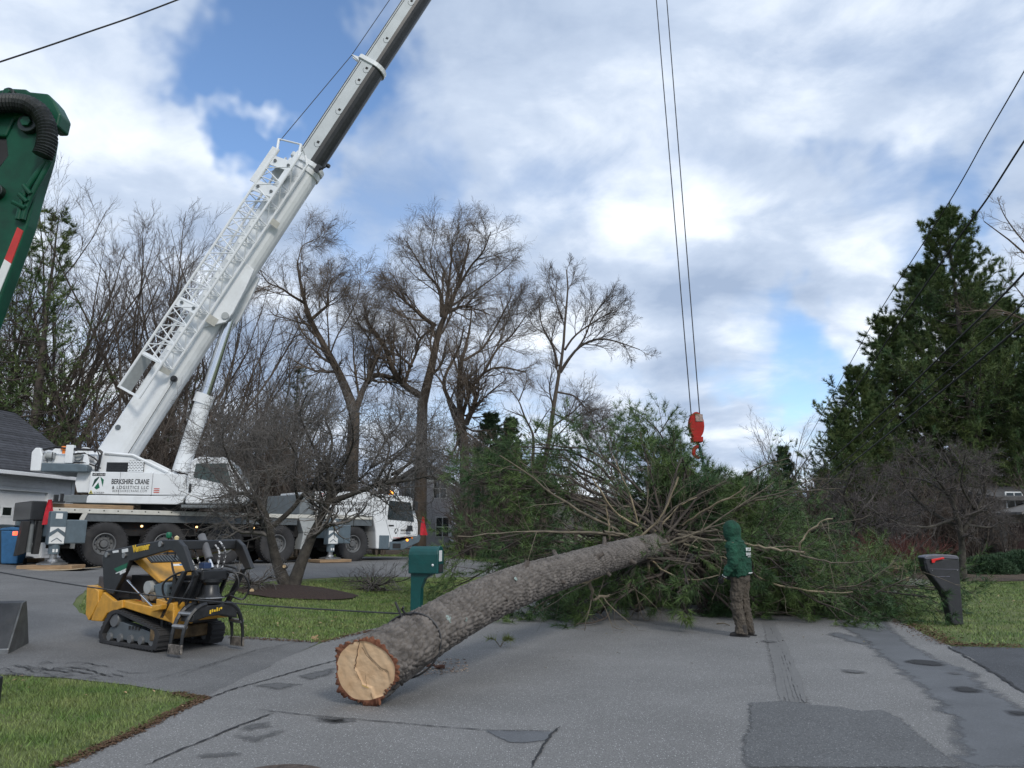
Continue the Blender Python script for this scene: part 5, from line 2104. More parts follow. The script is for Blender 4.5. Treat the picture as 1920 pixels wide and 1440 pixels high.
z = .05
while z < EZ - .12:
    if z > DT + .05:
        board(-9.5, -.12, z)
    else:
        board(DX + .12, -.12, z)
        board(-9.5, DX0 - .12, z)
    z += .125
m = MB()
m.mm((-.12, -.0, 0), (.03, .09, EZ))
m.build('corner_board', DOORW, gar, bevel=.005)
m = MB()
m.mm((DX, -.01, 0), (DX + .12, .07, DT + .12))
m.mm((DX0 - .12, -.01, 0), (DX0, .07, DT + .12))
m.mm((DX0, -.01, DT), (DX, .07, DT + .12))
m.build('door_trim', DOORW, gar, bevel=.004)
gd = empty('garage_door', parent=gar)
ph = DT / 4
for k in range(4):
    m = MB()
    m.mm((DX0, .10, k * ph + .008), (DX, .14, (k + 1) * ph - .008))
    m.build('panel', DOORW, gd, bevel=.008)
wz0, wz1 = SG(60, 838, .1)[1], SG(60, 772, .1)[1]
for (a, b) in ((20, 95), (138, 212)):
    x0, x1 = SG(a, 800, .1)[0], SG(b, 800, .1)[0]
    for k in range(0, 3 if a == 20 else 1):
        o_ = -(k) * 1.25
        m = MB()
        m.mm((x0 + o_, .094, wz0), (x1 + o_, .105, wz1))
        m.build('window', GLASS, gd)
        for (p0, p1) in (((x0 - .05, wz0 - .05), (x1 + .05, wz0)), ((x0 - .05, wz1), (x1 + .05, wz1 + .05)), ((x0 - .05, wz0), (x0, wz1)), ((x1, wz0), (x1 + .05, wz1))):
            m = MB()
            m.mm((p0[0] + o_, .085, p0[1]), (p1[0] + o_, .102, p1[1]))
            m.build('window_frame', DOORW, gd)
SHG = mat('dark_shingles', (.045, .047, .055), .9, var=.3, scale=5, bump=.5, bscale=40, island=.25)
RIDGE = 2.55
OVH = .75
slope = RIDGE / (GW / 2)
m = MB()
for side in (0, 1):
    y0 = -.45
    n = 26
    rows = (GW / 2 + .45) / n
    for k in range(n):
        a, b_ = y0 + k * rows, y0 + (k + 1) * rows + .03
        za, zb = EZ - .1 + (a - y0) * slope, EZ - .1 + (b_ - y0) * slope
        if side:
            a, b_ = GW - a, GW - b_
        m.add([(-10, a, za + .03), (OVH, a, za + .03), (OVH, b_, zb + .008), (-10, b_, zb + .008), (-10, a, za), (OVH, a, za)], [(0, 1, 2, 3), (4, 5, 1, 0)])
m.build('roof', SHG, gar)
m = MB()
m.mm((-10, -.5, EZ - .16), (OVH, -.43, EZ - .03))
m.build('gutter', DOORW, gar, bevel=.015)
m = MB()
m.prism([(-.45, EZ - .16), (GW / 2, EZ - .16 + (GW / 2 + .45) * slope), (GW + .45, EZ - .16), (GW + .45, EZ - .1), (GW / 2, EZ - .10 + (GW / 2 + .45) * slope), (-.45, EZ - .1)], OVH - .05, OVH - .01, 'x')
m.build('rake_board', DOORW, gar)
m = MB()
m.prism([(.06, EZ), (GW / 2, EZ + (GW / 2) * slope), (GW - .06, EZ)], -.06, .0, 'x')
m.build('gable_wall', SID, gar)


def bin_(u, v0, v1, d, wd, mt_, label, rz):
    p = pt(u, v1, d)
    h = pt(u, v0, d).z - gz(p.x, d)
    o = empty('wheeled_bin', (p.x, d, gz(p.x, d)), rz)
    tag(o, label, 'bin')
    m = MB()
    a, b = wd / 2, wd / 2 * .78
    vs = [(-b, -b, .04), (b, -b, .04), (b, b, .04), (-b, b, .04), (-a, -a * 1.1, h - .08), (a, -a * 1.1, h - .08), (a, a * 1.1, h - .08), (-a, a * 1.1, h - .08)]
    m.add(vs, [(0, 1, 2, 3), (4, 5, 6, 7), (0, 1, 5, 4), (1, 2, 6, 5), (2, 3, 7, 6), (3, 0, 4, 7)])
    m.build('body', mt_, o, bevel=.03)
    m = MB()
    m.prism([(-a - .04, h - .07), (a + .04, h - .07), (a, h - .01), (0, h + .03), (-a, h - .01)], -a * 1.15, a * 1.15)
    m.build('lid', mt_, o, bevel=.015)
    m = MB()
    m.cyl((-.0, a * 1.2, h - .06), (wd * .4, a * 1.2, h - .06), .02, 8)
    m.build('handle', BLACK, o)
    for s in (-1, 1):
        m = MB()
        m.cyl((s * b, b * .9, .1), (s * b * 1.15, b * .9, .1), .1, 14)
        m.build('wheel', BLACKM, o)
    return o


bin_(6, 985, 1030, 25.0, .62, mat('bin_dark', (.02, .035, .045), .5, var=.15), 'dark wheeled rubbish bin beside the garage door', .3)
bin_(27, 990, 1030, 24.6, .60, mat('bin_blue', (.03, .12, .26), .5, var=.15), 'blue wheeled recycling bin beside the garage door', .1)
# ================================================================ the worker on the road
mf = gp(1394, 1194)
WYAW = math.atan2(.55, -.83)
man = empty('person', mf, WYAW)
tag(man, 'person in a green hooded sweatshirt and brown work trousers watching the tree', 'person')
SKIN = mat('skin', (.42, .25, .18), .55, var=.08)
JKT = mat('green_sweatshirt', (.009, .057, .033), .9, var=.3, scale=9, bump=.5, bscale=30, dist=.03)
TRS = mat('brown_work_trousers', (.075, .062, .048), .9, var=.3, scale=7, bump=.6, bscale=22, dist=.03)
BOOT = mat('dark_boots', (.035, .030, .026), .7, var=.35, scale=12)
GLV = mat('black_gloves', (.012, .012, .013), .7, var=.3)


def loft(m, secs, n=16):
    """secs: (center, (rx, ry) in the plane across the path, x-axis hint)"""
    k = len(secs)
    C = [Vector(s[0]) for s in secs]
    vs, fs = [], []
    for i in range(k):
        t = (C[min(i + 1, k - 1)] - C[max(i - 1, 0)]).normalized()
        ax = Vector((1, 0, 0))
        if abs(t.dot(ax)) > .9:
            ax = Vector((0, 0, 1))
        a = (ax - t * ax.dot(t)).normalized()
        b = t.cross(a)
        for j in range(n):
            w_ = 2 * PI * j / n
            vs.append(C[i] + a * (secs[i][1][0] * math.cos(w_)) + b * (secs[i][1][1] * math.sin(w_)))
    for i in range(k - 1):
        for j in range(n):
            p, q = i * n + j, i * n + (j + 1) % n
            fs.append((p, q, q + n, p + n))
    fs += [tuple(reversed(range(n))), tuple(range((k - 1) * n, k * n))]
    m.add(vs, fs)


def fuse(m, name, mt, par, vox=.012, sm=6, parent=None):
    o = m.build(name, mt, par)
    r = o.modifiers.new('fuse', 'REMESH')
    r.mode = 'VOXEL'
    r.voxel_size = vox
    r.use_smooth_shade = True
    s = o.modifiers.new('soften', 'SMOOTH')
    s.factor = .5
    s.iterations = sm
    return o


def folds(o, amp, sc, seed):
    tx_ = bpy.data.textures.new('folds', 'CLOUDS')
    tx_.noise_scale = sc
    tx_.noise_depth = 3
    d = o.modifiers.new('folds', 'DISPLACE')
    d.texture = tx_
    d.strength = amp
    d.mid_level = .5
    d.texture_coords = 'LOCAL'
    t2 = bpy.data.textures.new('creases', 'CLOUDS')
    t2.noise_scale = sc * .42
    t2.noise_depth = 2
    t2.noise_type = 'HARD_NOISE'
    e_ = o.modifiers.new('creases', 'DISPLACE')
    e_.texture = t2
    e_.strength = amp * .5
    e_.mid_level = .5
    e_.texture_coords = 'LOCAL'


LEAN = .05
hipL, hipR = Vector((.0, .095, .93)), Vector((.0, -.095, .93))
kneeL, kneeR = Vector((.055, .105, .50)), Vector((.0, -.11, .50))
ankL, ankR = Vector((-.02, .105, .09)), Vector((-.06, -.13, .09))
shL, shR = Vector((LEAN, .205, 1.43)), Vector((LEAN, -.205, 1.43))
elL, elR = Vector((.0, .275, 1.16)), Vector((.02, -.27, 1.16))
wrL, wrR = Vector((.16, .285, .945)), Vector((.17, -.20, .98))
head = Vector((LEAN + .05, 0, 1.66))
# body, one continuous figure
m = MB()
loft(m, [((0, 0, .88), (.11, .16)), ((0, 0, 1.0), (.10, .14)), ((.02, 0, 1.2), (.10, .15)), ((.04, 0, 1.38), (.10, .17)), ((LEAN, 0, 1.46), (.07, .10)), ((LEAN + .02, 0, 1.53), (.055, .058)), ((LEAN + .04, 0, 1.58), (.055, .058))])
for h_, k_, a_ in ((hipL, kneeL, ankL), (hipR, kneeR, ankR)):
    loft(m, [(h_, (.085, .085)), ((h_ + k_) / 2, (.075, .075)), (k_, (.055, .055)), (k_ * .6 + a_ * .4, (.055, .05)), (a_, (.038, .038)), (a_ + Vector((0, 0, -.05)), (.04, .04))], 12)
    loft(m, [(a_ + Vector((-.05, 0, -.045)), (.03, .035)), (a_ + Vector((.05, 0, -.05)), (.03, .04)), (a_ + Vector((.15, 0, -.065)), (.02, .04))], 10)
for s_, e_, w_ in ((shL, elL, wrL), (shR, elR, wrR)):
    loft(m, [(s_ * .6 + Vector((LEAN, 0, 1.42)) * .4, (.06, .06)), (s_, (.058, .055)), ((s_ + e_) / 2, (.048, .048)), (e_, (.038, .038)), (e_ * .6 + w_ * .4, (.04, .037)), (w_, (.026, .03)), (w_ + (w_ - e_).normalized() * .05, (.028, .04))], 12)
loft(m, [(head + Vector((-.01, 0, -.125)), (.045, .04)), (head + Vector((.015, 0, -.10)), (.075, .058)), (head + Vector((.0, 0, -.03)), (.098, .075)), (head + Vector((-.005, 0, .04)), (.100, .078)), (head + Vector((-.01, 0, .095)), (.075, .06)), (head + Vector((-.01, 0, .115)), (.03, .025))], 18)
loft(m, [(head + Vector((.092, 0, .02)), (.012, .010)), (head + Vector((.112, 0, -.025)), (.02, .016)), (head + Vector((.10, 0, -.038)), (.015, .012))], 8)
for s in (1, -1):
    loft(m, [(head + Vector((-.01, s * .078, .02)), (.022, .008)), (head + Vector((-.012, s * .086, -.01)), (.028, .008)), (head + Vector((-.005, s * .08, -.045)), (.014, .008))], 8)
bd = fuse(m, 'body', SKIN, man, .011, 3)
for s in (1, -1):
    m = MB()
    m.lathe([(0, -.012), (.010, -.006), (.010, .006), (0, .012)], Matrix.Translation(head + Vector((.088, s * .032, .015))), 10)
    m.build('eye', mat('eye_white', (.6, .6, .58), .3), bd, smooth=True)
m = MB()
m.tube([head + Vector((.094, -.025, -.062)), head + Vector((.102, 0, -.06)), head + Vector((.094, .025, -.062))], .005, 6)
m.build('mouth', mat('lips', (.3, .12, .1), .5), bd)
# trousers
m = MB()
loft(m, [((0, 0, 1.03), (.125, .172)), ((-.01, 0, .96), (.135, .185)), ((-.012, 0, .88), (.13, .185)), ((0, 0, .82), (.10, .16))])
for h_, k_, a_ in ((hipL, kneeL, ankL), (hipR, kneeR, ankR)):
    loft(m, [(h_ + Vector((-.005, 0, .0)), (.125, .110)), (h_ * .65 + k_ * .35, (.118, .105)), (h_ * .3 + k_ * .7, (.104, .095)), (k_, (.095, .088)), (k_ * .6 + a_ * .4, (.094, .085)), (k_ * .25 + a_ * .75, (.090, .082)), (a_ + Vector((.012, 0, .03)), (.096, .084)), (a_ + Vector((.02, 0, -.03)), (.098, .084))], 16)
tr = fuse(m, 'trousers', TRS, man, .011, 3)
folds(tr, .06, .10, 1)
# sweatshirt with hood
m = MB()
loft(m, [((-.005, 0, .93), (.165, .215)), ((-.0, 0, .97), (.182, .228)), ((.0, 0, 1.06), (.182, .228)), ((.01, 0, 1.2), (.178, .225)), ((.025, 0, 1.34), (.168, .222)), ((.04, 0, 1.43), (.138, .20)), ((LEAN, 0, 1.49), (.105, .13)), ((LEAN + .02, 0, 1.55), (.09, .09))], 24)
for s_, e_, w_ in ((shL, elL, wrL), (shR, elR, wrR)):
    loft(m, [(s_ * .55 + Vector((LEAN, 0, 1.40)) * .45, (.105, .105)), (s_ + Vector((0, 0, -.015)), (.098, .092)), ((s_ + e_) / 2, (.094, .088)), (e_, (.084, .078)), (e_ * .5 + w_ * .5, (.076, .070)), (e_ * .15 + w_ * .85, (.062, .058)), (w_ + (w_ - e_).normalized() * -.005, (.044, .044))], 16)
jk = fuse(m, 'sweatshirt', JKT, man, .011, 4)
folds(jk, .065, .11, 2)
m = MB()
# hood: a thick shell open to the front
nv, nu = 13, 20
vs, fs = [], []
for shell, sc in ((0, 1.0), (1, .86)):
    for i in range(nv):
        th = PI * (.0 + .80 * i / (nv - 1))       # from the back pole towards the open front
        for j in range(nu):
            ph = 2 * PI * j / nu
            r = Vector((-math.cos(th) * .155, math.sin(th) * math.sin(ph) * .132, math.sin(th) * math.cos(ph) * (.175 if math.cos(ph) > 0 else .20)))
            vs.append(head + Vector((.0, 0, -.005)) + r * sc)
for i in range(nv - 1):
    for j in range(nu):
        a, b = i * nu + j, i * nu + (j + 1) % nu
        fs.append((a, b, b + nu, a + nu))
        o_ = nv * nu
        fs.append((a + o_, a + nu + o_, b + nu + o_, b + o_))
for j in range(nu):
    a, b = (nv - 1) * nu + j, (nv - 1) * nu + (j + 1) % nu
    fs.append((a, b, b + nv * nu, a + nv * nu))
m.add(vs, fs)
loft(m, [(Vector((LEAN - .10, 0, 1.50)), (.05, .12)), (Vector((LEAN - .07, 0, 1.44)), (.055, .13))], 14)
loft(m, [(Vector((LEAN + .0, 0, 1.48)), (.12, .13)), (Vector((LEAN + .03, 0, 1.56)), (.11, .11))], 18)
hood_ = fuse(m, 'hood', JKT, man, .012, 3)
folds(hood_, .02, .08, 3)


def back_text(s, z, h, par, w_=.30, bold=.003):
    o = text_part('back_print', s, WHITES, par, Matrix.Identity(4), h, 1.0, bold, .002, 'CENTER')
    co = np.empty(len(o.data.vertices) * 3)
    o.data.vertices.foreach_get('co', co)
    co = co.reshape(-1, 3)
    k = w_ / max(1e-6, co[:, 0].max() - co[:, 0].min())
    y = -co[:, 0] * min(k, 1.4)
    a = .245
    x = -.196 * np.sqrt(np.clip(1 - (y / a) ** 2, .05, 1)) + .015 - co[:, 2]
    new = np.stack([x, y, z + co[:, 1]], -1)
    o.data.vertices.foreach_set('co', new.ravel())
    o.data.update()
    return o


back_text('KULP', 1.335, .075, jk, .24, .002)
for z0, z1, hw in ((1.262, 1.312, .125), (1.236, 1.252, .085)):
    m = MB()
    vs = []
    for j in range(17):
        y = -hw + 2 * hw * j / 16
        x = -.196 * math.sqrt(1 - (y / .245) ** 2) + .013
        zt_ = z1 - (.012 if j % 4 == 1 else 0)
        vs += [(x, y, z0 + (.010 if j % 5 == 2 else 0)), (x, y, zt_)]
    m.add(vs, [(2 * j, 2 * j + 2, 2 * j + 3, 2 * j + 1) for j in range(16)])
    m.build('worn_print', mat('faded_print', (.40, .42, .41), .8, var=.3, scale=60), jk)
m = MB()
vs = []
for j in range(13):
    y = -.10 + .2 * j / 12
    x = -.198 * math.sqrt(1 - (y / .245) ** 2) + .008
    vs += [(x, y, .985), (x, y, 1.0)]
m.add(vs, [(2 * j, 2 * j + 2, 2 * j + 3, 2 * j + 1) for j in range(12)])
m.build('reflective_strip', WHITES, jk)
# boots
for nm, a_ in (('boot', ankL), ('boot', ankR)):
    m = MB()
    z0 = -a_.z
    P = lambda x, y, z: Vector((a_.x + x, a_.y + y, z))
    loft(m, [(P(-.01, 0, .20), (.062, .058)), (P(-.01, 0, .12), (.066, .055)), (P(-.005, 0, .05), (.07, .055))], 14)
    loft(m, [(P(-.075, 0, .055), (.035, .036)), (P(-.03, 0, .06), (.052, .046)), (P(.06, 0, .056), (.05, .05)), (P(.13, 0, .045), (.038, .052)), (P(.185, 0, .035), (.028, .042)), (P(.20, 0, .03), (.015, .025))], 14)
    bt = fuse(m, nm, BOOT, man, .010, 3)
    m = MB()
    so = [(a_.x - .11, a_.y - .035), (a_.x - .02, a_.y - .045), (a_.x + .10, a_.y - .055), (a_.x + .18, a_.y - .045), (a_.x + .21, a_.y), (a_.x + .18, a_.y + .045), (a_.x + .10, a_.y + .055), (a_.x - .02, a_.y + .045), (a_.x - .11, a_.y + .035)]
    m.prism(so, .0, .028, 'z')
    m.build('sole', BLACKM, bt, bevel=.006)
# gloved hands, relaxed, fingers curled
for s, e_, w_ in ((1, elL, wrL), (-1, elR, wrR)):
    d = (w_ - e_).normalized()
    inw = Vector((0, -s, 0))
    inw = (inw - d * inw.dot(d)).normalized()        # towards the thigh: the palm side
    fw = d.cross(inw) * (1 if s > 0 else -1)
    if fw.x < 0:
        fw = -fw
    m = MB()
    c = w_ + d * .0
    loft(m, [(c - d * .03, (.036, .036)), (c + d * .01, (.030, .034)), (c + d * .05, (.020, .044)), (c + d * .095, (.018, .045))], 12)
    for i, (o_, L_) in enumerate(((.033, .078), (.011, .088), (-.011, .082), (-.032, .064))):
        b0_ = c + d * .085 + fw * o_
        p1 = b0_ + d * L_ * .45 + inw * .006
        p2 = p1 + d * L_ * .30 + inw * L_ * .22
        p3 = p2 + d * L_ * .08 + inw * L_ * .26
        m.tube([b0_ - d * .02, b0_, p1, p2, p3], [.0115, .0115, .0105, .0098, .008], 8)
    t0 = c + d * .03 + fw * .03
    m.tube([t0, t0 + d * .03 + fw * .025 + inw * .008, t0 + d * .062 + fw * .033 + inw * .02, t0 + d * .085 + fw * .028 + inw * .03], [.014, .013, .0115, .009], 8)
    gl = fuse(m, 'glove', GLV, man, .006, 2)
    m = MB()
    m.cyl(c - d * .012, c + d * .006, .040, 14)
    m.build('cuff', WHITES, gl)
# ================================================================ trees
def nrm(a):
    return a / (np.linalg.norm(a, axis=-1, keepdims=True) + 1e-9)


def grow(P, Rd, n, t0, t1, l0, l1, a0, a1, rr, K, wig, pull, rng, taper=.2, rmin=.004, tipshort=.5, Labs=None, clampz=None):
    """children of the polylines P (M,K,3): n each, between t0 and t1 along them"""
    M, Kp = P.shape[:2]
    idx = np.repeat(np.arange(M), n)
    N = len(idx)
    t = t0 + (t1 - t0) * ((np.tile(np.arange(n), M) + rng.random(N)) / n)
    f = t * (Kp - 1)
    i = np.minimum(f.astype(int), Kp - 2)
    w_ = (f - i)[:, None]
    pos = P[idx, i] * (1 - w_) + P[idx, i + 1] * w_
    r = Rd[idx, i] * (1 - w_[:, 0]) + Rd[idx, i + 1] * w_[:, 0]
    tan = nrm(P[idx, i + 1] - P[idx, i])
    perp = nrm(np.cross(tan, rng.normal(size=(N, 3))))
    a = np.radians(rng.uniform(a0, a1, N))[:, None]
    d = tan * np.cos(a) + perp * np.sin(a)
    seg = np.linalg.norm(np.diff(P, axis=1), axis=-1).sum(1)
    L = (Labs if Labs is not None else seg[idx]) * rng.uniform(l0, l1, N) * (1 - tipshort * t)
    out = np.empty((N, K, 3))
    out[:, 0] = pos
    pull = np.asarray(pull, float)
    for k in range(1, K):
        d = nrm(d + rng.normal(size=(N, 3)) * wig + pull * (k / (K - 1)))
        pos = pos + d * (L / (K - 1))[:, None]
        if clampz is not None:
            lowm = pos[:, 2] < clampz
            pos[lowm, 2] = clampz + .02 * rng.random(lowm.sum())
        out[:, k] = pos
    r0 = np.maximum(r * rr, rmin)
    rad = np.maximum(r0[:, None] * np.linspace(1, taper, K)[None], rmin * .6)
    return out, rad


def tubes(P, Rd, n):
    """vertices and quads of n-sided tubes round polylines P (M,K,3)"""
    M, K = P.shape[:2]
    Tn = np.empty_like(P)
    Tn[:, 1:-1] = P[:, 2:] - P[:, :-2]
    Tn[:, 0] = P[:, 1] - P[:, 0]
    Tn[:, -1] = P[:, -1] - P[:, -2]
    Tn = nrm(Tn)
    mean = nrm(P[:, -1] - P[:, 0])
    ref = np.where(np.abs(mean[:, 2:3]) < .8, np.array([[0, 0, 1.0]]), np.array([[1.0, 0, 0]]))[:, None]
    A = nrm(np.cross(Tn, ref))
    B = np.cross(Tn, A)
    an = np.arange(n) * 2 * PI / n
    V = P[:, :, None] + Rd[:, :, None, None] * (A[:, :, None] * np.cos(an)[None, None, :, None] + B[:, :, None] * np.sin(an)[None, None, :, None])
    V = V.reshape(-1, 3)
    base = (np.arange(M)[:, None, None] * K + np.arange(K - 1)[None, :, None]) * n
    j = np.arange(n)[None, None]
    j2 = (j + 1) % n
    Q = np.stack([base + j, base + j2, base + n + j2, base + n + j], -1).reshape(-1, 4)
    return V, Q


def join(parts):
    Vs, Qs, o = [], [], 0
    for V, Q in parts:
        Vs.append(V)
        Qs.append(Q + o)
        o += len(V)
    return np.concatenate(Vs), np.concatenate(Qs)


def tube_mesh(name, levels, origin=(0, 0, 0)):
    V, Q = join([tubes(P, Rd, n) for P, Rd, n in levels])
    return np_mesh(name, V - np.asarray(origin), Q)


def needles(C, D, n, L, wd, spread, rng, lift=0.0):
    """n needles at every point C along directions D"""
    N = len(C)
    d = nrm(np.repeat(D, n, 0) + rng.normal(size=(N * n, 3)) * spread + np.array([0, 0, lift]))
    c = np.repeat(C, n, 0)
    l = L * rng.uniform(.6, 1.15, N * n)[:, None]
    side = nrm(np.cross(d, rng.normal(size=(N * n, 3)))) * wd * .5
    V = np.stack([c + d * l * .05 - side, c + d * l * .05 + side, c + d * l], 1).reshape(-1, 3)
    return V, np.arange(3 * N * n).reshape(-1, 3)


def along(P, ts):
    M, K = P.shape[:2]
    C, D = [], []
    for t in ts:
        f = t * (K - 1)
        i = min(int(f), K - 2)
        C.append(P[:, i] * (1 - f + i) + P[:, i + 1] * (f - i))
        D.append(nrm(P[:, i + 1] - P[:, i]))
    return np.concatenate(C), np.concatenate(D)


BARK = mat('bark_brown', (.058, .046, .037), .95, c2=(.115, .094, .078), scale=3, stretch=(1, 1, .25), bump=.8, bscale=14, dist=.04)
TWIG = mat('bare_twigs', (.062, .048, .039), .9, c2=(.115, .091, .074), scale=1.2, island=.3)
WBARK = mat('willow_bark', (.050, .038, .029), .95, c2=(.115, .088, .065), scale=3, stretch=(1, 1, .25), bump=.8, bscale=12, dist=.05)
WTWIG = mat('willow_twigs', (.10, .076, .058), .9, c2=(.165, .13, .10), scale=.8, island=.3)
ABARK = mat('apple_bark', (.034, .030, .026), .95, c2=(.085, .076, .064), scale=6, bump=.9, bscale=22, dist=.03)
ATWIG = mat('apple_twigs', (.085, .078, .073), .9, c2=(.17, .156, .145), scale=1.5, island=.35)
PBARK = mat('pine_bark', (.05, .040, .034), .95, c2=(.10, .083, .07), scale=3, bump=.7, bscale=16, dist=.04)
PNEED = mat('pine_needles', (.042, .090, .028), .7, c2=(.125, .158, .042), scale=.55, island=.5, lo=.35, hi=.68)
PNEEDL = mat('fresh_pine_needles', (.032, .078, .025), .65, c2=(.100, .152, .036), scale=.8, island=.5, lo=.38, hi=.66)
SPRUCE = mat('spruce_needles', (.024, .060, .026), .75, c2=(.05, .095, .042), scale=.6, island=.5)


def bare_levels(H, rng, stems=5, tw=(8, 8, 6), spread=(8, 32), fork=.12, r0=.0104, up=.10, twr=.009, fine=.30):
    tr = np.zeros((1, 6, 3))
    hgt = H * (fork + .06)
    tr[0, :, 2] = np.linspace(0, hgt, 6)
    tr[0, 1:, :2] += rng.normal(size=(5, 2)).cumsum(0) * .05
    R0 = np.array([[1.35, 1.08, 1, .95, .93, .9]]) * H * r0 * 1.25
    s, sr = grow(tr, R0, stems, .5, 1.0, .75, .95, spread[0], spread[1], .50, 11, .085, (0, 0, up), rng, .12, tipshort=0, Labs=H)
    a, ar = grow(s, sr, tw[0], .22, .97, .22, .40, 22, 50, .55, 7, .11, (0, 0, up * 1.3), rng, .25, twr, .45)
    b, br = grow(a, ar, tw[1], .15, .98, .30, .50, 20, 48, .6, 5, .13, (0, 0, up * 1.6), rng, .3, twr, .4)
    c, cr = grow(b, br, tw[2], .15, 1.0, .35, .65, 18, 45, .7, 4, .14, (0, 0, up * 1.6), rng, .4, twr * .7, .3)
    return [(tr, R0, 9), (s, sr, 7)], [(a, ar, 4), (b, br, 3), (c, cr, 3)]


def tree_obj(name, label, group, base, lv, lc, mb_, mt_, rz=0, sc=1.0, parts=('trunk', 'crown')):
    o = empty(name, base, rz)
    o.scale = (sc, sc, sc)
    tag(o, label, 'tree', group)
    link_mesh(parts[0], tube_mesh(parts[0], lv), mb_, o, smooth=True)
    link_mesh(parts[1], tube_mesh(parts[1], lc), mt_, o)
    return o


def put(o, x, y, rz, sc, label=None, name=None, group=None):
    c = copy_tree(o)
    c.location = (x, y, gz(x, y) - .1)
    c.rotation_euler = (0, 0, rz)
    c.scale = (sc, sc, sc)
    if label:
        c['label'] = label
    if group:
        c['group'] = group
    return c


# --- the wood behind the crane: a few kinds of bare tree, each standing on its own
WOODS = 'bare trees in the wood behind the crane'
WLAB = 'tall bare many-stemmed tree in the brown wood behind the crane'
protos = []
for k, (H, st, sp_, fk) in enumerate([(21, 5, (6, 26), .10), (20, 4, (8, 34), .18), (19, 6, (8, 30), .08), (20, 3, (4, 22), .25)]):
    rng = np.random.default_rng(100 + k)
    lv, lc = bare_levels(H, rng, st, (10, 9, 6), sp_, fk)
    protos.append((H, lv, lc))
spots = [(-5, 41, 385, 0), (40, 46, 372, 1), (75, 44, 405, 0), (110, 41, 385, 2), (150, 47, 372, 3), (185, 43, 368, 0), (215, 49, 360, 1), (245, 42, 395, 2), (285, 45, 385, 0), (330, 48, 372, 3), (368, 44, 388, 1),
         (405, 50, 410, 2), (440, 46, 450, 0), (475, 52, 470, 1), (130, 56, 400, 1), (350, 56, 420, 3), (520, 54, 560, 2), (-60, 45, 380, 2), (-130, 42, 380, 0)]
proto_obj = {}
for (u, d, vt, k) in spots:
    top = pt(u, vt, d)
    H, lv, lc = protos[k]
    sc = (top.z - gz(top.x, d)) / (H * 1.10)
    if k not in proto_obj:
        o = tree_obj('bare_tree', WLAB, WOODS, (top.x, d, gz(top.x, d) - .1), lv, lc, BARK, TWIG, random.uniform(0, 6), sc)
        proto_obj[k] = o
    else:
        put(proto_obj[k], top.x, d, random.uniform(0, 6), sc)
# smaller, further trees that close the gaps
FAR = 'far bare trees along the skyline'
FLAB = 'far bare tree in the hazy line of woods beyond the houses'
for i in range(34):
    u = -150 + i * 66 + random.uniform(-25, 25)
    d = random.uniform(62, 105)
    vt = random.uniform(835, 905) if u > 560 else random.uniform(640, 780)
    if 1120 < u < 1540:
        vt = random.uniform(880, 915)
    p = pt(u, vt, d)
    put(proto_obj[i % 4], p.x, d, random.uniform(0, 6), (p.z - gz(p.x, d)) / protos[i % 4][0], FLAB, group=FAR)
# undergrowth
rng = np.random.default_rng(50)
SH = 3.2
tr = np.zeros((14, 6, 3))
an = rng.uniform(0, 2 * PI, 14)
for k in range(14):
    lean = rng.uniform(.15, .8)
    L = SH * rng.uniform(.6, 1.05)
    for j in range(6):
        t = j / 5
        tr[k, j] = (math.cos(an[k]) * (.15 + lean * t ** 1.3 * L * .5), math.sin(an[k]) * (.15 + lean * t ** 1.3 * L * .5), L * t)
tr += rng.normal(size=tr.shape) * .04
R0 = np.linspace(.028, .01, 6)[None] * np.ones((14, 1))
a, ar = grow(tr, R0, 9, .2, 1, .25, .5, 20, 60, .7, 5, .15, (0, 0, .08), rng, .4, .009)
b, br = grow(a, ar, 6, .1, 1, .3, .6, 20, 60, .8, 4, .18, (0, 0, .05), rng, .5, .007)
SHLAB = 'leafless brown shrub in the undergrowth below the bare trees'
shr = empty('bare_shrub', (0, 0, 0))
tag(shr, SHLAB, 'shrub', 'bare shrubs in the undergrowth')
link_mesh('stems', tube_mesh('stems', [(tr, R0, 5)]), BARK, shr)
link_mesh('twigs', tube_mesh('twigs', [(a, ar, 3), (b, br, 3)]), TWIG, shr)
first = True
for i in range(110):
    u = random.uniform(-60, 1000) if i < 88 else random.uniform(1450, 1990)
    d = random.uniform(36.5, 47)
    if 725 < u < 865:
        u = u + 160 if u > 795 else u - 160
    p = pt(u, 900, d)
    s_ = random.uniform(.8, 2.0) * (1.25 if u < 620 else .8)
    if first:
        shr.location = (p.x, d, gz(p.x, d))
        first = False
    else:
        put(shr, p.x, d, random.uniform(0, 6), s_)


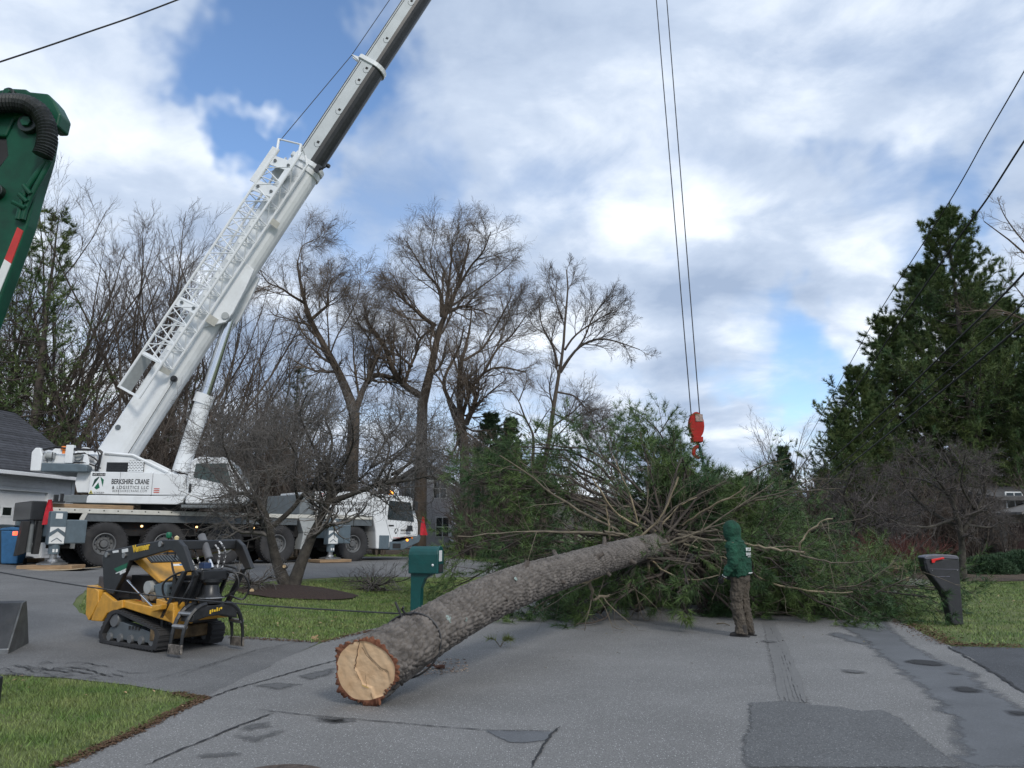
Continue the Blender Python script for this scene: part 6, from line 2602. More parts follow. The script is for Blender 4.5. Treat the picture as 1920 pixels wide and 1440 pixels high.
# --- trees whose limbs are traced
def limbs_px(L, off, sc, d, seed, K=12, wob=.6, rf=1.0):
    """polylines in pixels of an enlarged view -> (M,K,3), radii"""
    rng = np.random.default_rng(seed)
    Ps, Rs = [], []
    for (pts_, r0, r1, dd) in L:
        q = np.array([(off[0] + a / sc, off[1] + b / sc) for a, b in pts_], float)
        s = np.concatenate([[0], np.cumsum(np.linalg.norm(np.diff(q, axis=0), axis=1))])
        tt = np.linspace(0, s[-1], K)
        uu, vv = np.interp(tt, s, q[:, 0]), np.interp(tt, s, q[:, 1])
        for _ in range(1):
            uu[1:-1] = (uu[:-2] + 2 * uu[1:-1] + uu[2:]) / 4
            vv[1:-1] = (vv[:-2] + 2 * vv[1:-1] + vv[2:]) / 4
        w_ = np.cumsum(rng.normal(size=K)) * wob * .25
        d0, d1 = dd if isinstance(dd, tuple) else (0, dd)
        de = d + d0 + (d1 - d0) * np.linspace(0, 1, K) + w_ * np.linspace(0, 1, K)
        Ps.append([tuple(pt(u, v, e_)) for u, v, e_ in zip(uu, vv, de)])
        Rs.append((r0 + (r1 - r0) * np.linspace(0, 1, K) ** .8) * d / F * rf)
    return np.array(Ps), np.array(Rs)


def traced_tree(name, label, cat_group, L, off, sc, d, seed, lev, mb_, mt_, wob=.6, n0=8, rf=.62):
    P, Rd = limbs_px(L, off, sc, d, seed, wob=wob, rf=rf)
    rng = np.random.default_rng(seed + 500)
    crown = []
    p, r = P, Rd
    for k, (n, t0, t1, l0, l1, a0, a1, rr, K, wig, pull, rmin, Labs) in enumerate(lev):
        p, r = grow(p, r, n, t0, t1, l0, l1, a0, a1, rr, K, wig, pull, rng, .3, rmin, .35 if k else .50, Labs)
        crown.append((p, r, 4 if k == 0 else 3))
    x, y = P[0, 0, 0], P[0, 0, 1]
    z = gz(x, y)
    # carry the trunk down to the ground
    if P[0, 0, 2] > z + .05:
        d_ = P[0, 0].copy()
        ext = np.linspace([d_[0], d_[1], z - .2], d_, 12)[None]
        er = (np.linspace(1.35, 1.0, 12) * Rd[0, 0])[None]
        trunk = [(ext, er, 10), (P, Rd, n0)]
    else:
        trunk = [(P, Rd, n0)]
    o = empty(name, (x, y, z))
    tag(o, label, 'tree', cat_group)
    link_mesh('trunk', tube_mesh('trunk', trunk, (x, y, z)), mb_, o, smooth=True)
    link_mesh('crown', tube_mesh('crown', crown, (x, y, z)), mt_, o)
    return o


Z2 = ((480, 380), 2.77)
WL = [(12, .15, 1, 2.2, 4.4, 18, 50, .45, 9, .14, (0, 0, .11), .014, 1.0), (9, .15, 1, .30, .60, 16, 45, .6, 7, .14, (0, 0, .06), .0085, None), (6, .1, 1, .45, .9, 15, 50, .7, 6, .12, (0, 0, -.08), .0058, None), (3, .2, 1, .6, 1.2, 12, 45, .8, 5, .1, (0, 0, -.22), .0048, None)]
traced_tree('willow_tree', 'bare willow leaning left beside the crane boom with a forked trunk', 'bare willows behind the crane',
            [([(510, 1090), (480, 1000), (440, 900), (380, 790), (330, 700), (280, 610), (250, 510), (225, 400), (215, 310)], 17, 3, 0),
             ([(250, 520), (180, 480), (130, 440), (60, 420), (20, 350)], 5, 1.2, -2), ([(290, 605), (340, 560), (380, 530), (370, 460), (400, 390)], 6, 1.5, 2),
             ([(520, 1070), (560, 960), (600, 890), (680, 900), (740, 920)], 11, 6, 1.5), ([(385, 790), (420, 690), (480, 600), (530, 500), (540, 400)], 3, 1, 1.5),
             ([(380, 770), (375, 650), (365, 520), (390, 400)], 3, 1, -1), ([(570, 950), (560, 800), (600, 640), (640, 520)], 3, 1, 1), ([(215, 310), (240, 220), (330, 180)], 2, 1, 1), ([(640, 895), (600, 720), (540, 640), (500, 540)], 3, 1, -2)],
            *Z2, 46, 1, WL, WBARK, WTWIG)
traced_tree('willow_tree', 'tallest bare willow with a dark trunk and a broom-like top', 'bare willows behind the crane',
            [([(865, 1040), (900, 900), (930, 780), (940, 680), (970, 600), (1000, 550), (1040, 470), (1060, 390), (1090, 300), (1110, 190)], 16, 2.5, 0),
             ([(930, 640), (860, 590), (810, 540), (770, 510), (720, 460)], 8, 2, -2), ([(965, 590), (960, 450), (930, 410), (880, 370), (840, 300), (780, 200)], 7, 1.5, 2), ([(1000, 570), (1060, 540), (1120, 540)], 6, 4, -1),
             ([(985, 560), (1000, 430), (1015, 300), (1020, 210)], 7, 2, 1.5), ([(1050, 440), (1120, 320), (1180, 260), (1220, 150)], 5, 1.5, -1.5),
             ([(870, 1010), (780, 960), (740, 920), (700, 850), (680, 760), (640, 710), (605, 655)], 12, 6, -1), ([(770, 950), (800, 850), (835, 780), (850, 700), (910, 660)], 6, 3, 1.5), ([(810, 850), (740, 790), (700, 700)], 5, 2, 2),
             ([(850, 700), (800, 620), (740, 540), (700, 440)], 3, 1, 2), ([(1010, 540), (1120, 470), (1220, 400), (1300, 340)], 4, 1, 2), ([(960, 500), (900, 300), (930, 150)], 3, 1, 0), ([(1060, 400), (1000, 250), (1060, 100)], 3, 1, 2)],
            *Z2, 47, 2, WL, WBARK, WTWIG)
traced_tree('willow_tree', 'bare willow with several curving brown stems beside the small spruces', 'bare willows behind the crane',
            [([(1085, 1290), (1080, 1200), (1060, 1100), (1050, 950), (1070, 800), (1110, 680), (1120, 560)], 14, 2, 0), ([(1075, 1140), (1000, 1020), (960, 940), (1000, 860), (1060, 760), (1080, 640)], 9, 2, 1.5),
             ([(1090, 1150), (1130, 1060), (1145, 1000)], 9, 7, -1), ([(1070, 1110), (1110, 970), (1190, 870), (1270, 850), (1400, 880)], 7, 2, -2), ([(1190, 870), (1250, 760), (1330, 690), (1400, 590)], 5, 1.5, 1),
             ([(1080, 820), (1180, 760), (1260, 620), (1330, 480)], 5, 1.5, 1), ([(1000, 1020), (1050, 1160), (1060, 1260)], 8, 9, 0)],
            *Z2, 44, 3, WL, WBARK, WTWIG)
Z3 = ((940, 460), 3.27)
UL = [(8, .2, 1, 1.8, 3.4, 18, 45, .5, 8, .13, (0, 0, .13), .014, 1.0), (9, .15, 1, .35, .65, 16, 45, .6, 6, .13, (0, 0, .10), .0085, None), (7, .1, 1, .45, .9, 18, 50, .7, 5, .13, (0, 0, .05), .0058, None), (3, .2, 1, .5, .9, 12, 45, .8, 4, .1, (0, 0, -.05), .0048, None)]
traced_tree('bare_tree', 'single bare tree with a straight dark trunk and a crown spreading right', None,
            [([(255, 1370), (290, 1240), (310, 1060), (335, 900), (350, 790), (385, 650), (385, 520), (395, 380), (420, 250), (400, 150)], 9, 2, 0), ([(360, 780), (410, 700), (470, 620), (560, 575), (640, 570), (740, 600), (850, 640)], 6, 1.2, -1.5),
             ([(345, 740), (320, 620), (270, 540), (240, 470), (230, 350)], 5, 1.2, 1.5), ([(390, 640), (440, 560), (520, 500), (600, 450), (720, 380)], 4, 1.2, 1.5), ([(420, 690), (500, 590), (530, 520), (560, 430), (640, 340)], 4, 1.2, -1),
             ([(345, 900), (450, 920), (500, 980), (560, 1050)], 3.5, 1.2, -1.5), ([(300, 1020), (380, 1060), (450, 1090), (560, 1110)], 3, 1, 1), ([(300, 1280), (330, 1180), (420, 1090), (520, 1000)], 3, 1, 1.5), ([(370, 450), (330, 330), (340, 200)], 3, 1, 1)],
            *Z3, 42, 4, UL, BARK, TWIG)
traced_tree('bare_tree', 'small dead bare tree between the little spruces and the straight trunk', None,
            [([(195, 1270), (200, 1160), (140, 1050), (110, 950), (50, 880)], 5, 1.2, 0), ([(205, 1150), (270, 1040), (300, 1000)], 3, 1, -1), ([(110, 950), (150, 850), (160, 800)], 2.5, .8, 1), ([(140, 1050), (60, 1020), (10, 1000)], 2, .8, 1)],
            *Z3, 45, 5, [(6, .3, 1, .8, 1.6, 25, 55, .55, 6, .12, (0, 0, .1), .014, 1.0), (5, .2, 1, .4, .7, 20, 50, .6, 4, .13, (0, 0, .1), .009, None)], BARK, TWIG)
# round bare tree on the skyline, leaning one at the right edge
for (u, v, d, H, lab, k) in ((1488, 762, 78, None, 'rounded pale bare tree on the skyline left of the big pines', 2), (1165, 745, 60, None, 'slender bare tree on the skyline behind the fallen crown', 3), (1100, 800, 58, None, 'low bare tree behind the fallen crown on its left', 2), (1075, 770, 64, None, 'thin bare tree far behind the straight dark trunk', 1)):
    p = pt(u, v, d)
    c = put(proto_obj[k], p.x, d, .7 * k, (p.z - gz(p.x, d)) / protos[k][0], lab)
    if 'group' in c:
        del c['group']
traced_tree('bare_tree', 'pale bare tree reaching in from the right above the pines', None,
            [([(2010, 1000), (2000, 800), (1985, 640), (1960, 500), (1920, 465), (1870, 440), (1845, 415)], 12, 1, 0), ([(1960, 500), (1900, 430), (1880, 400), (1870, 370)], 3, .8, 1), ([(1990, 640), (1920, 600), (1880, 580), (1800, 585)], 4, 1, -1),
             ([(1970, 540), (1940, 480), (1930, 410)], 3, 1, 1), ([(2000, 800), (2060, 600), (2080, 450)], 6, 2, 1), ([(1985, 700), (1930, 570), (1890, 520)], 3, .8, -1)],
            (0, 0), 1.0, 27, 6, [(7, .3, 1, .7, 1.5, 20, 55, .6, 7, .12, (0, 0, .1), .008, 1.0), (6, .15, 1, .4, .7, 20, 50, .65, 5, .13, (0, 0, .06), .006, None), (4, .2, 1, .5, .8, 20, 50, .7, 4, .13, (0, 0, .04), .0045, None)], WBARK, WTWIG, .3, 8, .8)

# --- apple tree in the mulch ring
ZA = ((400, 760), 4.0)
APL = [([(555, 1385), (540, 1330), (490, 1230), (450, 1090), (430, 960), (400, 860), (380, 760), (310, 680), (250, 650), (160, 650), (60, 690)], 13.5, 1.8, (0, -.8)), ([(590, 1385), (610, 1320), (650, 1200), (720, 1030), (780, 880), (840, 790), (880, 720), (870, 600), (850, 480), (840, 380)], 14, 3, (0, .3)),
       ([(440, 910), (540, 830), (640, 730), (700, 620), (800, 590), (830, 520), (800, 420), (750, 300)], 6, 1.6, (0, 1.0)), ([(380, 760), (400, 640), (430, 560), (390, 450), (330, 350), (360, 200)], 5, 1.5, (0, 1.0)),
       ([(880, 720), (980, 690), (1080, 650), (1200, 610), (1320, 580), (1300, 500), (1350, 440)], 6.5, 1.6, (0, -1.0)), ([(880, 700), (940, 640), (1000, 590), (1100, 560), (1180, 470)], 4.5, 1.4, (0, 1.2)), ([(1210, 600), (1290, 450), (1330, 300), (1250, 200)], 3.5, 1.2, (-.6, 0)),
       ([(850, 480), (900, 250), (830, 100), (880, -50)], 3.5, 1.2, (.2, 1.2)), ([(430, 560), (500, 350), (440, 150), (480, 0)], 3.5, 1.2, (.4, 1.5)), ([(250, 650), (130, 450), (60, 250), (90, 100)], 3.2, 1.1, (-.4, -1.4)), ([(1320, 580), (1480, 420), (1560, 250), (1650, 350)], 3.2, 1.0, (-.8, -.4)),
       ([(800, 420), (700, 200), (640, 60), (700, -80)], 3, 1, (.8, -.6)), ([(1180, 470), (1300, 250), (1420, 120), (1380, 0)], 3, 1, (1, 1.4)), ([(640, 730), (600, 560), (640, 400), (560, 260)], 3.5, 1.1, (.4, -1.0)), ([(870, 600), (1000, 420), (1060, 250), (1020, 60)], 3.2, 1.1, (.3, -1.2)),
       ([(1300, 580), (1500, 560), (1640, 520), (1760, 600)], 3.6, 1, (-.8, -1.4)), ([(1340, 520), (1500, 420), (1660, 330), (1780, 400)], 3.2, 1, (-.8, .6)), ([(1290, 450), (1440, 330), (1560, 180), (1640, 120)], 3, 1, (-.7, .8)), ([(1180, 470), (1340, 380), (1480, 280)], 2.8, 1, (1, 1.8)), ([(500, 350), (640, 250), (720, 120)], 2.6, 1, (1, 1.8)), ([(380, 600), (240, 420), (180, 260)], 2.6, 1, (.6, 1.5)), ([(160, 650), (40, 560), (-60, 420), (-40, 300)], 2.8, 1, (-.7, .4)), ([(310, 680), (220, 780), (120, 760)], 2.2, .9, (-.3, -1.2))]
apt = gp(556, 1107)
AL = [(14, .40, 1, 1.0, 2.3, 30, 75, .55, 8, .22, (0, 0, .14), .0068, 1.0), (10, .1, 1, .35, .75, 30, 85, .65, 6, .28, (0, 0, .05), .0048, None), (6, .1, 1, .4, .8, 25, 85, .75, 4, .28, (0, 0, .03), .0036, None)]
traced_tree('apple_tree', 'old bare crab apple with two twisted stems in the mulch ring', None, APL, *ZA, apt.y, 7, AL, ABARK, ATWIG, .25, 10, .95)
# sawn stub on the apple
sb_ = pt(533, 1062, apt.y - .22)
m = MB()
m.cyl((0, .16, -.02), (0, 0, 0), .045, 12)
o = m.build('sawn_stub', ABARK, loc=sb_)
c_ = MB()
c_.lathe([(0, 0), (.04, 0), (.04, .006), (0, .006)], Matrix.Translation((0, -.001, 0)) @ Matrix.Rotation(PI / 2, 4, 'X'), 12)
app = [q for q in COL.objects if q.name.startswith('apple_tree')][0]
o.parent = app
o.location = sb_ - app.location
e2 = c_.build('cut_face', mat('fresh_cut_wood', (.50, .36, .2), .7, var=.15, scale=20), o)
# cut brush heaps by the apple
for (u, v, d, lab, sd, sp_) in ((468, 1105, 18.6, 'small heap of cut grey twigs left of the crab apple', 1, 1.0), (700, 1078, 20.6, 'forked cut branch lying behind the crab apple', 2, 1.3)):
    rng = np.random.default_rng(300 + sd)
    p = pt(u, v, d)
    z0 = gz(p.x, d)
    n_ = 9
    P = np.zeros((n_, 6, 3))
    for k in range(n_):
        a = rng.uniform(0, 2 * PI)
        L_ = rng.uniform(.5, 1.2) * sp_
        for j in range(6):
            P[k, j] = (math.cos(a) * L_ * (j / 5 - .3), math.sin(a) * L_ * (j / 5 - .3) * .6, .05 + .35 * (j / 5) * rng.uniform(.6, 1.1))
    Rd = np.linspace(.03, .01, 6)[None] * np.ones((n_, 1))
    a_, ar_ = grow(P, Rd, 8, .2, 1, .3, .7, 25, 70, .6, 5, .2, (0, 0, .03), rng, .4, .006, .3, None, .02)
    b_, br_ = grow(a_, ar_, 5, .2, 1, .4, .8, 25, 70, .7, 4, .2, (0, 0, .0), rng, .5, .0045, .3, None, .02)
    o = empty('cut_branches', (p.x, d, z0))
    tag(o, lab, 'brush pile')
    link_mesh('branches', tube_mesh('branches', [(P, Rd, 6)]), ABARK, o)
    link_mesh('twigs', tube_mesh('twigs', [(a_, ar_, 3), (b_, br_, 3)]), ATWIG, o)
m = MB()
p = pt(473, 1099, 18.2)
m.cyl((0, 0, .08), (.03, .5, .12), .055, 12)
o = tag(m.build('cut_log', ABARK, loc=(p.x, 18.2, gz(p.x, 18.2))), 'short cut log with a pale sawn end in the twig heap', 'log')
c_ = MB()
c_.lathe([(0, 0), (.05, 0), (.05, .005), (0, .005)], Matrix.Translation((0, -.001, .08)) @ Matrix.Rotation(PI / 2, 4, 'X'), 14)
c_.build('cut_face', mat('fresh_cut_wood', (.50, .36, .2), .7), o)

# --- dogwoods on the right with dense twiggy crowns
DL = [(12, .25, 1, 1.0, 2.0, 30, 80, .55, 8, .2, (0, 0, .03), .009, 1.0), (9, .1, 1, .35, .75, 30, 80, .65, 6, .24, (0, 0, .02), .0065, None), (6, .1, 1, .4, .8, 25, 80, .75, 4, .25, (0, 0, .0), .005, None)]
DTW = mat('grey_twigs', (.058, .05, .047), .9, c2=(.115, .10, .095), scale=1.2, island=.35)
traced_tree('ornamental_tree', 'broad bare ornamental tree with a dense grey crown behind the black mailbox', None,
            [([(1806, 1082), (1805, 1040), (1802, 1000), (1795, 965), (1780, 930), (1790, 890), (1770, 850)], 8, 2, (0, .5)), ([(1802, 1000), (1830, 960), (1850, 920), (1840, 880), (1860, 850)], 5, 1.5, (0, -1)), ([(1800, 990), (1760, 970), (1720, 940), (1690, 900), (1680, 870)], 5, 1.3, (0, 1)),
             ([(1798, 970), (1740, 990), (1690, 985), (1640, 960)], 3.5, 1.2, (0, -1.4)), ([(1795, 960), (1760, 900), (1720, 870), (1700, 840)], 3.5, 1.2, (0, -1.2)), ([(1815, 985), (1860, 990), (1890, 970)], 3, 1, (0, 1.2)), ([(1780, 930), (1740, 900), (1640, 890)], 3, 1, (0, 1.6)), ([(1830, 960), (1800, 910), (1810, 850)], 3, 1, (0, -1.8))],
            (0, 0), 1.0, 28, 8, DL, ABARK, DTW, .5, 8, .9)
traced_tree('ornamental_tree', 'smaller bare ornamental tree with a forked trunk above the red shrub', None,
            [([(1597, 1040), (1600, 1020), (1595, 995), (1600, 970), (1610, 930)], 6, 1.5, (0, .5)), ([(1597, 1005), (1615, 985), (1640, 985), (1660, 960)], 4, 1.2, (0, -1)), ([(1597, 1000), (1580, 975), (1560, 950), (1570, 920)], 3.5, 1.2, (0, 1)), ([(1600, 975), (1640, 930), (1650, 890)], 3, 1, (0, 1.5)), ([(1600, 970), (1580, 930), (1600, 880)], 3, 1, (0, -1.5)), ([(1575, 1025), (1572, 1000), (1568, 970), (1580, 940)], 3, 1, (0, .7)), ([(1640, 985), (1680, 970), (1700, 930)], 2.6, 1, (0, -1.6))],
            (0, 0), 1.0, 36, 9, DL, ABARK, DTW, .5, 8, .9)


# --- conifers
def conifer(H, rng, rad=.28, whorl=.55, per=5, t0=.08, up=.12, tuft=(10, .24, .026), sub=9, bare=0.0, form='pine', fol=3, rough=.35):
    tr = np.zeros((1, 14, 3))
    tr[0, :, 2] = np.linspace(0, H, 14)
    tr[0, 1:, :2] += rng.normal(size=(13, 2)).cumsum(0) * .03
    R0 = np.linspace(H * .017, .02, 14)[None]
    n = int(H * (1 - t0) / whorl)
    P, Rd = [], []
    for k in range(n):
        t = t0 + (1 - t0) * (k + .5) / n
        f = t * 13
        i = min(int(f), 12)
        c = tr[0, i] * (1 - f + i) + tr[0, i + 1] * (f - i)
        a0 = rng.uniform(0, 2 * PI)
        prof = (1 - t) ** .75 if form == 'pine' else (1 - t)
        lenf = H * rad * prof * (rng.uniform(.65, 1.2) if form == 'pine' else rng.uniform(.85, 1.08)) + .25
        for j in range(per):
            a = a0 + 2 * PI * j / per + rng.normal() * .25
            L = lenf * rng.uniform(1 - rough, 1 + rough * .7)
            el = (.05 + .75 * t) if form == 'pine' else (-.15 + .8 * t)
            q = []
            for s in np.linspace(0, 1, 8):
                r_ = L * s
                z = r_ * math.tan(el) * .6 + L * (up * s ** 2.2 - .10 * math.sin(PI * s))
                q.append(c + np.array([math.cos(a) * r_, math.sin(a) * r_, z]))
            P.append(q)
            Rd.append(np.linspace(max(.012, L * .012), .008, 8))
    P, Rd = np.array(P), np.array(Rd)
    P[:, 1:] += rng.normal(size=P[:, 1:].shape) * .04
    s1, r1 = grow(P, Rd, sub, .22, 1, .18, .42, 28, 62, .6, 5, .1, (0, 0, .06), rng, .4, .006, .55)
    C1, D1 = along(s1, np.linspace(.25, 1, fol + 2))
    C2, D2 = along(P, np.linspace(.55, 1, 5))
    C, D = np.concatenate([C1, C2]), np.concatenate([D1, D2])
    V, T_ = needles(C, D, tuft[0], tuft[1], tuft[2], .55, rng, .12)
    return [(tr, R0, 9)], [(P, Rd, 4), (s1, r1, 3)], (V, T_)


def conifer_obj(name, label, group, base, data, nm, rz=0, sc=1.0):
    lv, lb, (V, T_) = data
    o = empty(name, base, rz)
    o.scale = (sc, sc, sc)
    tag(o, label, 'tree', group)
    link_mesh('trunk', tube_mesh('trunk', lv), PBARK, o, smooth=True)
    link_mesh('branches', tube_mesh('branches', lb), PBARK, o)
    q = link_mesh('foliage', np_mesh('foliage', V, None, T_), nm, o)
    q['kind'] = 'stuff'
    return o


PG = 'tall white pines on the right'
pineA = conifer(21.5, np.random.default_rng(1), .28, .64, 6, .10, .20, (16, .33, .028), 11, fol=4, rough=.42)
pineB = conifer(15, np.random.default_rng(2), .37, .62, 6, .12, .20, (16, .31, .027), 11, fol=4, rough=.46)
pinelist = [('A', 1775, 398, 47, .3, 'tallest white pine on the right with the highest pointed top'), ('B', 1662, 600, 49, 1.2, 'white pine stepping down to the left of the tallest pine'), ('B', 1605, 690, 46, 2.2, 'lowest white pine at the left end of the pine group'),
            ('A', 1880, 560, 50, 3.1, 'white pine at the right edge behind the pale bare limb'), ('B', 1820, 545, 52, 4.4, 'white pine close behind the tallest pine on its right'), ('B', 1578, 770, 45, 3.3, 'small white pine leaning out at the far left of the pine group'), ('B', 1640, 720, 52, 4.0, 'white pine filling the gap behind the left pines'), ('B', 1725, 505, 51, 5.3, 'white pine close behind the tallest pine on its left'), ('B', 1940, 640, 44, .9, 'white pine cut off by the right edge of the view')]
pp_ = {}
for k, u, v, d, rz, lab in pinelist:
    p = pt(u, v, d)
    H = p.z - gz(p.x, d)
    sc = H / (21.5 if k == 'A' else 15)
    if k not in pp_:
        pp_[k] = conifer_obj('pine_tree', lab, PG, (p.x, d, gz(p.x, d)), pineA if k == 'A' else pineB, PNEED, rz, sc)
    else:
        put(pp_[k], p.x, d, rz, sc, lab)
# sparse pine behind the green boom, spruces in the middle, low evergreens
pineC = conifer(17, np.random.default_rng(3), .26, .8, 4, .12, .2, (8, .30, .03), 6, fol=2, rough=.5)
p = pt(30, 330, 36)
spc = conifer_obj('pine_tree', 'sparse white pine behind the green loader boom', None, (p.x, 36, gz(p.x, 36)), pineC, PNEED, 0, (p.z - gz(p.x, 36)) / 17)
for u_, v_, d_, lb_ in ((112, 400, 40, 'sparse dark pine among the bare trees right of the green boom'), (-40, 420, 39, 'sparse pine at the left edge behind the garage roof'), (330, 640, 48, 'low dark pine in the wood behind the crane boom foot'), (560, 690, 52, 'low dark pine in the wood behind the crane cab')):
    p = pt(u_, v_, d_)
    put(spc, p.x, d_, u_ * .1, (p.z - gz(p.x, d_)) / 17, lb_)
spr = conifer(8, np.random.default_rng(4), .30, .36, 7, .04, .10, (12, .2, .026), 9, form='spruce', fol=3, rough=.3)
first = None
for (u, v, d, rz, lab) in ((925, 778, 44, 0, 'small dark spruce with a rounded tip beside the willow stems'), (962, 785, 46, 1, 'small dark spruce right of its twin by the willow'), (1466, 838, 62, 2, 'narrow dark evergreen under the rounded bare tree'),
                           (895, 840, 42, 3, 'low dark spruce left of the twin spruces'), (1010, 860, 47, 4, 'low spruce right of the twin spruces'), 
                           (1545, 880, 52, .5, 'evergreen beside the lowest white pine'), (1400, 885, 56, 2.5, 'distant evergreen behind the sling'), (1250, 880, 58, 3.5, 'distant evergreen left of the hook block')):
    p = pt(u, v, d)
    sc = (p.z - gz(p.x, d)) / 8
    if first is None:
        first = conifer_obj('spruce_tree', lab, 'small evergreens behind the crane and trees', (p.x, d, gz(p.x, d)), spr, SPRUCE, rz, sc)
    else:
        put(first, p.x, d, rz, sc, lab)
# red twig shrub
rng = np.random.default_rng(71)
n_ = 90
P = np.zeros((n_, 5, 3))
for k in range(n_):
    a, l_, h_ = rng.uniform(0, 2 * PI), rng.uniform(.1, 1.0), rng.uniform(.8, 1.35)
    for j in range(5):
        t = j / 4
        P[k, j] = (math.cos(a) * l_ * (.4 + .9 * t) * 1.5, math.sin(a) * l_ * (.4 + .9 * t), h_ * t)
P += rng.normal(size=P.shape) * .04
Rd = np.linspace(.012, .006, 5)[None] * np.ones((n_, 1))
a_, ar_ = grow(P, Rd, 6, .2, 1, .3, .6, 15, 45, .8, 4, .12, (0, 0, .1), rng, .5, .006)
REDT = mat('red_twigs', (.085, .028, .022), .85, c2=(.14, .05, .04), scale=2, island=.3)
for (u, v, d, s_, lab) in ((1640, 1062, 30, 1.15, 'dark red twiggy shrub left of the black mailbox'), (1700, 1050, 33, 1.2, 'dark red twiggy shrub behind the small wooden rail')):
    p = pt(u, v, d)
    o = empty('red_shrub', (p.x, d, gz(p.x, d)))
    o.scale = (s_,) * 3
    tag(o, lab, 'shrub')
    link_mesh('stems', tube_mesh('stems', [(P, Rd, 4)]), REDT, o)
    link_mesh('twigs', tube_mesh('twigs', [(a_, ar_, 3)]), REDT, o)
# clipped low evergreen bushes by the right-hand house
rng = np.random.default_rng(72)
C = rng.normal(size=(2600, 3))
C = nrm(C) * rng.uniform(.6, 1.0, (2600, 1)) ** .5 * np.array([.9, .7, .55])
C[:, 2] = np.abs(C[:, 2])
V, T_ = needles(C, nrm(C + np.array([0, 0, .3])), 5, .12, .03, .6, rng)
fb = np_mesh('foliage', V, None, T_)
for i, (u, v, d, s_, lab) in enumerate(((1850, 1062, 33, 1.3, 'low evergreen bush under the broad grey tree'), (1885, 1060, 34, 1.4, 'low evergreen bush in front of the right-hand house'), (1925, 1058, 34, 1.6, 'low evergreen bush at the right edge of the lawn'), (1770, 1060, 34, 1.1, 'low evergreen bush left of the grey tree trunk'))):
    p = pt(u, v, d)
    o = empty('evergreen_bush', (p.x, d, gz(p.x, d)), i)
    o.scale = (s_,) * 3
    tag(o, lab, 'bush', 'low evergreen bushes by the right-hand house')
    q = link_mesh('foliage', fb, SPRUCE, o)
    q['kind'] = 'stuff'
# ================================================================ the felled pine
TP = [(685, 1258, 7.55, .315), (760, 1214, 8.0, .298), (830, 1171, 8.6, .286), (900, 1131, 9.3, .280), (960, 1103, 10.0, .274), (1010, 1084, 10.7, .265), (1080, 1062, 11.9, .248), (1150, 1043, 13.3, .232), (1230, 1023, 15.2, .208),
      (1300, 1011, 17.2, .18), (1340, 1003, 19.5, .14), (1362, 985, 22.5, .09), (1376, 965, 26, .05)]
TW = np.array([tuple(pt(u, v, d)) for u, v, d, r in TP])
TR = np.array([r for *_, r in TP]) * .95
TW[0, 2] = max(TW[0, 2], .325)
TW[1, 2] = max(TW[1, 2], .335)


def cat_rom(P, n):
    k = len(P)
    ts = np.linspace(0, k - 1.0001, n)
    i = ts.astype(int)
    t = (ts - i)[:, None]
    g_ = lambda j: P[np.clip(j, 0, k - 1)]
    p0, p1, p2, p3 = g_(i - 1), g_(i), g_(i + 1), g_(i + 2)
    return .5 * (2 * p1 + (p2 - p0) * t + (2 * p0 - 5 * p1 + 4 * p2 - p3) * t ** 2 + (3 * p1 - p0 - 3 * p2 + p3) * t ** 3)


dense = cat_rom(TW, 2000)
sl_ = np.concatenate([[0], np.cumsum(np.linalg.norm(np.diff(dense, axis=0), axis=1))])
Rden = np.interp(np.linspace(0, len(TR) - 1.0001, 2000), np.arange(len(TR)), TR)


def tpos(s):
    return np.stack([np.interp(s, sl_, dense[:, k]) for k in range(3)], -1), np.interp(s, sl_, Rden)


pine = empty('fallen_pine', tuple(TW[0] * np.array([1, 1, 0])))
PO = np.array(pine.location)
tag(pine, 'huge felled pine lying across the road with its cut end facing us', 'tree')
LEN = sl_[-1]
nS, nT = 900, 150
# denser rings near the butt
ss = LEN * (np.linspace(0, 1, nS) ** 1.35)
C, Rr = tpos(ss)
Tg = nrm(np.gradient(C, axis=0))
up = np.array([0, 0, 1.0])
A_ = nrm(np.cross(Tg, up))
B2 = np.cross(A_, Tg)
th = np.linspace(0, 2 * PI, nT, endpoint=False)


def cells(x, y, per, seed):
    """distance between the two nearest jittered cell points: 0 along the borders"""
    xi, yi = np.floor(x).astype(int), np.floor(y).astype(int)
    d1 = np.full(x.shape, 9.0)
    d2 = np.full(x.shape, 9.0)
    val = np.zeros(x.shape)
    for dx in (-1, 0, 1):
        for dy in (-1, 0, 1):
            cx, cy = xi + dx, (yi + dy)
            cyw = np.mod(cy, per)
            h = (cx * 374761393 + cyw * 668265263 + seed * 1274126177) & 0x7fffffff
            h = ((h ^ (h >> 13)) * 1274126177) & 0x7fffffff
            jx = ((h & 1023) / 1023.0)
            jy = (((h >> 10) & 1023) / 1023.0)
            d = np.hypot(cx + .1 + .8 * jx - x, cy + .1 + .8 * jy - y)
            m1 = d < d1
            d2 = np.where(m1, d1, np.minimum(d2, d))
            val = np.where(m1, jx, val)
            d1 = np.where(m1, d, d1)
    return d2 - d1, val


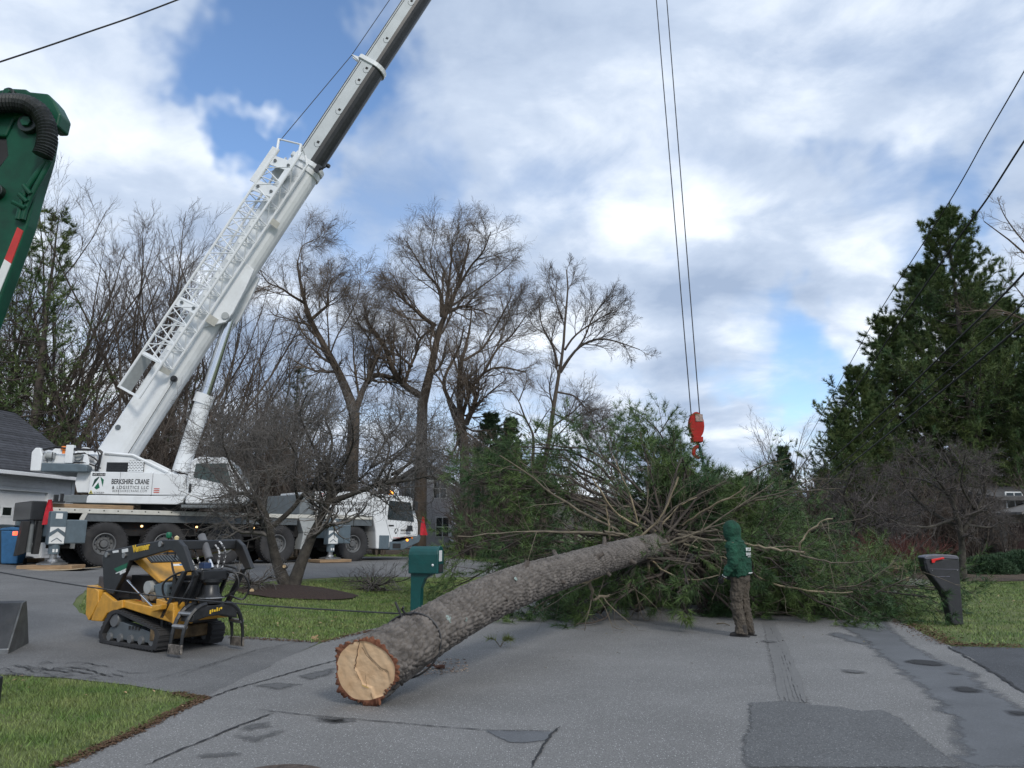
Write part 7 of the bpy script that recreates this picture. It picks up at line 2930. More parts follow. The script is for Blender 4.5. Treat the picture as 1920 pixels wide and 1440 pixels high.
SS, THH = np.meshgrid(ss, th, indexing='ij')
wx = .35 * np.sin(SS * 7 + 3 * np.sin(THH * 2)) + .2 * np.sin(SS * 17 + THH * 5)
e1, v1 = cells(SS / .10 + wx * .6, (THH / (2 * PI) * 38) + .5 * np.sin(SS * 5), 38, 3)
e2, v2 = cells(SS / .035, (THH / (2 * PI) * 84), 84, 5)
fade = np.interp(SS, [0, 3, 8, 14], [1, .9, .6, .25])
disp = .033 * fade * (np.clip(e1 * 3.0, 0, 1) - .7) + .009 * fade * (np.clip(e2 * 2, 0, 1) - .5) + .012 * (v1 - .5) * fade
disp += .018 * np.sin(THH * 2 + SS * .5) + .012 * np.sin(THH * 3 + 1 + SS * .9) + .02 * np.sin(THH * 5 + 2) * np.exp(-SS / .5)
flare = .05 * np.exp(-SS / .25)
rad = Rr[:, None] + disp + flare * .4
CUTK = .30                                   # the saw cut is not quite square to the stem
V = C[:, None] + rad[:, :, None] * (A_[:, None] * np.cos(th)[None, :, None] + B2[:, None] * np.sin(th)[None, :, None])
V = V + Tg[:, None] * (CUTK * np.exp(-ss / .3)[:, None] * rad * np.cos(th)[None])[..., None]
ring0 = V[0].copy()
q = (np.arange(nS - 1)[:, None] * nT + np.arange(nT)[None])
q2 = (np.arange(nS - 1)[:, None] * nT + (np.arange(nT)[None] + 1) % nT)
Q = np.stack([q, q2, q2 + nT, q + nT], -1).reshape(-1, 4)
FBARK = mat('furrowed_bark', (.074, .065, .058), .95, c2=(.185, .165, .148), scale=9, bump=.8, bscale=60, dist=.012, grime=.5, grime_c=(.20, .175, .16))
link_mesh('trunk', np_mesh('trunk', V.reshape(-1, 3) - PO, Q), FBARK, pine, smooth=True)
# bark rim and the sawn face
n0 = -Tg[0]
CUT = mat('sawn_face', (.60, .385, .215), .75, c2=(.74, .53, .33), scale=5, lo=.3, hi=.7, bump=.5, bscale=30, dist=.008, grime=.35, grime_c=(.55, .40, .26), speck=(60, .12, (.8, .7, .5)))
RIMB = mat('inner_bark', (.15, .052, .028), .9, c2=(.26, .11, .06), scale=16, bump=.8, bscale=60, dist=.01)
rimf = .90 + .05 * np.sin(th * 2 + 1) + .02 * np.sin(th * 9) + .012 * np.sin(th * 23 + 2)
ctr = C[0]
rsm = Rr[0] * (.955 + .03 * np.sin(th * 2 + .6) + .022 * np.sin(th * 3 + 2) + .012 * np.sin(th * 5) + .006 * np.sin(th * 11))
inn = ctr + (A_[0] * np.cos(th)[:, None] + B2[0] * np.sin(th)[:, None]) * rsm[:, None] + n0 * .004 + Tg[0] * (CUTK * rsm * np.cos(th))[:, None]
jag = .018 * np.sin(th * 31) * np.sin(th * 7 + 1) + .012 * np.sin(th * 53)
out2 = ring0 * 1.0 + n0 * np.abs(jag)[:, None]
V = np.concatenate([ring0, out2, inn])
Qs = []
for k in range(nT):
    k2 = (k + 1) % nT
    Qs += [(k, k2, k2 + nT, k + nT), (k + nT, k2 + nT, k2 + 2 * nT, k + 2 * nT)]
link_mesh('inner_bark', np_mesh('inner_bark', V - PO, np.array(Qs)), RIMB, pine)
# face split into two stepped leaves along the hinge lines
nr = 40
rr_ = np.linspace(0, 1, nr)
a0_, b0_ = A_[0], B2[0]
ix = (inn - ctr) @ a0_
iy = (inn - ctr) @ b0_
X = rr_[:, None] * ix[None]
Y = rr_[:, None] * iy[None]


def sd(x, y, P):
    """signed side of a polyline running downwards (positive to its right)"""
    px_ = np.interp(-y, [-b for a, b in P], [a for a, b in P])
    return x - px_


R_ = .29
flip = 1.0 if a0_[0] > 0 else -1.0
Xv = X * flip
L1 = [(.0 * R_, 1.0 * R_), (-.15 * R_, .62 * R_), (-.28 * R_, .20 * R_), (-.34 * R_, .10 * R_), (-.25 * R_, -.15 * R_), (-.15 * R_, -.45 * R_), (.12 * R_, -.55 * R_), (.2 * R_, -.9 * R_)]
L2 = [(.05 * R_, .8 * R_), (.2 * R_, .45 * R_), (.55 * R_, .05 * R_), (.75 * R_, -.05 * R_)]
hgt = .016 * sst((sd(Xv, Y, L1)) / .012 + .5) * -1 + .010 * sst(sd(Xv, Y, L2) / .02 + .5) + .001 * np.sin(Xv * 60 + Y * 25)
hgt += np.array([[mnoise.fractal(Vector((x * 14, y * 14, 2.0)), 1, 2, 4) * .004 for x, y in zip(r1, r2)] for r1, r2 in zip(X, Y)])
hgt = hgt * np.minimum(1, (1 - rr_) / .06)[:, None]
V = ctr + n0 * .002 + X[..., None] * (a0_ + Tg[0] * CUTK) + Y[..., None] * b0_ + hgt[..., None] * n0
q = (np.arange(nr - 1)[:, None] * nT + np.arange(nT)[None])
q2 = (np.arange(nr - 1)[:, None] * nT + (np.arange(nT)[None] + 1) % nT)
Q = np.stack([q, q2, q2 + nT, q + nT], -1).reshape(-1, 4)
face = link_mesh('cut_face', np_mesh('cut_face', V.reshape(-1, 3) - PO, Q), CUT, pine)
CRK = mat('wood_crack', (.09, .04, .02), .9, var=.3)


def crack(P, wd, k=0):
    m = MB()
    rr = random.Random(k)
    pts_ = []
    for (a, b), (c, d) in zip(P[:-1], P[1:]):
        for t in np.linspace(0, 1, 6)[:-1]:
            pts_.append((a + (c - a) * t + rr.uniform(-.006, .006), b + (d - b) * t + rr.uniform(-.004, .004)))
    pts_.append(P[-1])
    vs = []
    for (x, y) in pts_:
        hh = rr.uniform(.4, 1) * wd
        z = .012
        for s in (-1, 1):
            vs.append(ctr + a0_ * (x + s * hh) * flip + b0_ * y + n0 * z + Tg[0] * CUTK * (x + s * hh) * flip - PO)
    m.add([tuple(v) for v in vs], [(2 * i, 2 * i + 2, 2 * i + 3, 2 * i + 1) for i in range(len(pts_) - 1)])
    m.build('crack', CRK, face)


crack(L1[:4], .0055, 1)
crack(L1[3:6], .003, 2)
crack(L2, .0035, 3)
crack([(.02 * R_, -.12 * R_), (-.02 * R_, -.5 * R_)], .0022, 4)
crack([(-.30 * R_, .08 * R_), (.3 * R_, -.18 * R_)], .0012, 5)
crack([(.1 * R_, -.7 * R_), (.14 * R_, -.98 * R_)], .003, 6)
m = MB()
vs = [ctr + a0_ * x * flip + b0_ * y + n0 * .014 + Tg[0] * CUTK * x * flip - PO for x, y in ((-.16 * R_, -.42 * R_), (-.14 * R_, -.47 * R_), (.06 * R_, -.56 * R_), (.06 * R_, -.52 * R_))]
m.add([tuple(v) for v in vs], [(0, 1, 2, 3)])
m.build('splinter', mat('yellow_splinter', (.62, .42, .12), .6), face)

STUB = mat('stub_bark', (.06, .05, .043), .95, c2=(.13, .11, .095), scale=18, bump=.8)
for (s_, a, r, L_) in ((3.1, 1.2, .032, .07), (3.9, -.3, .028, .05), (4.6, 2.2, .03, .09), (5.4, .5, .035, .10), (6.3, 1.7, .03, .12), (6.9, -.5, .035, .10), (7.5, 2.6, .032, .14), (2.2, .1, .03, .035), (5.9, -.9, .03, .08)):
    c_, r_c = tpos(np.array([s_]))
    tt_ = nrm(tpos(np.array([s_ + .1]))[0] - c_)[0]
    x1 = nrm(np.cross(tt_, up))
    d_ = x1 * math.cos(a) + np.cross(x1, tt_) * math.sin(a)
    p0_ = c_[0] + d_ * (r_c[0] - .03) - PO
    p1_ = c_[0] + d_ * (r_c[0] + L_) + tt_ * L_ * .4 - PO
    m = MB()
    m.tube([p0_ - tt_ * .01, p0_ * .55 + p1_ * .45, p1_], [r * 1.9, r * 1.15, r], 10)
    m.build('branch_stub', STUB, pine, smooth=True)
for (s_, a, w_) in ((1.02, .55, .05), (1.3, .2, .03), (2.6, .7, .035)):
    c_, r_c = tpos(np.array([s_]))
    tt_ = nrm(tpos(np.array([s_ + .1]))[0] - c_)[0]
    x1 = nrm(np.cross(tt_, up))
    m = MB()
    vs = [c_[0] + (x1 * math.cos(a) + np.cross(x1, tt_) * math.sin(a)) * (r_c[0] + .022) - PO]
    for k in range(9):
        an_ = 2 * PI * k / 9
        aa_ = a + w_ * math.cos(an_) / r_c[0] * random.uniform(.6, 1.1)
        vs.append(c_[0] + (x1 * math.cos(aa_) + np.cross(x1, tt_) * math.sin(aa_)) * (r_c[0] + .012) + tt_ * w_ * math.sin(an_) * random.uniform(.6, 1.1) - PO)
    m.add([tuple(v) for v in vs], [(0, k + 1, (k + 1) % 9 + 1) for k in range(9)])
    m.build('lichen', mat('pale_lichen', (.22, .27, .25), .95, var=.25, scale=40), pine)

# cable round the trunk, and the line running off to the left
lp_, lr_ = tpos(np.array([.62]))
tg_ = nrm(tpos(np.array([.72]))[0] - lp_)[0]
aa = nrm(np.cross(tg_, up))
bb_ = np.cross(aa, tg_)
tilt = .16
m = MB()
pts_ = []
for a in np.linspace(0, 2 * PI, 48):
    pts_.append(lp_[0] + (aa * math.cos(a) + bb_ * math.sin(a)) * (lr_[0] + .016) + tg_ * tilt * math.cos(a - .6))
m.tube(pts_, .011, 6)
knot = pts_[int(48 * .18)]
knot = min(pts_, key=lambda p: abs(p[0] - pt(757, 1193, 8.0)[0]) + abs(p[2] - pt(757, 1193, 8.0)[2]))
far = pt(-60, 1062, 10.6)
for k in range(3):
    m.tube([knot, knot + np.array([.05 * math.cos(k * 2.2), -.03, .06 * math.sin(k * 2.2)]), knot + np.array([.1 * math.cos(k * 1.7), -.05, .02 + .05 * k])], .012, 6)
ln = []
for t in np.linspace(0, 1, 24):
    p = Vector(knot) * (1 - t) + far * t
    p.z -= .10 * math.sin(PI * t)
    ln.append(p)
m.tube(ln, .0085, 6)
far2 = far + (far - Vector(knot)).normalized() * 12
m.tube([far, Vector((far2.x, far2.y, gz(far2.x, far2.y) + .3))], .0085, 6)
tag(m.build('pull_cable', ROPE), 'dark steel cable tied round the cut end and running off past the loader', 'cable')

# --- limbs
LIMB = mat('pine_limb_bark', (.085, .073, .055), .9, c2=(.19, .158, .112), scale=6, island=.25)
PEEL = mat('peeled_limb', (.25, .195, .125), .8, c2=(.40, .325, .215), scale=5)
ZB = lambda a, b: (840 + a / 3.43, 740 + b / 3.43)
ZC = lambda a, b: (1360 + a / 3.43, 840 + b / 3.43)
LB = [  # points, radius start/end (m), depth start/end, peeled
    ([(1150, 920), (1060, 850), (900, 780), (760, 700), (620, 600), (500, 490), (400, 430), (330, 390)], .05, .018, 15.0, 13.6, 0), ([(1100, 905), (950, 882), (700, 885), (450, 880), (250, 890), (150, 920), (60, 910)], .045, .015, 14.6, 13.2, 0),
    ([(1180, 880), (1050, 820), (900, 740), (800, 670), (700, 600), (600, 520), (420, 400)], .045, .012, 15.3, 15.8, 0), ([(1240, 860), (1150, 810), (1050, 730), (1020, 680), (960, 590), (930, 540)], .036, .022, 15.2, 14.2, 1),
    ([(1170, 720), (1000, 710), (880, 680), (800, 640)], .035, .015, 15.8, 15.0, 0), ([(1200, 950), (1300, 860), (1380, 770), (1440, 640), (1480, 530)], .036, .026, 14.9, 14.2, 1), ([(1220, 830), (1190, 690), (1150, 600), (1110, 500), (1060, 390)], .034, .012, 15.4, 15.0, 1),
    ([(1210, 860), (1270, 740), (1290, 640), (1280, 540), (1290, 430)], .034, .014, 15.6, 15.8, 0), ([(1300, 900), (1450, 720), (1540, 680), (1700, 600), (1800, 540)], .036, .012, 15.5, 14.6, 0), ([(1510, 840), (1600, 770), (1720, 700), (1830, 650), (1910, 590)], .036, .020, 15.6, 14.4, 1),
    ([(1200, 980), (1400, 960), (1560, 900), (1680, 860), (1790, 820)], .036, .015, 15.0, 14.2, 0), ([(1290, 985), (1450, 970), (1600, 900), (1720, 810), (1900, 700), (2100, 560)], .045, .014, 15.4, 15.0, 0), ([(1300, 1060), (1400, 1140), (1500, 1190), (1600, 1195), (1740, 1160)], .034, .014, 15.0, 13.6, 1),
    ([(1140, 1040), (1300, 1050), (1450, 1070), (1620, 1085)], .032, .012, 14.6, 13.6, 0), ([(1220, 1050), (1190, 1150), (1150, 1240), (1140, 1290)], .055, .05, 14.9, 14.6, 0), ([(1290, 1060), (1290, 1180), (1330, 1270)], .055, .045, 15.2, 15.0, 0),
    ([(1120, 1090), (1000, 1150), (900, 1200), (750, 1225)], .055, .035, 13.4, 12.4, 1), ([(915, 1190), (925, 1330), (960, 1310), (1040, 1290)], .05, .03, 12.9, 13.4, 0), ([(1450, 585), (1330, 450), (1270, 350), (1240, 240)], .05, .02, 17.4, 16.4, 0),
    ([(1200, 850), (1160, 760), (1060, 700), (940, 640)], .025, .01, 15.4, 15.8, 0), ([(1330, 880), (1500, 700), (1600, 660)], .03, .012, 15.4, 15.2, 1), ([(1260, 840), (1320, 620), (1420, 560)], .025, .01, 15.8, 16.2, 0), ([(1040, 930), (1020, 720)], .03, .02, 14.2, 13.9, 1),
    ([(1480, 900), (1620, 930), (1790, 940)], .045, .035, 15.2, 14.6, 0), ([(1460, 880), (1600, 890), (1740, 870)], .05, .04, 15.6, 14.8, 0), ([(1520, 960), (1700, 1010), (1800, 1060)], .03, .012, 15.2, 14.2, 1), ([(1000, 880), (1150, 900), (1180, 960)], .04, .03, 13.9, 14.6, 0),
    ([(1350, 1000), (1500, 1000), (1690, 1080), (1800, 1140)], .026, .01, 15.2, 14.0, 0)]
LC = [([(0, 460), (150, 340), (330, 300), (520, 220), (600, 190)], .04, .012, 16.0, 14.4, 0), ([(150, 340), (280, 330), (480, 280), (740, 260)], .03, .01, 15.7, 14.6, 0), ([(190, 820), (330, 885), (450, 905), (560, 920), (680, 935), (820, 925)], .036, .015, 15.0, 13.8, 1),
      ([(200, 800), (350, 870), (540, 890), (760, 900), (870, 890), (1000, 800), (1100, 740), (1130, 690)], .034, .012, 15.2, 13.6, 0), ([(110, 610), (250, 640), (380, 660), (510, 672)], .034, .026, 14.6, 13.4, 1), ([(480, 665), (480, 610), (540, 530), (640, 460), (690, 455)], .03, .016, 13.5, 13.0, 1),
      ([(960, 940), (1100, 870), (1200, 830), (1280, 795)], .026, .008, 13.9, 13.0, 0), ([(480, 690), (700, 740), (830, 740), (925, 725)], .03, .01, 14.4, 13.6, 0), ([(0, 270), (200, 130), (310, 90), (420, 60)], .03, .01, 17.0, 16.0, 0)]
seedk = 0
TWG = []
for Lst, Zf in ((LB, ZB), (LC, ZC)):
    for (pts_, r0, r1, d0, d1, peel) in Lst:
        seedk += 1
        rng = np.random.default_rng(900 + seedk)
        uv = np.array([Zf(a, b) for a, b in pts_])
        s = np.concatenate([[0], np.cumsum(np.linalg.norm(np.diff(uv, axis=0), axis=1))])
        K = 12
        tt = np.linspace(0, s[-1], K)
        uu, vv = np.interp(tt, s, uv[:, 0]), np.interp(tt, s, uv[:, 1])
        uu[1:-1] = (uu[:-2] + 2 * uu[1:-1] + uu[2:]) / 4
        vv[1:-1] = (vv[:-2] + 2 * vv[1:-1] + vv[2:]) / 4
        P = np.array([tuple(pt(u, v, d)) for u, v, d in zip(uu, vv, np.linspace(d0, d1, K))])
        P[:, 2] = np.maximum(P[:, 2], r1 + .01)
        Rd = np.linspace(r0, r1, K) * .62
        Rd *= 1 + .14 * rng.normal(size=K)
        P[1:-1] += rng.normal(size=(K - 2, 3)) * .009
        Vq, Qq = tubes(P[None], Rd[None], 8)
        me = np_mesh('limb', Vq - PO, Qq)
        link_mesh('limb', me, PEEL if peel else LIMB, pine, smooth=True)
        TWG.append((P, Rd))
P = np.array([a for a, b in TWG])
Rd = np.array([b for a, b in TWG])
rng = np.random.default_rng(77)
a_, ar_ = grow(P, Rd, 5, .25, .97, .3, 1.3, 30, 75, .4, 7, .14, (0, 0, -.02), rng, .3, .005, .3, 1.0, .03)
b_, br_ = grow(a_, ar_, 3, .2, 1, .35, .7, 25, 60, .6, 5, .14, (0, 0, -.02), rng, .4, .003, .3, None, .03)
tw_ = link_mesh('twigs', tube_mesh('twigs', [(a_, ar_, 4), (b_, br_, 3)], PO), LIMB, pine)
tw_['kind'] = 'stuff'
# green limbs in whorls
rng = np.random.default_rng(78)
GL, GR = [], []
s_list = np.interp(np.linspace(15.2, 25.5, 30), dense[:, 1], sl_)
for k, s in enumerate(s_list):
    c, r = tpos(np.array([s]))
    c = c[0]
    t_ = nrm(tpos(np.array([s + .3]))[0][0] - c)
    ax1 = nrm(np.cross(t_, up))
    ax2 = np.cross(ax1, t_)
    fr = k / 29
    for j in range(9):
        a = rng.uniform(0, 2 * PI)
        L = (4.9 * (1 - fr) ** .8 + 1.0) * rng.uniform(.65, 1.1)
        el = rng.uniform(.05, .75)
        d = ax1 * math.cos(a) + ax2 * math.sin(a)
        d = nrm(d + t_ * el)
        if d[2] > .35:
            L *= .50
        if d[0] > .5:
            L *= .8
        p = c.copy()
        q = [p.copy()]
        for i in range(9):
            d = nrm(d + rng.normal(size=3) * .06 + t_ * .03 + np.array([0, 0, -.05 if abs(d[2]) < .5 else .0]))
            p = p + d * L / 9
            p[2] = max(p[2], .06 + .05 * rng.random() + gz(p[0], p[1]))
            q.append(p.copy())
        GL.append(q)
        GR.append(np.linspace(.035, .012, 10))
# the sprays that hang towards the driveway on the left and sprawl over the road and lawn on the right
for (x0, y0, z0, x1, y1, z1, n) in ((3.0, 15.3, 1.3, -1.1, 15.5, .6, 8), (3.0, 15.4, 1.5, -.6, 16.4, 2.6, 7), (3.2, 15.8, 1.5, .3, 17, 3.6, 6), (4.0, 16.4, 1.4, 8.2, 16.6, .4, 9), (4.2, 16.6, 1.5, 7.0, 15.4, .25, 9), (3.8, 16.2, 1.3, 8.6, 17.4, .5, 6),
                               (3.4, 15.6, 1.2, 2.2, 14.4, .15, 4), (3.6, 15.8, 1.2, 5.0, 14.9, .2, 5), (4.4, 17.2, 1.5, 4.4, 19, 2.8, 6), (4.6, 18, 1.5, 6.8, 19, 2.6, 6), (4.0, 17, 1.5, 2.9, 19, 4.2, 7), (3.4, 15.8, 1.3, 1.2, 15.2, .3, 4), (4.8, 18.5, 1.6, 8.2, 19.5, 2.4, 5)):
    for j in range(n):
        q = []
        e_ = np.array([x1, y1, z1]) + rng.normal(size=3) * np.array([.55, .7, .45])
        s_ = np.array([x0, y0, z0]) + rng.normal(size=3) * np.array([.15, .3, .1])
        for t in np.linspace(0, 1, 10):
            p = s_ * (1 - t) + e_ * t + np.array([0, 0, .35 * math.sin(PI * t)]) + rng.normal(size=3) * .05
            p[2] = max(p[2], .06 + gz(p[0], p[1]))
            q.append(p)
        GL.append(q)
        GR.append(np.linspace(.035, .012, 10))
GL, GR = np.array(GL), np.array(GR)
hi_ = np.where(GL[..., 0] / GL[..., 1] > .335, np.where(GL[..., 0] / GL[..., 1] > .37, .4, 1.1), np.where(GL[..., 0] / GL[..., 1] > .225, 2.5, np.where(GL[..., 0] / GL[..., 1] < .13, 3.3, 4.4)))
GL[..., 2] = np.where(GL[..., 2] > hi_, hi_ + (GL[..., 2] - hi_) * .2, GL[..., 2])
v_, q_ = tubes(GL, GR, 5)
gl_ = link_mesh('green_limbs', np_mesh('green_limbs', v_ - PO, q_), PBARK, pine)
gl_['kind'] = 'stuff'
s1, r1 = grow(GL, GR, 10, .30, 1, .22, .42, 25, 60, .55, 6, .1, (0, 0, -.03), rng, .35, .006, .5, None, .05)
s2b, r2b = grow(s1, r1, 4, .2, 1, .35, .7, 25, 55, .6, 4, .1, (0, 0, -.02), rng, .4, .004, .3, None, .04)
tw_ = link_mesh('green_twigs', tube_mesh('green_twigs', [(s1, r1, 3), (s2b, r2b, 3)], PO), PBARK, pine)
tw_['kind'] = 'stuff'
C1, D1 = along(s2b, (.55, .8, 1.0))
C2, D2 = along(s1, (.8, 1.0))
Cn, Dn = np.concatenate([C1, C2]), np.concatenate([D1, D2])
print('tufts', len(Cn))
V, T_ = needles(Cn, Dn, 12, .19, .010, .58, rng, -.05)
V[:, 2] = np.maximum(V[:, 2], .015)
fo = link_mesh('foliage', np_mesh('foliage', V - PO, None, T_), PNEEDL, pine)
fo['kind'] = 'stuff'


# sprigs and broken sticks left on the road
def sprig(u, v, s, lab, sd):
    rng = np.random.default_rng(sd)
    p = gp(u, v)
    P = np.zeros((4, 5, 3))
    for k in range(4):
        a = rng.uniform(0, 2 * PI)
        for j in range(5):
            P[k, j] = (math.cos(a) * .16 * j / 4 * s, math.sin(a) * .12 * j / 4 * s, .02 + .12 * s * math.sin(j / 4 * 2))
    Rd = np.linspace(.006, .003, 5)[None] * np.ones((4, 1))
    C, D = along(P, (.4, .6, .8, 1.0))
    V, T_ = needles(C, D, 16, .11 * s, .006, .8, rng, .3)
    V[:, 2] = np.maximum(V[:, 2], .014)
    o = empty('pine_sprig', p)
    tag(o, lab, 'sprig')
    link_mesh('stem', tube_mesh('stem', [(P, Rd, 4)]), LIMB, o)
    q = link_mesh('needles', np_mesh('needles', V, None, T_), mat('yellow_green_needles', (.10, .14, .02), .6, c2=(.2, .22, .04), scale=6, island=.4), o)
    q['kind'] = 'stuff'


sprig(938, 1216, 1.0, 'small yellow green pine sprig alone on the grey road', 1)
sprig(1078, 1132, 1.5, 'bright green pine sprig under the trunk at the road edge', 2)
sprig(1052, 1136, .8, 'tiny pine sprig beside the brighter one under the trunk', 3)
for i, (u0, v0, u1, v1, d_, r, lab) in enumerate(((1190, 1141, 1236, 1122, 0, .03, 'pale broken limb piece lying on the road under the crown'), (1243, 1139, 1264, 1137, 0, .025, 'short peeled stick on the road beside the broken limb'), (1296, 1126, 1306, 1136, 0, .025, 'snapped stick poking from the foliage by the person'),
                                               (1344, 1172, 1368, 1175, 0, .012, 'thin dark twig on the road by the boots'), (1455, 1132, 1468, 1133, 0, .012, 'thin twig on the road right of the person'))):
    a, b = gp(u0, v0), gp(u1, v1)
    m = MB()
    mid = (a + b) / 2 + Vector((.02, .03, .02))
    m.tube([a + Vector((0, 0, r + .012)) - a, mid + Vector((0, 0, r + .012)) - a, b + Vector((0, 0, r + .012)) - a], [r, r * .9, r * .7], 8)
    tag(m.build('broken_stick', PEEL if r > .02 else LIMB, loc=a), lab, 'stick')
m = MB()
bk = gp(812, 1256)
for k in range(5):
    m.box((random.uniform(-.1, .1), random.uniform(-.04, .04), .02 + .01 * k), (.10, .05, .018), Matrix.Rotation(random.uniform(-.4, .4), 4, 'Z') @ Matrix.Rotation(random.uniform(-.2, .2), 4, 'Y'))
tag(m.build('bark_chunk', mat('red_bark', (.11, .05, .03), .9, c2=(.2, .1, .07), scale=30, bump=.6), loc=bk), 'reddish broken bark slab on the road by the cut end', 'bark chunk')
m = MB()
lf = gp(589, 1200)
m.box((0, 0, .025), (.10, .07, .03), Matrix.Rotation(.4, 4, 'Y'))
m.box((.05, .02, .035), (.07, .06, .02), Matrix.Rotation(-.5, 4, 'Y') @ Matrix.Rotation(.7, 4, 'Z'))
tag(m.build('dry_leaf', LEAFM, loc=lf), 'crumpled tan leaf at the lawn edge near the cut trunk', 'leaf')
# ================================================================ houses beyond, car, ornaments, wires
def house(name, label, x0, x1, y, dep, z0, eave, rise, wallm, roofm, wins, rz=0.0, gable='x', winh=1.3):
    cx = (x0 + x1) / 2
    o = empty(name, (cx, y, z0), rz)
    tag(o, label, 'house')
    hw = (x1 - x0) / 2
    m = MB()
    m.mm((-hw, 0, 0), (hw, dep, eave))
    w_ = m.build('wall', wallm, o)
    m = MB()
    if gable == 'x':                                   # ridge parallel to the front
        m.prism([(-.5, eave - .1), (dep / 2, eave + rise), (dep + .5, eave - .1), (dep + .5, eave + .08), (dep / 2, eave + rise + .2), (-.5, eave + .08)], -hw - .4, hw + .4, 'x')
        m.build('roof', roofm, o)
        for s in (-1, 1):
            m = MB()
            m.prism([(0, eave), (dep / 2, eave + rise), (dep, eave)], s * hw - .05, s * hw + .05, 'x')
            m.build('gable', wallm, o)
    else:
        m.prism([(-hw - .4, eave - .1), (0, eave + rise), (hw + .4, eave - .1), (hw + .4, eave + .1), (0, eave + rise + .2), (-hw - .4, eave + .1)], -.4, dep + .4, 'y')
        m.build('roof', roofm, o)
        m = MB()
        m.prism([(-hw, eave), (0, eave + rise), (hw, eave)], -.02, .1, 'y')
        m.build('gable', WHITES, o)
    for (wx, wz, ww) in wins:
        m = MB()
        m.mm((wx - ww / 2, -.04, wz), (wx + ww / 2, .02, wz + winh))
        f = m.build('window', WHITES, o)
        for sx in (0, 1):
            for sz in (0, 1):
                m = MB()
                m.mm((wx - ww / 2 + .06 + sx * (ww / 2 - .03), -.055, wz + .06 + sz * (winh / 2 - .03)), (wx - .03 + sx * (ww / 2 - .03), -.038, wz + winh / 2 - .03 + sz * (winh / 2 - .03)))
                m.build('pane', GLASS, f)
    return o


def zz(u, v, d):
    return pt(u, v, d).z


GSID = mat('grey_siding', (.42, .42, .44), .8, var=.08, scale=2, stretch=(.2, .2, 9))
ROOFG = mat('grey_roof', (.16, .155, .15), .9, var=.2, scale=4, bump=.3)
STONE = mat('stone_wall', (.16, .145, .13), .9, c2=(.25, .23, .21), scale=5, bump=.6)
BROWNS = mat('brown_siding', (.095, .085, .08), .85, var=.15, scale=2, stretch=(.2, .2, 9))
d = 50
a, b = pt(748, 900, d), pt(845, 900, d)
z0 = gz(a.x, d)
house('house', 'grey house with a white gable behind the crane cab', a.x, b.x, d, 8, z0, zz(800, 905, d) - z0, zz(800, 868, d) - zz(800, 905, d), GSID, ROOFG, [(-.9, zz(770, 935, d) - z0, .9), (1.0, zz(770, 935, d) - z0, .9), (-2.6, zz(770, 935, d) - z0, .9), (-.9, .7, .9), (1.2, .7, .9)], 0, 'y')
d = 40
a = pt(1868, 900, d)
z0 = gz(a.x, d)
house('house', 'brown stone house with a shallow roof at the right edge', a.x, a.x + 14, d, 10, z0, zz(1890, 935, d) - z0, .8, STONE, mat('dark_grey_roof', (.085, .082, .08), .9, var=.2, scale=4), [(-6.2, zz(1880, 955, d) - z0, .9), (-3.5, zz(1880, 955, d) - z0, 1.4)], 0, 'x', .9)
m = MB()
pz = zz(1900, 965, d - 2) - z0
m.prism([(-7.6, pz), (-3, pz + 1.2), (1.5, pz), (1.5, pz + .12), (-3, pz + 1.35), (-7.6, pz + .12)], -2.6, .1, 'y')
hs = [o for o in COL.objects if o.name.startswith('house')][-1]
m.build('porch_roof', ROOFG, hs)
for x in (-7.0, -5.2):
    m = MB()
    m.mm((x - .12, -2.3, 0), (x + .12, -2.1, pz + .1))
    m.build('porch_post', STONE, hs)
m = MB()
m.mm((-6.6, -.06, 0), (-5.6, -.01, 2.1))
m.build('door', mat('dark_door', (.05, .02, .018), .5), hs)
d = 95
a, b = pt(1565, 1000, d), pt(1650, 1000, d)
z0 = gz(a.x, d)
house('house', 'distant low house with a pale grey roof beyond the red shrub', a.x, b.x, d, 8, z0, zz(1600, 1008, d) - z0, zz(1600, 988, d) - zz(1600, 1008, d), BROWNS, mat('pale_grey_roof', (.30, .30, .30), .9, var=.1), [(-1, .8, 1.1), (1.6, .8, 1.1)], 0, 'x', 1.0)
# parked cars far off


def car(u, v, d, paint, label, rz=0.0, L=4.4):
    p = pt(u, v, d)
    o = empty('parked_car', (p.x, d, gz(p.x, d)), rz)
    tag(o, label, 'car')
    m = MB()
    m.prism([(-L / 2, .35), (L / 2, .35), (L / 2, .75), (L * .28, .88), (L * .12, 1.42), (-L * .28, 1.45), (-L * .42, .95), (-L / 2, .9)], -.85, .85)
    m.build('body', paint, o, bevel=.08)
    m = MB()
    m.prism([(L * .25, .90), (L * .11, 1.36), (-L * .26, 1.38), (-L * .37, .95)], -.865, .865)
    m.build('side_glass', GLASS, o)
    for x in (-L * .3, L * .31):
        for s in (-1, 1):
            m = MB()
            m.cyl((x, s * .70, .33), (x, s * .88, .33), .33, 18)
            w_ = m.build('wheel', RUBBER, o)
            m = MB()
            m.cyl((x, s * .86, .33), (x, s * .89, .33), .2, 12)
            m.build('rim', RIM, w_)


car(1542, 1014, 88, mat('car_red', (.38, .015, .012), .3, coat=.5), 'red parked car seen beyond the fallen crown', .1)
car(1252, 993, 84, mat('car_blue', (.03, .08, .2), .3, coat=.5), 'blue vehicle with a pale top glimpsed through the limbs', .5)
car(1800, 1040, 60, mat('car_white', (.7, .71, .72), .3, coat=.4), 'white parked car behind the broad grey tree', .1)
car(1655, 1035, 72, mat('car_white', (.7, .71, .72), .3), 'white parked car in front of the distant low house', .2)
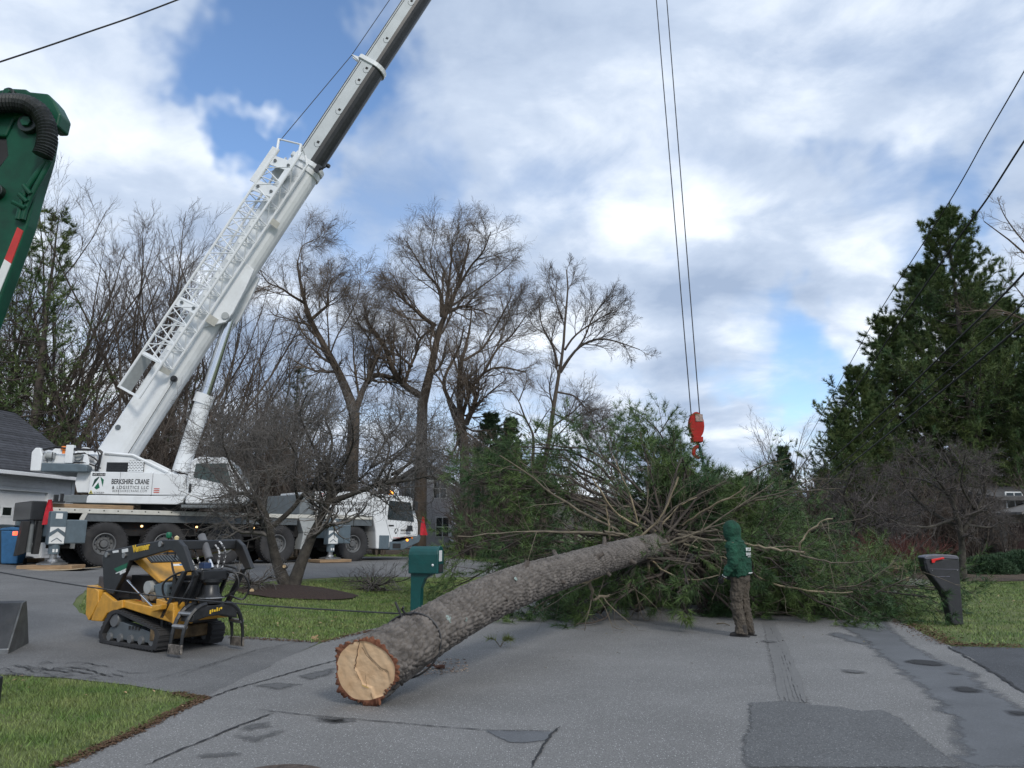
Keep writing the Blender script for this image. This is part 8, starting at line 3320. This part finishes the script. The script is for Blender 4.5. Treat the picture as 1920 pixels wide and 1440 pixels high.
# white cone ornaments
for (u, v, d, h, lab) in ((1577, 1045, 45, 1.15, 'taller white cone-shaped lawn ornament by the road'), (1566, 1046, 45, .72, 'shorter white cone-shaped lawn ornament by the road')):
    p = pt(u, v, d)
    o = empty('cone_ornament', (p.x, d, gz(p.x, d)))
    tag(o, lab, 'ornament')
    for k in range(10):
        a = 2 * PI * k / 10
        m = MB()
        m.tube([(.42 * h * .5 * math.cos(a), .42 * h * .5 * math.sin(a), 0), (0, 0, h * 1.4)], .02, 4)
        m.build('stay', WHITES, o)
    for k in range(5):
        r = .21 * h * (1 - k / 5.5)
        m = MB()
        m.tube([(r * math.cos(a), r * math.sin(a), h * 1.4 * k / 5.5) for a in np.linspace(0, 2 * PI, 13)], .02, 4, False)
        m.build('hoop', WHITES, o)
p = pt(1682, 1056, 28)
o = empty('wooden_rail', (p.x, 28, gz(p.x, 28)), -.1)
tag(o, 'small weathered two-board wooden rail beside the red shrub', 'rail')
for k in range(2):
    m = MB()
    m.mm((-.4, -.03, .42 + k * .16), (.42, .03, .54 + k * .16))
    m.build('plank', mat('weathered_board', (.20, .16, .10), .9, var=.25, scale=3, stretch=(1, 8, 8)), o, bevel=.01)
for x in (-.3, .32):
    m = MB()
    m.mm((x - .05, .03, 0), (x + .05, .12, .72))
    m.build('post', mat('weathered_board', (.20, .16, .10), .9), o)


# overhead wires
def wire(P, r, lab):
    V_ = [pt(*q) for q in P]
    Q_ = []
    for i in range(len(V_) - 1):
        p0, p1, p2, p3 = V_[max(i - 1, 0)], V_[i], V_[i + 1], V_[min(i + 2, len(V_) - 1)]
        for t in np.linspace(0, 1, 9)[:-1]:
            Q_.append(.5 * ((2 * p1) + (p2 - p0) * t + (2 * p0 - 5 * p1 + 4 * p2 - p3) * t * t + (3 * p1 - p0 - 3 * p2 + p3) * t ** 3))
    Q_.append(V_[-1])
    dd = Q_[0] - Q_[1]
    dd.z *= .3
    Q_ = [Q_[0] + dd.normalized() * 30] + Q_
    if P[-1][1] < 0:
        dd = Q_[-1] - Q_[-2]
        dd.z *= .3
        Q_.append(Q_[-1] + dd.normalized() * 30)
    m = MB()
    m.tube(Q_, r, 6)
    tag(m.build('overhead_wire', BLACKM, smooth=True), lab, 'wire', 'overhead wires')


wire([(-260, 200, 11), (0, 116, 11.5), (160, 62, 12), (332, 0, 12.5), (760, -170, 13.5)], .014, 'black overhead wire crossing the top left corner')
wire([(2150, -270, 9), (1920, 134, 12), (1850, 255, 14), (1773, 390, 16.5), (1640, 600, 23), (1545, 770, 33), (1500, 850, 42)], .0125, 'uppermost wire on the right, thin and straight past the pine top')
wire([(2150, -60, 8.5), (1990, 165, 10), (1920, 265, 11), (1856, 365, 12.3), (1820, 415, 13), (1782, 468, 14), (1681, 612, 18), (1600, 735, 24), (1500, 880, 42)], .016, 'twisted wire sagging in front of the pine tops')
wire([(2150, 240, 8.5), (1920, 512, 11), (1782, 650, 14), (1661, 768, 19), (1580, 842, 27), (1490, 920, 48)], .017, 'thick wire crossing the middle of the pines, highest of three')
wire([(2150, 310, 8.5), (1920, 568, 11), (1742, 725, 15.5), (1580, 868, 27), (1490, 940, 48)], .011, 'thin wire between two thick ones crossing the pines')
wire([(2150, 390, 8.5), (1920, 606, 11), (1725, 766, 15.5), (1560, 898, 29), (1490, 955, 48)], .017, 'thick wire crossing the lower pines, lowest of three')
# wooded hills that close the view
rng = np.random.default_rng(5)
xs_ = np.linspace(-420, 420, 90)
vs, fs = [], []
for j, (yy, hh) in enumerate(((128, 0), (140, 4.5), (165, 8.5), (210, 10.5), (330, 9), (400, 0))):
    for i, x in enumerate(xs_):
        vs.append((x, yy + 6 * math.sin(x * .02), -1 + hh * (1 + .25 * math.sin(x * .017 + 1) + .12 * math.sin(x * .06 + j)) + (rng.normal() * .35 if hh else 0)))
n_ = len(xs_)
for j in range(5):
    for i in range(n_ - 1):
        q_ = j * n_ + i
        fs.append((q_, q_ + 1, q_ + n_ + 1, q_ + n_))
m = MB()
m.add(vs, fs)
tag(m.build('hills', mat('wooded_hill', (.045, .042, .034), 1.0, c2=(.085, .075, .06), scale=.25, detail=10, bump=.8, bscale=1.5, dist=.8), smooth=True), kind='structure')
